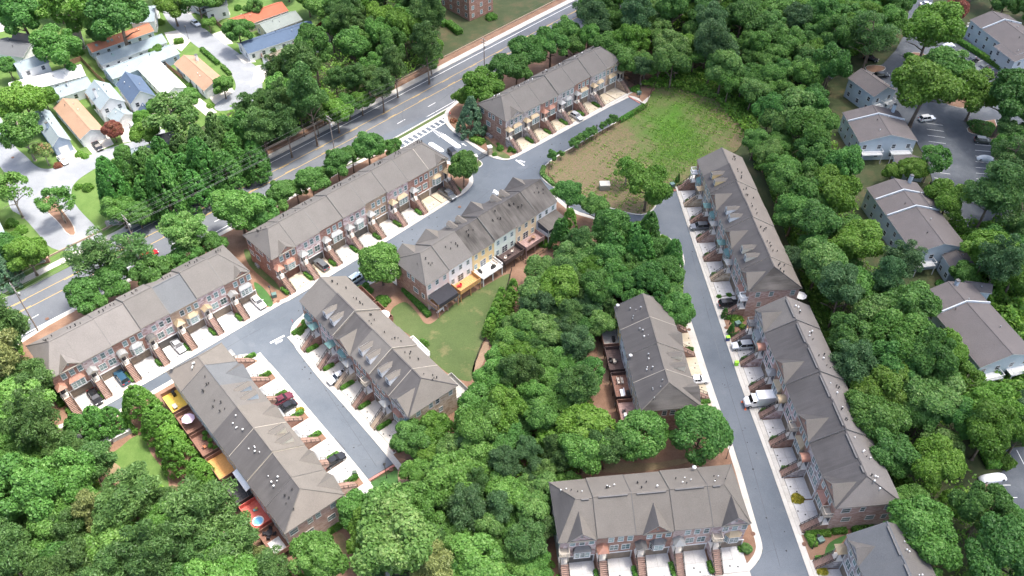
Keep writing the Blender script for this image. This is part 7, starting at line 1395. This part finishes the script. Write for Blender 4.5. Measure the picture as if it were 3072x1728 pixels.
# ---------------------------------------------------------------- hedges and shrubs
def hedge(k, x0, y0, x1, y1, wd, h, label, mat='leaf_hedge', seed=0):
    a, b = at(k, x0, y0), at(k, x1, y1); d = b - a; o = put('hedge', hedge_mesh(d.length, wd, h, seed + 77), None, ((a.x + b.x) / 2, (a.y + b.y) / 2, .12), math.atan2(d.y, d.x))
    o.data.materials[0] = MATS[mat]; return tag(o, label, 'hedge')
for i, q in enumerate([('D', 135, 1165, 380, 1420, 1.1, 1.0, 'long clipped hedge along the brick end of the lawn row'), ('z3', 810, 925, 905, 870, 1.2, 1.1, 'left half of the field verge hedge'), ('z3', 905, 870, 1000, 812, 1.2, 1.1, 'right half of the field verge hedge'), ('z4', 1430, 320, 1600, 425, 1.6, 1.3, 'long parking lot hedge, upper half'), ('z4', 1600, 425, 1780, 545, 1.6, 1.3, 'long parking lot hedge, lower half'), ('z1', 1525, 380, 1650, 490, 1.2, 1.0, 'hedge along the curving neighbourhood street, upper part'), ('z1', 1680, 510, 1740, 570, 1.0, .9, 'hedge along the curving neighbourhood street, lower part'), ('z1', 1320, 330, 1385, 320, 1.8, 1.2, 'bright hedge right of the long roofs', 'leaf_arbor'),
                       ('b4', 480, 1118, 580, 1112, 1.1, 1.0, 'left hedge below the brick end of the long lower right row'), ('b4', 630, 1108, 740, 1100, 1.2, 1.1, 'middle hedge below the brick end of the long lower right row'), ('b4', 745, 1098, 790, 1094, 1.1, 1.0, 'right hedge below the brick end of the long lower right row'), ('b4', 290, 1130, 460, 1130, 1.2, .9, 'bright hedge above the lower right mulch bed', 'leaf_arbor'), ('b4', 300, 1140, 345, 1230, 1.2, .9, 'short bright hedge bending down the lower right bed', 'leaf_arbor'), ('b3', 1130, 385, 1230, 380, 1.0, .9, 'hedge under the brick end of the short row'), ('z2', 1310, 100, 1430, 200, 2.2, 1.6, 'rounded hedge below the brick block, upper one'), ('z2', 1450, 190, 1540, 260, 2.2, 1.6, 'rounded hedge below the brick block, lower one'), ('b4', 1640, 520, 1700, 640, 2.5, 1.2, 'hedge bank at the lower right lot, left part', 'leaf_arbor'), ('b4', 1700, 520, 1830, 640, 2.5, 1.2, 'hedge bank at the lower right lot, right part', 'leaf_arbor'), ('z6', 280, 1080, 380, 1020, 1.0, .6, 'low hedge in the corner bed of the dormered row'), ('A', 60, 1200, 200, 1260, 2.0, 1.0, 'groundcover hedge by the entrance fence', 'leaf_arbor'), ('b1', 380, 0, 480, 170, 1.2, .7, 'low bright hedge left of the far left row', 'leaf_arbor'), ('z3', 240, 1265, 225, 1320, .9, .7, 'pale hedge at the field corner, upper part', 'leaf_silver'), ('z3', 228, 1325, 320, 1405, .9, .7, 'pale hedge at the field corner, lower part', 'leaf_silver'), ('b2', 545, 1120, 640, 1070, 1.3, 1.0, 'hedge under the brick end of the decked row')]):
    hedge(*q[:8], mat=q[8] if len(q) > 8 else 'leaf_hedge', seed=i)
for i, (k, x, y, rp, hf, lb, mt) in enumerate([('E', 800, 230, 62, .8, 'large rounded shrub between the lawn row and the dormered row', 'leaf_hedge'), ('E', 1145, 585, 40, .9, 'rounded shrub on the lawn behind the dormered row', 'leaf_hedge'), ('E', 1135, 565, 26, 1.2, 'upper lobe shrub behind the dormered row', 'leaf_hedge'), ('E', 615, 125, 38, .8, 'yellow-green shrub by the pale blue wagon', 'leaf_arbor'), ('E', 660, 95, 30, .9, 'dark shrub nearest the pale blue wagon', 'leaf_hedge'), ('E', 690, 140, 32, .9, 'dark shrub right of the yellow-green shrub', 'leaf_hedge'), ('E', 110, 480, 40, .5, 'low shrub in the corner bed by the stop sign', 'leaf_hedge'), ('E', 145, 400, 24, 1, 'dark ball shrub by the green awning', 'leaf_hedge'),
     ('z5', 85, 235, 45, .9, 'clipped ball shrub at the top of the left bank', 'leaf_hedge'), ('z5', 160, 285, 45, .9, 'second clipped ball shrub of the left bank', 'leaf_arbor'), ('z5', 110, 330, 45, .9, 'third clipped ball shrub of the left bank', 'leaf_hedge'), ('z5', 140, 375, 48, .9, 'fourth clipped ball shrub of the left bank', 'leaf_hedge'), ('z1', 660, 1415, 40, 1, 'clipped ball shrub in the round neighbourhood lawn', 'leaf_hedge'), ('z1', 590, 1405, 30, .9, 'smaller ball shrub in the round neighbourhood lawn', 'leaf_hedge'), ('z1', 435, 1245, 30, .9, 'maroon mound shrub by the corner house drive', 'leaf_redbush'), ('z1', 600, 1160, 32, .8, 'low green shrub left of the black sedan', 'leaf_arbor'), ('z1', 640, 1175, 26, .8, 'low green shrub near the black sedan', 'leaf_arbor'), ('z1', 1430, 640, 24, .9, 'shrub left of the brown-roofed house', 'leaf_arbor'), ('z1', 1480, 680, 22, .9, 'lower shrub left of the brown-roofed house', 'leaf_arbor'), ('z1', 1795, 60, 26, 1.2, 'rounded bush at the top by the red roof', 'leaf_hedge'), ('z1', 1570, 145, 20, 1, 'small bush beside the white garage at the top', 'leaf_hedge'), ('z1', 1200, 165, 40, .6, 'pale flowering bush beside the top houses', 'leaf_lime'), ('z1', 590, 395, 40, 1, 'bush below the small olive house', 'leaf_hedge'), ('z1', 630, 650, 24, .9, 'bush between the pale roofs', 'leaf_hedge'), ('z1', 1235, 485, 20, 1.1, 'bush beside the blue house', 'leaf_hedge'), ('z1', 1585, 790, 30, .6, 'low hedge bush at the foot of the brown-roofed drive', 'leaf_arbor'),
     ('A', 405, 1305, 40, 1.3, 'pointed shrub on the entrance lawn', 'leaf_hedge'), ('A', 335, 1370, 28, .9, 'small shrub on the entrance lawn', 'leaf_hedge'), ('A', 510, 1330, 20, .9, 'small shrub near the first steps of the far row', 'leaf_hedge'), ('A', 2040, 590, 60, .6, 'wide shrub beside the red kerb', 'leaf_hedge'), ('A', 380, 1245, 18, .8, 'small shrub against the far row end', 'leaf_hedge'), ('b4', 865, 1092, 28, .9, 'ball shrub at the right below the long row end', 'leaf_hedge'), ('z7', 1695, 955, 50, .5, 'yellow-green groundcover between the two right rows', 'leaf_arbor'), ('z7', 1740, 1010, 24, .9, 'ball shrub beside the transformer box', 'leaf_arbor'), ('b4', 225, 860, 46, .5, 'golden shrub between two driveways of the long row', 'leaf_gold'), ('b4', 415, 1405, 40, .5, 'golden shrub at the bottom right corner row', 'leaf_gold'), ('z7', 1565, 782, 18, .7, 'small shrub in the planter of the upper right row', 'leaf_hedge'), ('z7', 1640, 770, 20, .8, 'larger shrub in the planter of the upper right row', 'leaf_hedge'),
     ('b3', 215, 1425, 24, .9, 'shrub left of the bottom row', 'leaf_hedge'), ('b3', 255, 1400, 16, .9, 'little ball shrub left of the bottom row', 'leaf_hedge'), ('b3', 1730, 1240, 24, .9, 'small shrub at the bottom row corner', 'leaf_hedge'), ('b3', 1440, 125, 20, 1, 'ball shrub at the front of the short row', 'leaf_hedge'), ('z7', 1290, 985, 28, .9, 'shrub beside the road at the top of the short row', 'leaf_arbor'), ('b2', 490, 1155, 46, .7, 'rounded shrub under the brick end of the decked row', 'leaf_hedge'), ('z4', 1475, 215, 40, .7, 'shrub beside the upper right apartments', 'leaf_hedge'), ('z4', 1620, 960, 100, .35, 'broad dark groundcover on the parking island', 'leaf_leyland'), ('z4', 1070, 420, 40, .6, 'clipped shrub on the round parking island', 'leaf_hedge'), ('z8', 1305, 690, 36, .8, 'dark shrub below the apartment balconies', 'leaf_leyland'), ('D', 1490, 710, 45, 1.1, 'bush below the screened porch', 'leaf_hedge'), ('b2', 330, 195, 30, .8, 'planter of yellow flowers by the black sedan', 'leaf_gold'), ('z5', 1080, 222, 16, .8, 'tiny gold shrub by the entrance sign', 'leaf_gold'), ('z2', 1490, 905, 26, .6, 'red-leaved shrub by the entrance corner', 'leaf_redbush'), ('z2', 1775, 125, 44, .7, 'shrub against the brick block at the top', 'leaf_hedge'), ('z5', 900, 90, 60, .8, 'low mixed shrubs right of the divided drive', 'leaf_arbor')]):
    p = at(k, x, y, .6); r = rp * ZO[k][2] * mpp(p); shrub_at((p.x, p.y, .1), r, max(.5, r * hf * 1.1), lb, mat=mt, seed=i)
# weeds over the field
FP = [(p.x, p.y) for p in FIELD]; rng = np.random.default_rng(5); xs = [p[0] for p in FP]; ys = [p[1] for p in FP]; P = []
while len(P) < 16000:
    q = (rng.uniform(min(xs), max(xs)), rng.uniform(min(ys), max(ys)))
    dn_ = math.sin(q[0] * .21 + 1) * math.sin(q[1] * .17 + q[0] * .06) + .5 * math.sin(q[0] * .8) * math.sin(q[1] * .9 + 2) + .8 * math.sin(q[0] * 2.1 + q[1]) * math.sin(q[1] * 2.3 + 1)
    gx_, gy_ = at('z3', 1250, 1000).x, at('z3', 1250, 1000).y; dn_ += .9 * math.exp(-((q[0] - gx_ - .35 * (q[1] - gy_)) / 9) ** 2)
    if dn_ + rng.normal(0, .25) > .5 and inside(q, FP): P.append((q[0], q[1], .16 + rng.random() * .22))
P = np.array(P); o = put('weeds', leaf_mesh('weeds', P, np.tile((0, 0, 1.), (len(P), 1)), .11, rng, rng.random(len(P)), mat='leaf_weed')); tag(o, 'low green weeds spreading over the open field', 'weeds', None, 'stuff')

# seams and sealed cracks in the private streets
rg = random.Random(9); mk = MB()
def seam(pts, wd):
    P = MX(pts); P = chaikin(P, 2, False)
    for a, b in zip(P, P[1:]):
        n = (b - a).normalized(); n = Vector((-n.y, n.x)) * wd / 2; mk.quad((*(a - n), .0352), (*(b - n), .0352), (*(b + n), .0352), (*(a + n), .0352))
seam([('p', 2075, 760), ('p', 2160, 1080), ('p', 2250, 1370), ('p', 2340, 1700)], .10); seam([('p', 880, 960), ('p', 1100, 830), ('p', 1330, 690), ('p', 1470, 570)], .09); seam([('p', 470, 1170), ('p', 700, 1030), ('p', 860, 945)], .09); seam([('p', 920, 1080), ('p', 1010, 1220), ('p', 1130, 1400)], .09); seam([('p', 1560, 520), ('p', 1700, 425), ('p', 1890, 315)], .09)
for _ in range(26):
    k, a, b = rg.choice((('p', (2080, 760), (2340, 1680)), ('p', (900, 950), (1330, 650)), ('p', (930, 1080), (1120, 1390)), ('p', (1400, 520), (1620, 480)), ('p', (450, 1180), (800, 980)))); t = rg.random(); x, y = a[0] + (b[0] - a[0]) * t, a[1] + (b[1] - a[1]) * t
    pts = [(k, x, y)]
    for _ in range(4): x += rg.uniform(-26, 26); y += rg.uniform(-10, 14); pts.append((k, x, y))
    seam(pts, rg.uniform(.03, .06))
structure('asphalt_seam', mk, 'asphalt_lot', 'dark seams and sealed cracks in the private streets')
mk = MB()
def arc(pts, wd=.16):
    P = chaikin(MX(pts), 3, False)
    for a, b in zip(P, P[1:]):
        n = (b - a).normalized(); n = Vector((-n.y, n.x)) * wd / 2; mk.quad((*(a - n), .0275), (*(b - n), .0275), (*(b + n), .0275), (*(a + n), .0275))
arc([('z2', 1130, 800), ('z2', 1100, 850), ('z2', 1105, 900), ('z2', 1130, 930)]); arc([('z2', 1390, 770), ('z2', 1350, 820), ('z2', 1355, 880)]); arc([('z2', 1510, 650), ('z2', 1480, 690), ('z2', 1390, 760)], .12)
structure('tyre_mark', mk, 'asphalt_lot', 'dark curved tyre marks on the main road')

# ---------------------------------------------------------------- the cumulus cloud that shades the middle and right of the estate
m, nt, b = newmat('cloud_vapour'); nt.nodes.remove(b)
tl = nt.nodes.new('ShaderNodeBsdfTranslucent'); tl.inputs[0].default_value = (.97, .97, .97, 1); tp = nt.nodes.new('ShaderNodeBsdfTransparent'); mx = nt.nodes.new('ShaderNodeMixShader')
n1 = noise(nt, coords(nt), .012, 4); rr_ = ramp(nt, n1, [(.35, (.38,) * 3), (.65, (.58,) * 3)])
nt.links.new(rr_, mx.inputs[0]); nt.links.new(tp.outputs[0], mx.inputs[1]); nt.links.new(tl.outputs[0], mx.inputs[2]); nt.links.new(mx.outputs[0], nt.nodes['Material Output'].inputs['Surface'])
rng = np.random.default_rng(8); NS, NR = 72, 16; b = MB()
edge = [430 + 26 * math.sin(3 * a + 1) + 16 * math.sin(7 * a) + 10 * math.sin(13 * a + 2) for a in np.linspace(0, 2 * math.pi, NS, endpoint=False)]
for sgn in (1, -1):
    for j in range(NR + 1):
        f = j / NR
        for i in range(NS):
            a = 2 * math.pi * i / NS; r_ = edge[i] * f; prof = math.sqrt(max(0, 1 - f ** 3)); x, y = r_ * math.cos(a), r_ * math.sin(a)
            bump_ = 1 + .35 * math.sin(x * .035) * math.sin(y * .031 + 1) + .2 * math.sin(x * .09 + 2) * math.sin(y * .083)
            b.v.append((x, y, (120 * prof * bump_ if sgn > 0 else -32 * prof * (2 - bump_)) + sgn * 1.0))
st_ = (NR + 1) * NS
for s_ in (0, 1):
    for j in range(NR):
        for i in range(NS):
            q = (s_ * st_ + j * NS + i, s_ * st_ + (j + 1) * NS + i, s_ * st_ + (j + 1) * NS + (i + 1) % NS, s_ * st_ + j * NS + (i + 1) % NS); b.f.append(q if s_ == 0 else q[::-1]); b.m.append(0)
for i in range(NS): b.f.append((NR * NS + i, st_ + NR * NS + i, st_ + NR * NS + (i + 1) % NS, NR * NS + (i + 1) % NS)); b.m.append(0)
o = b.build('cloud', 'cloud_vapour', None, (575, 240, 600), True); tag(o, 'broad flat-based cumulus cloud high above the right side', 'cloud', None, 'stuff')
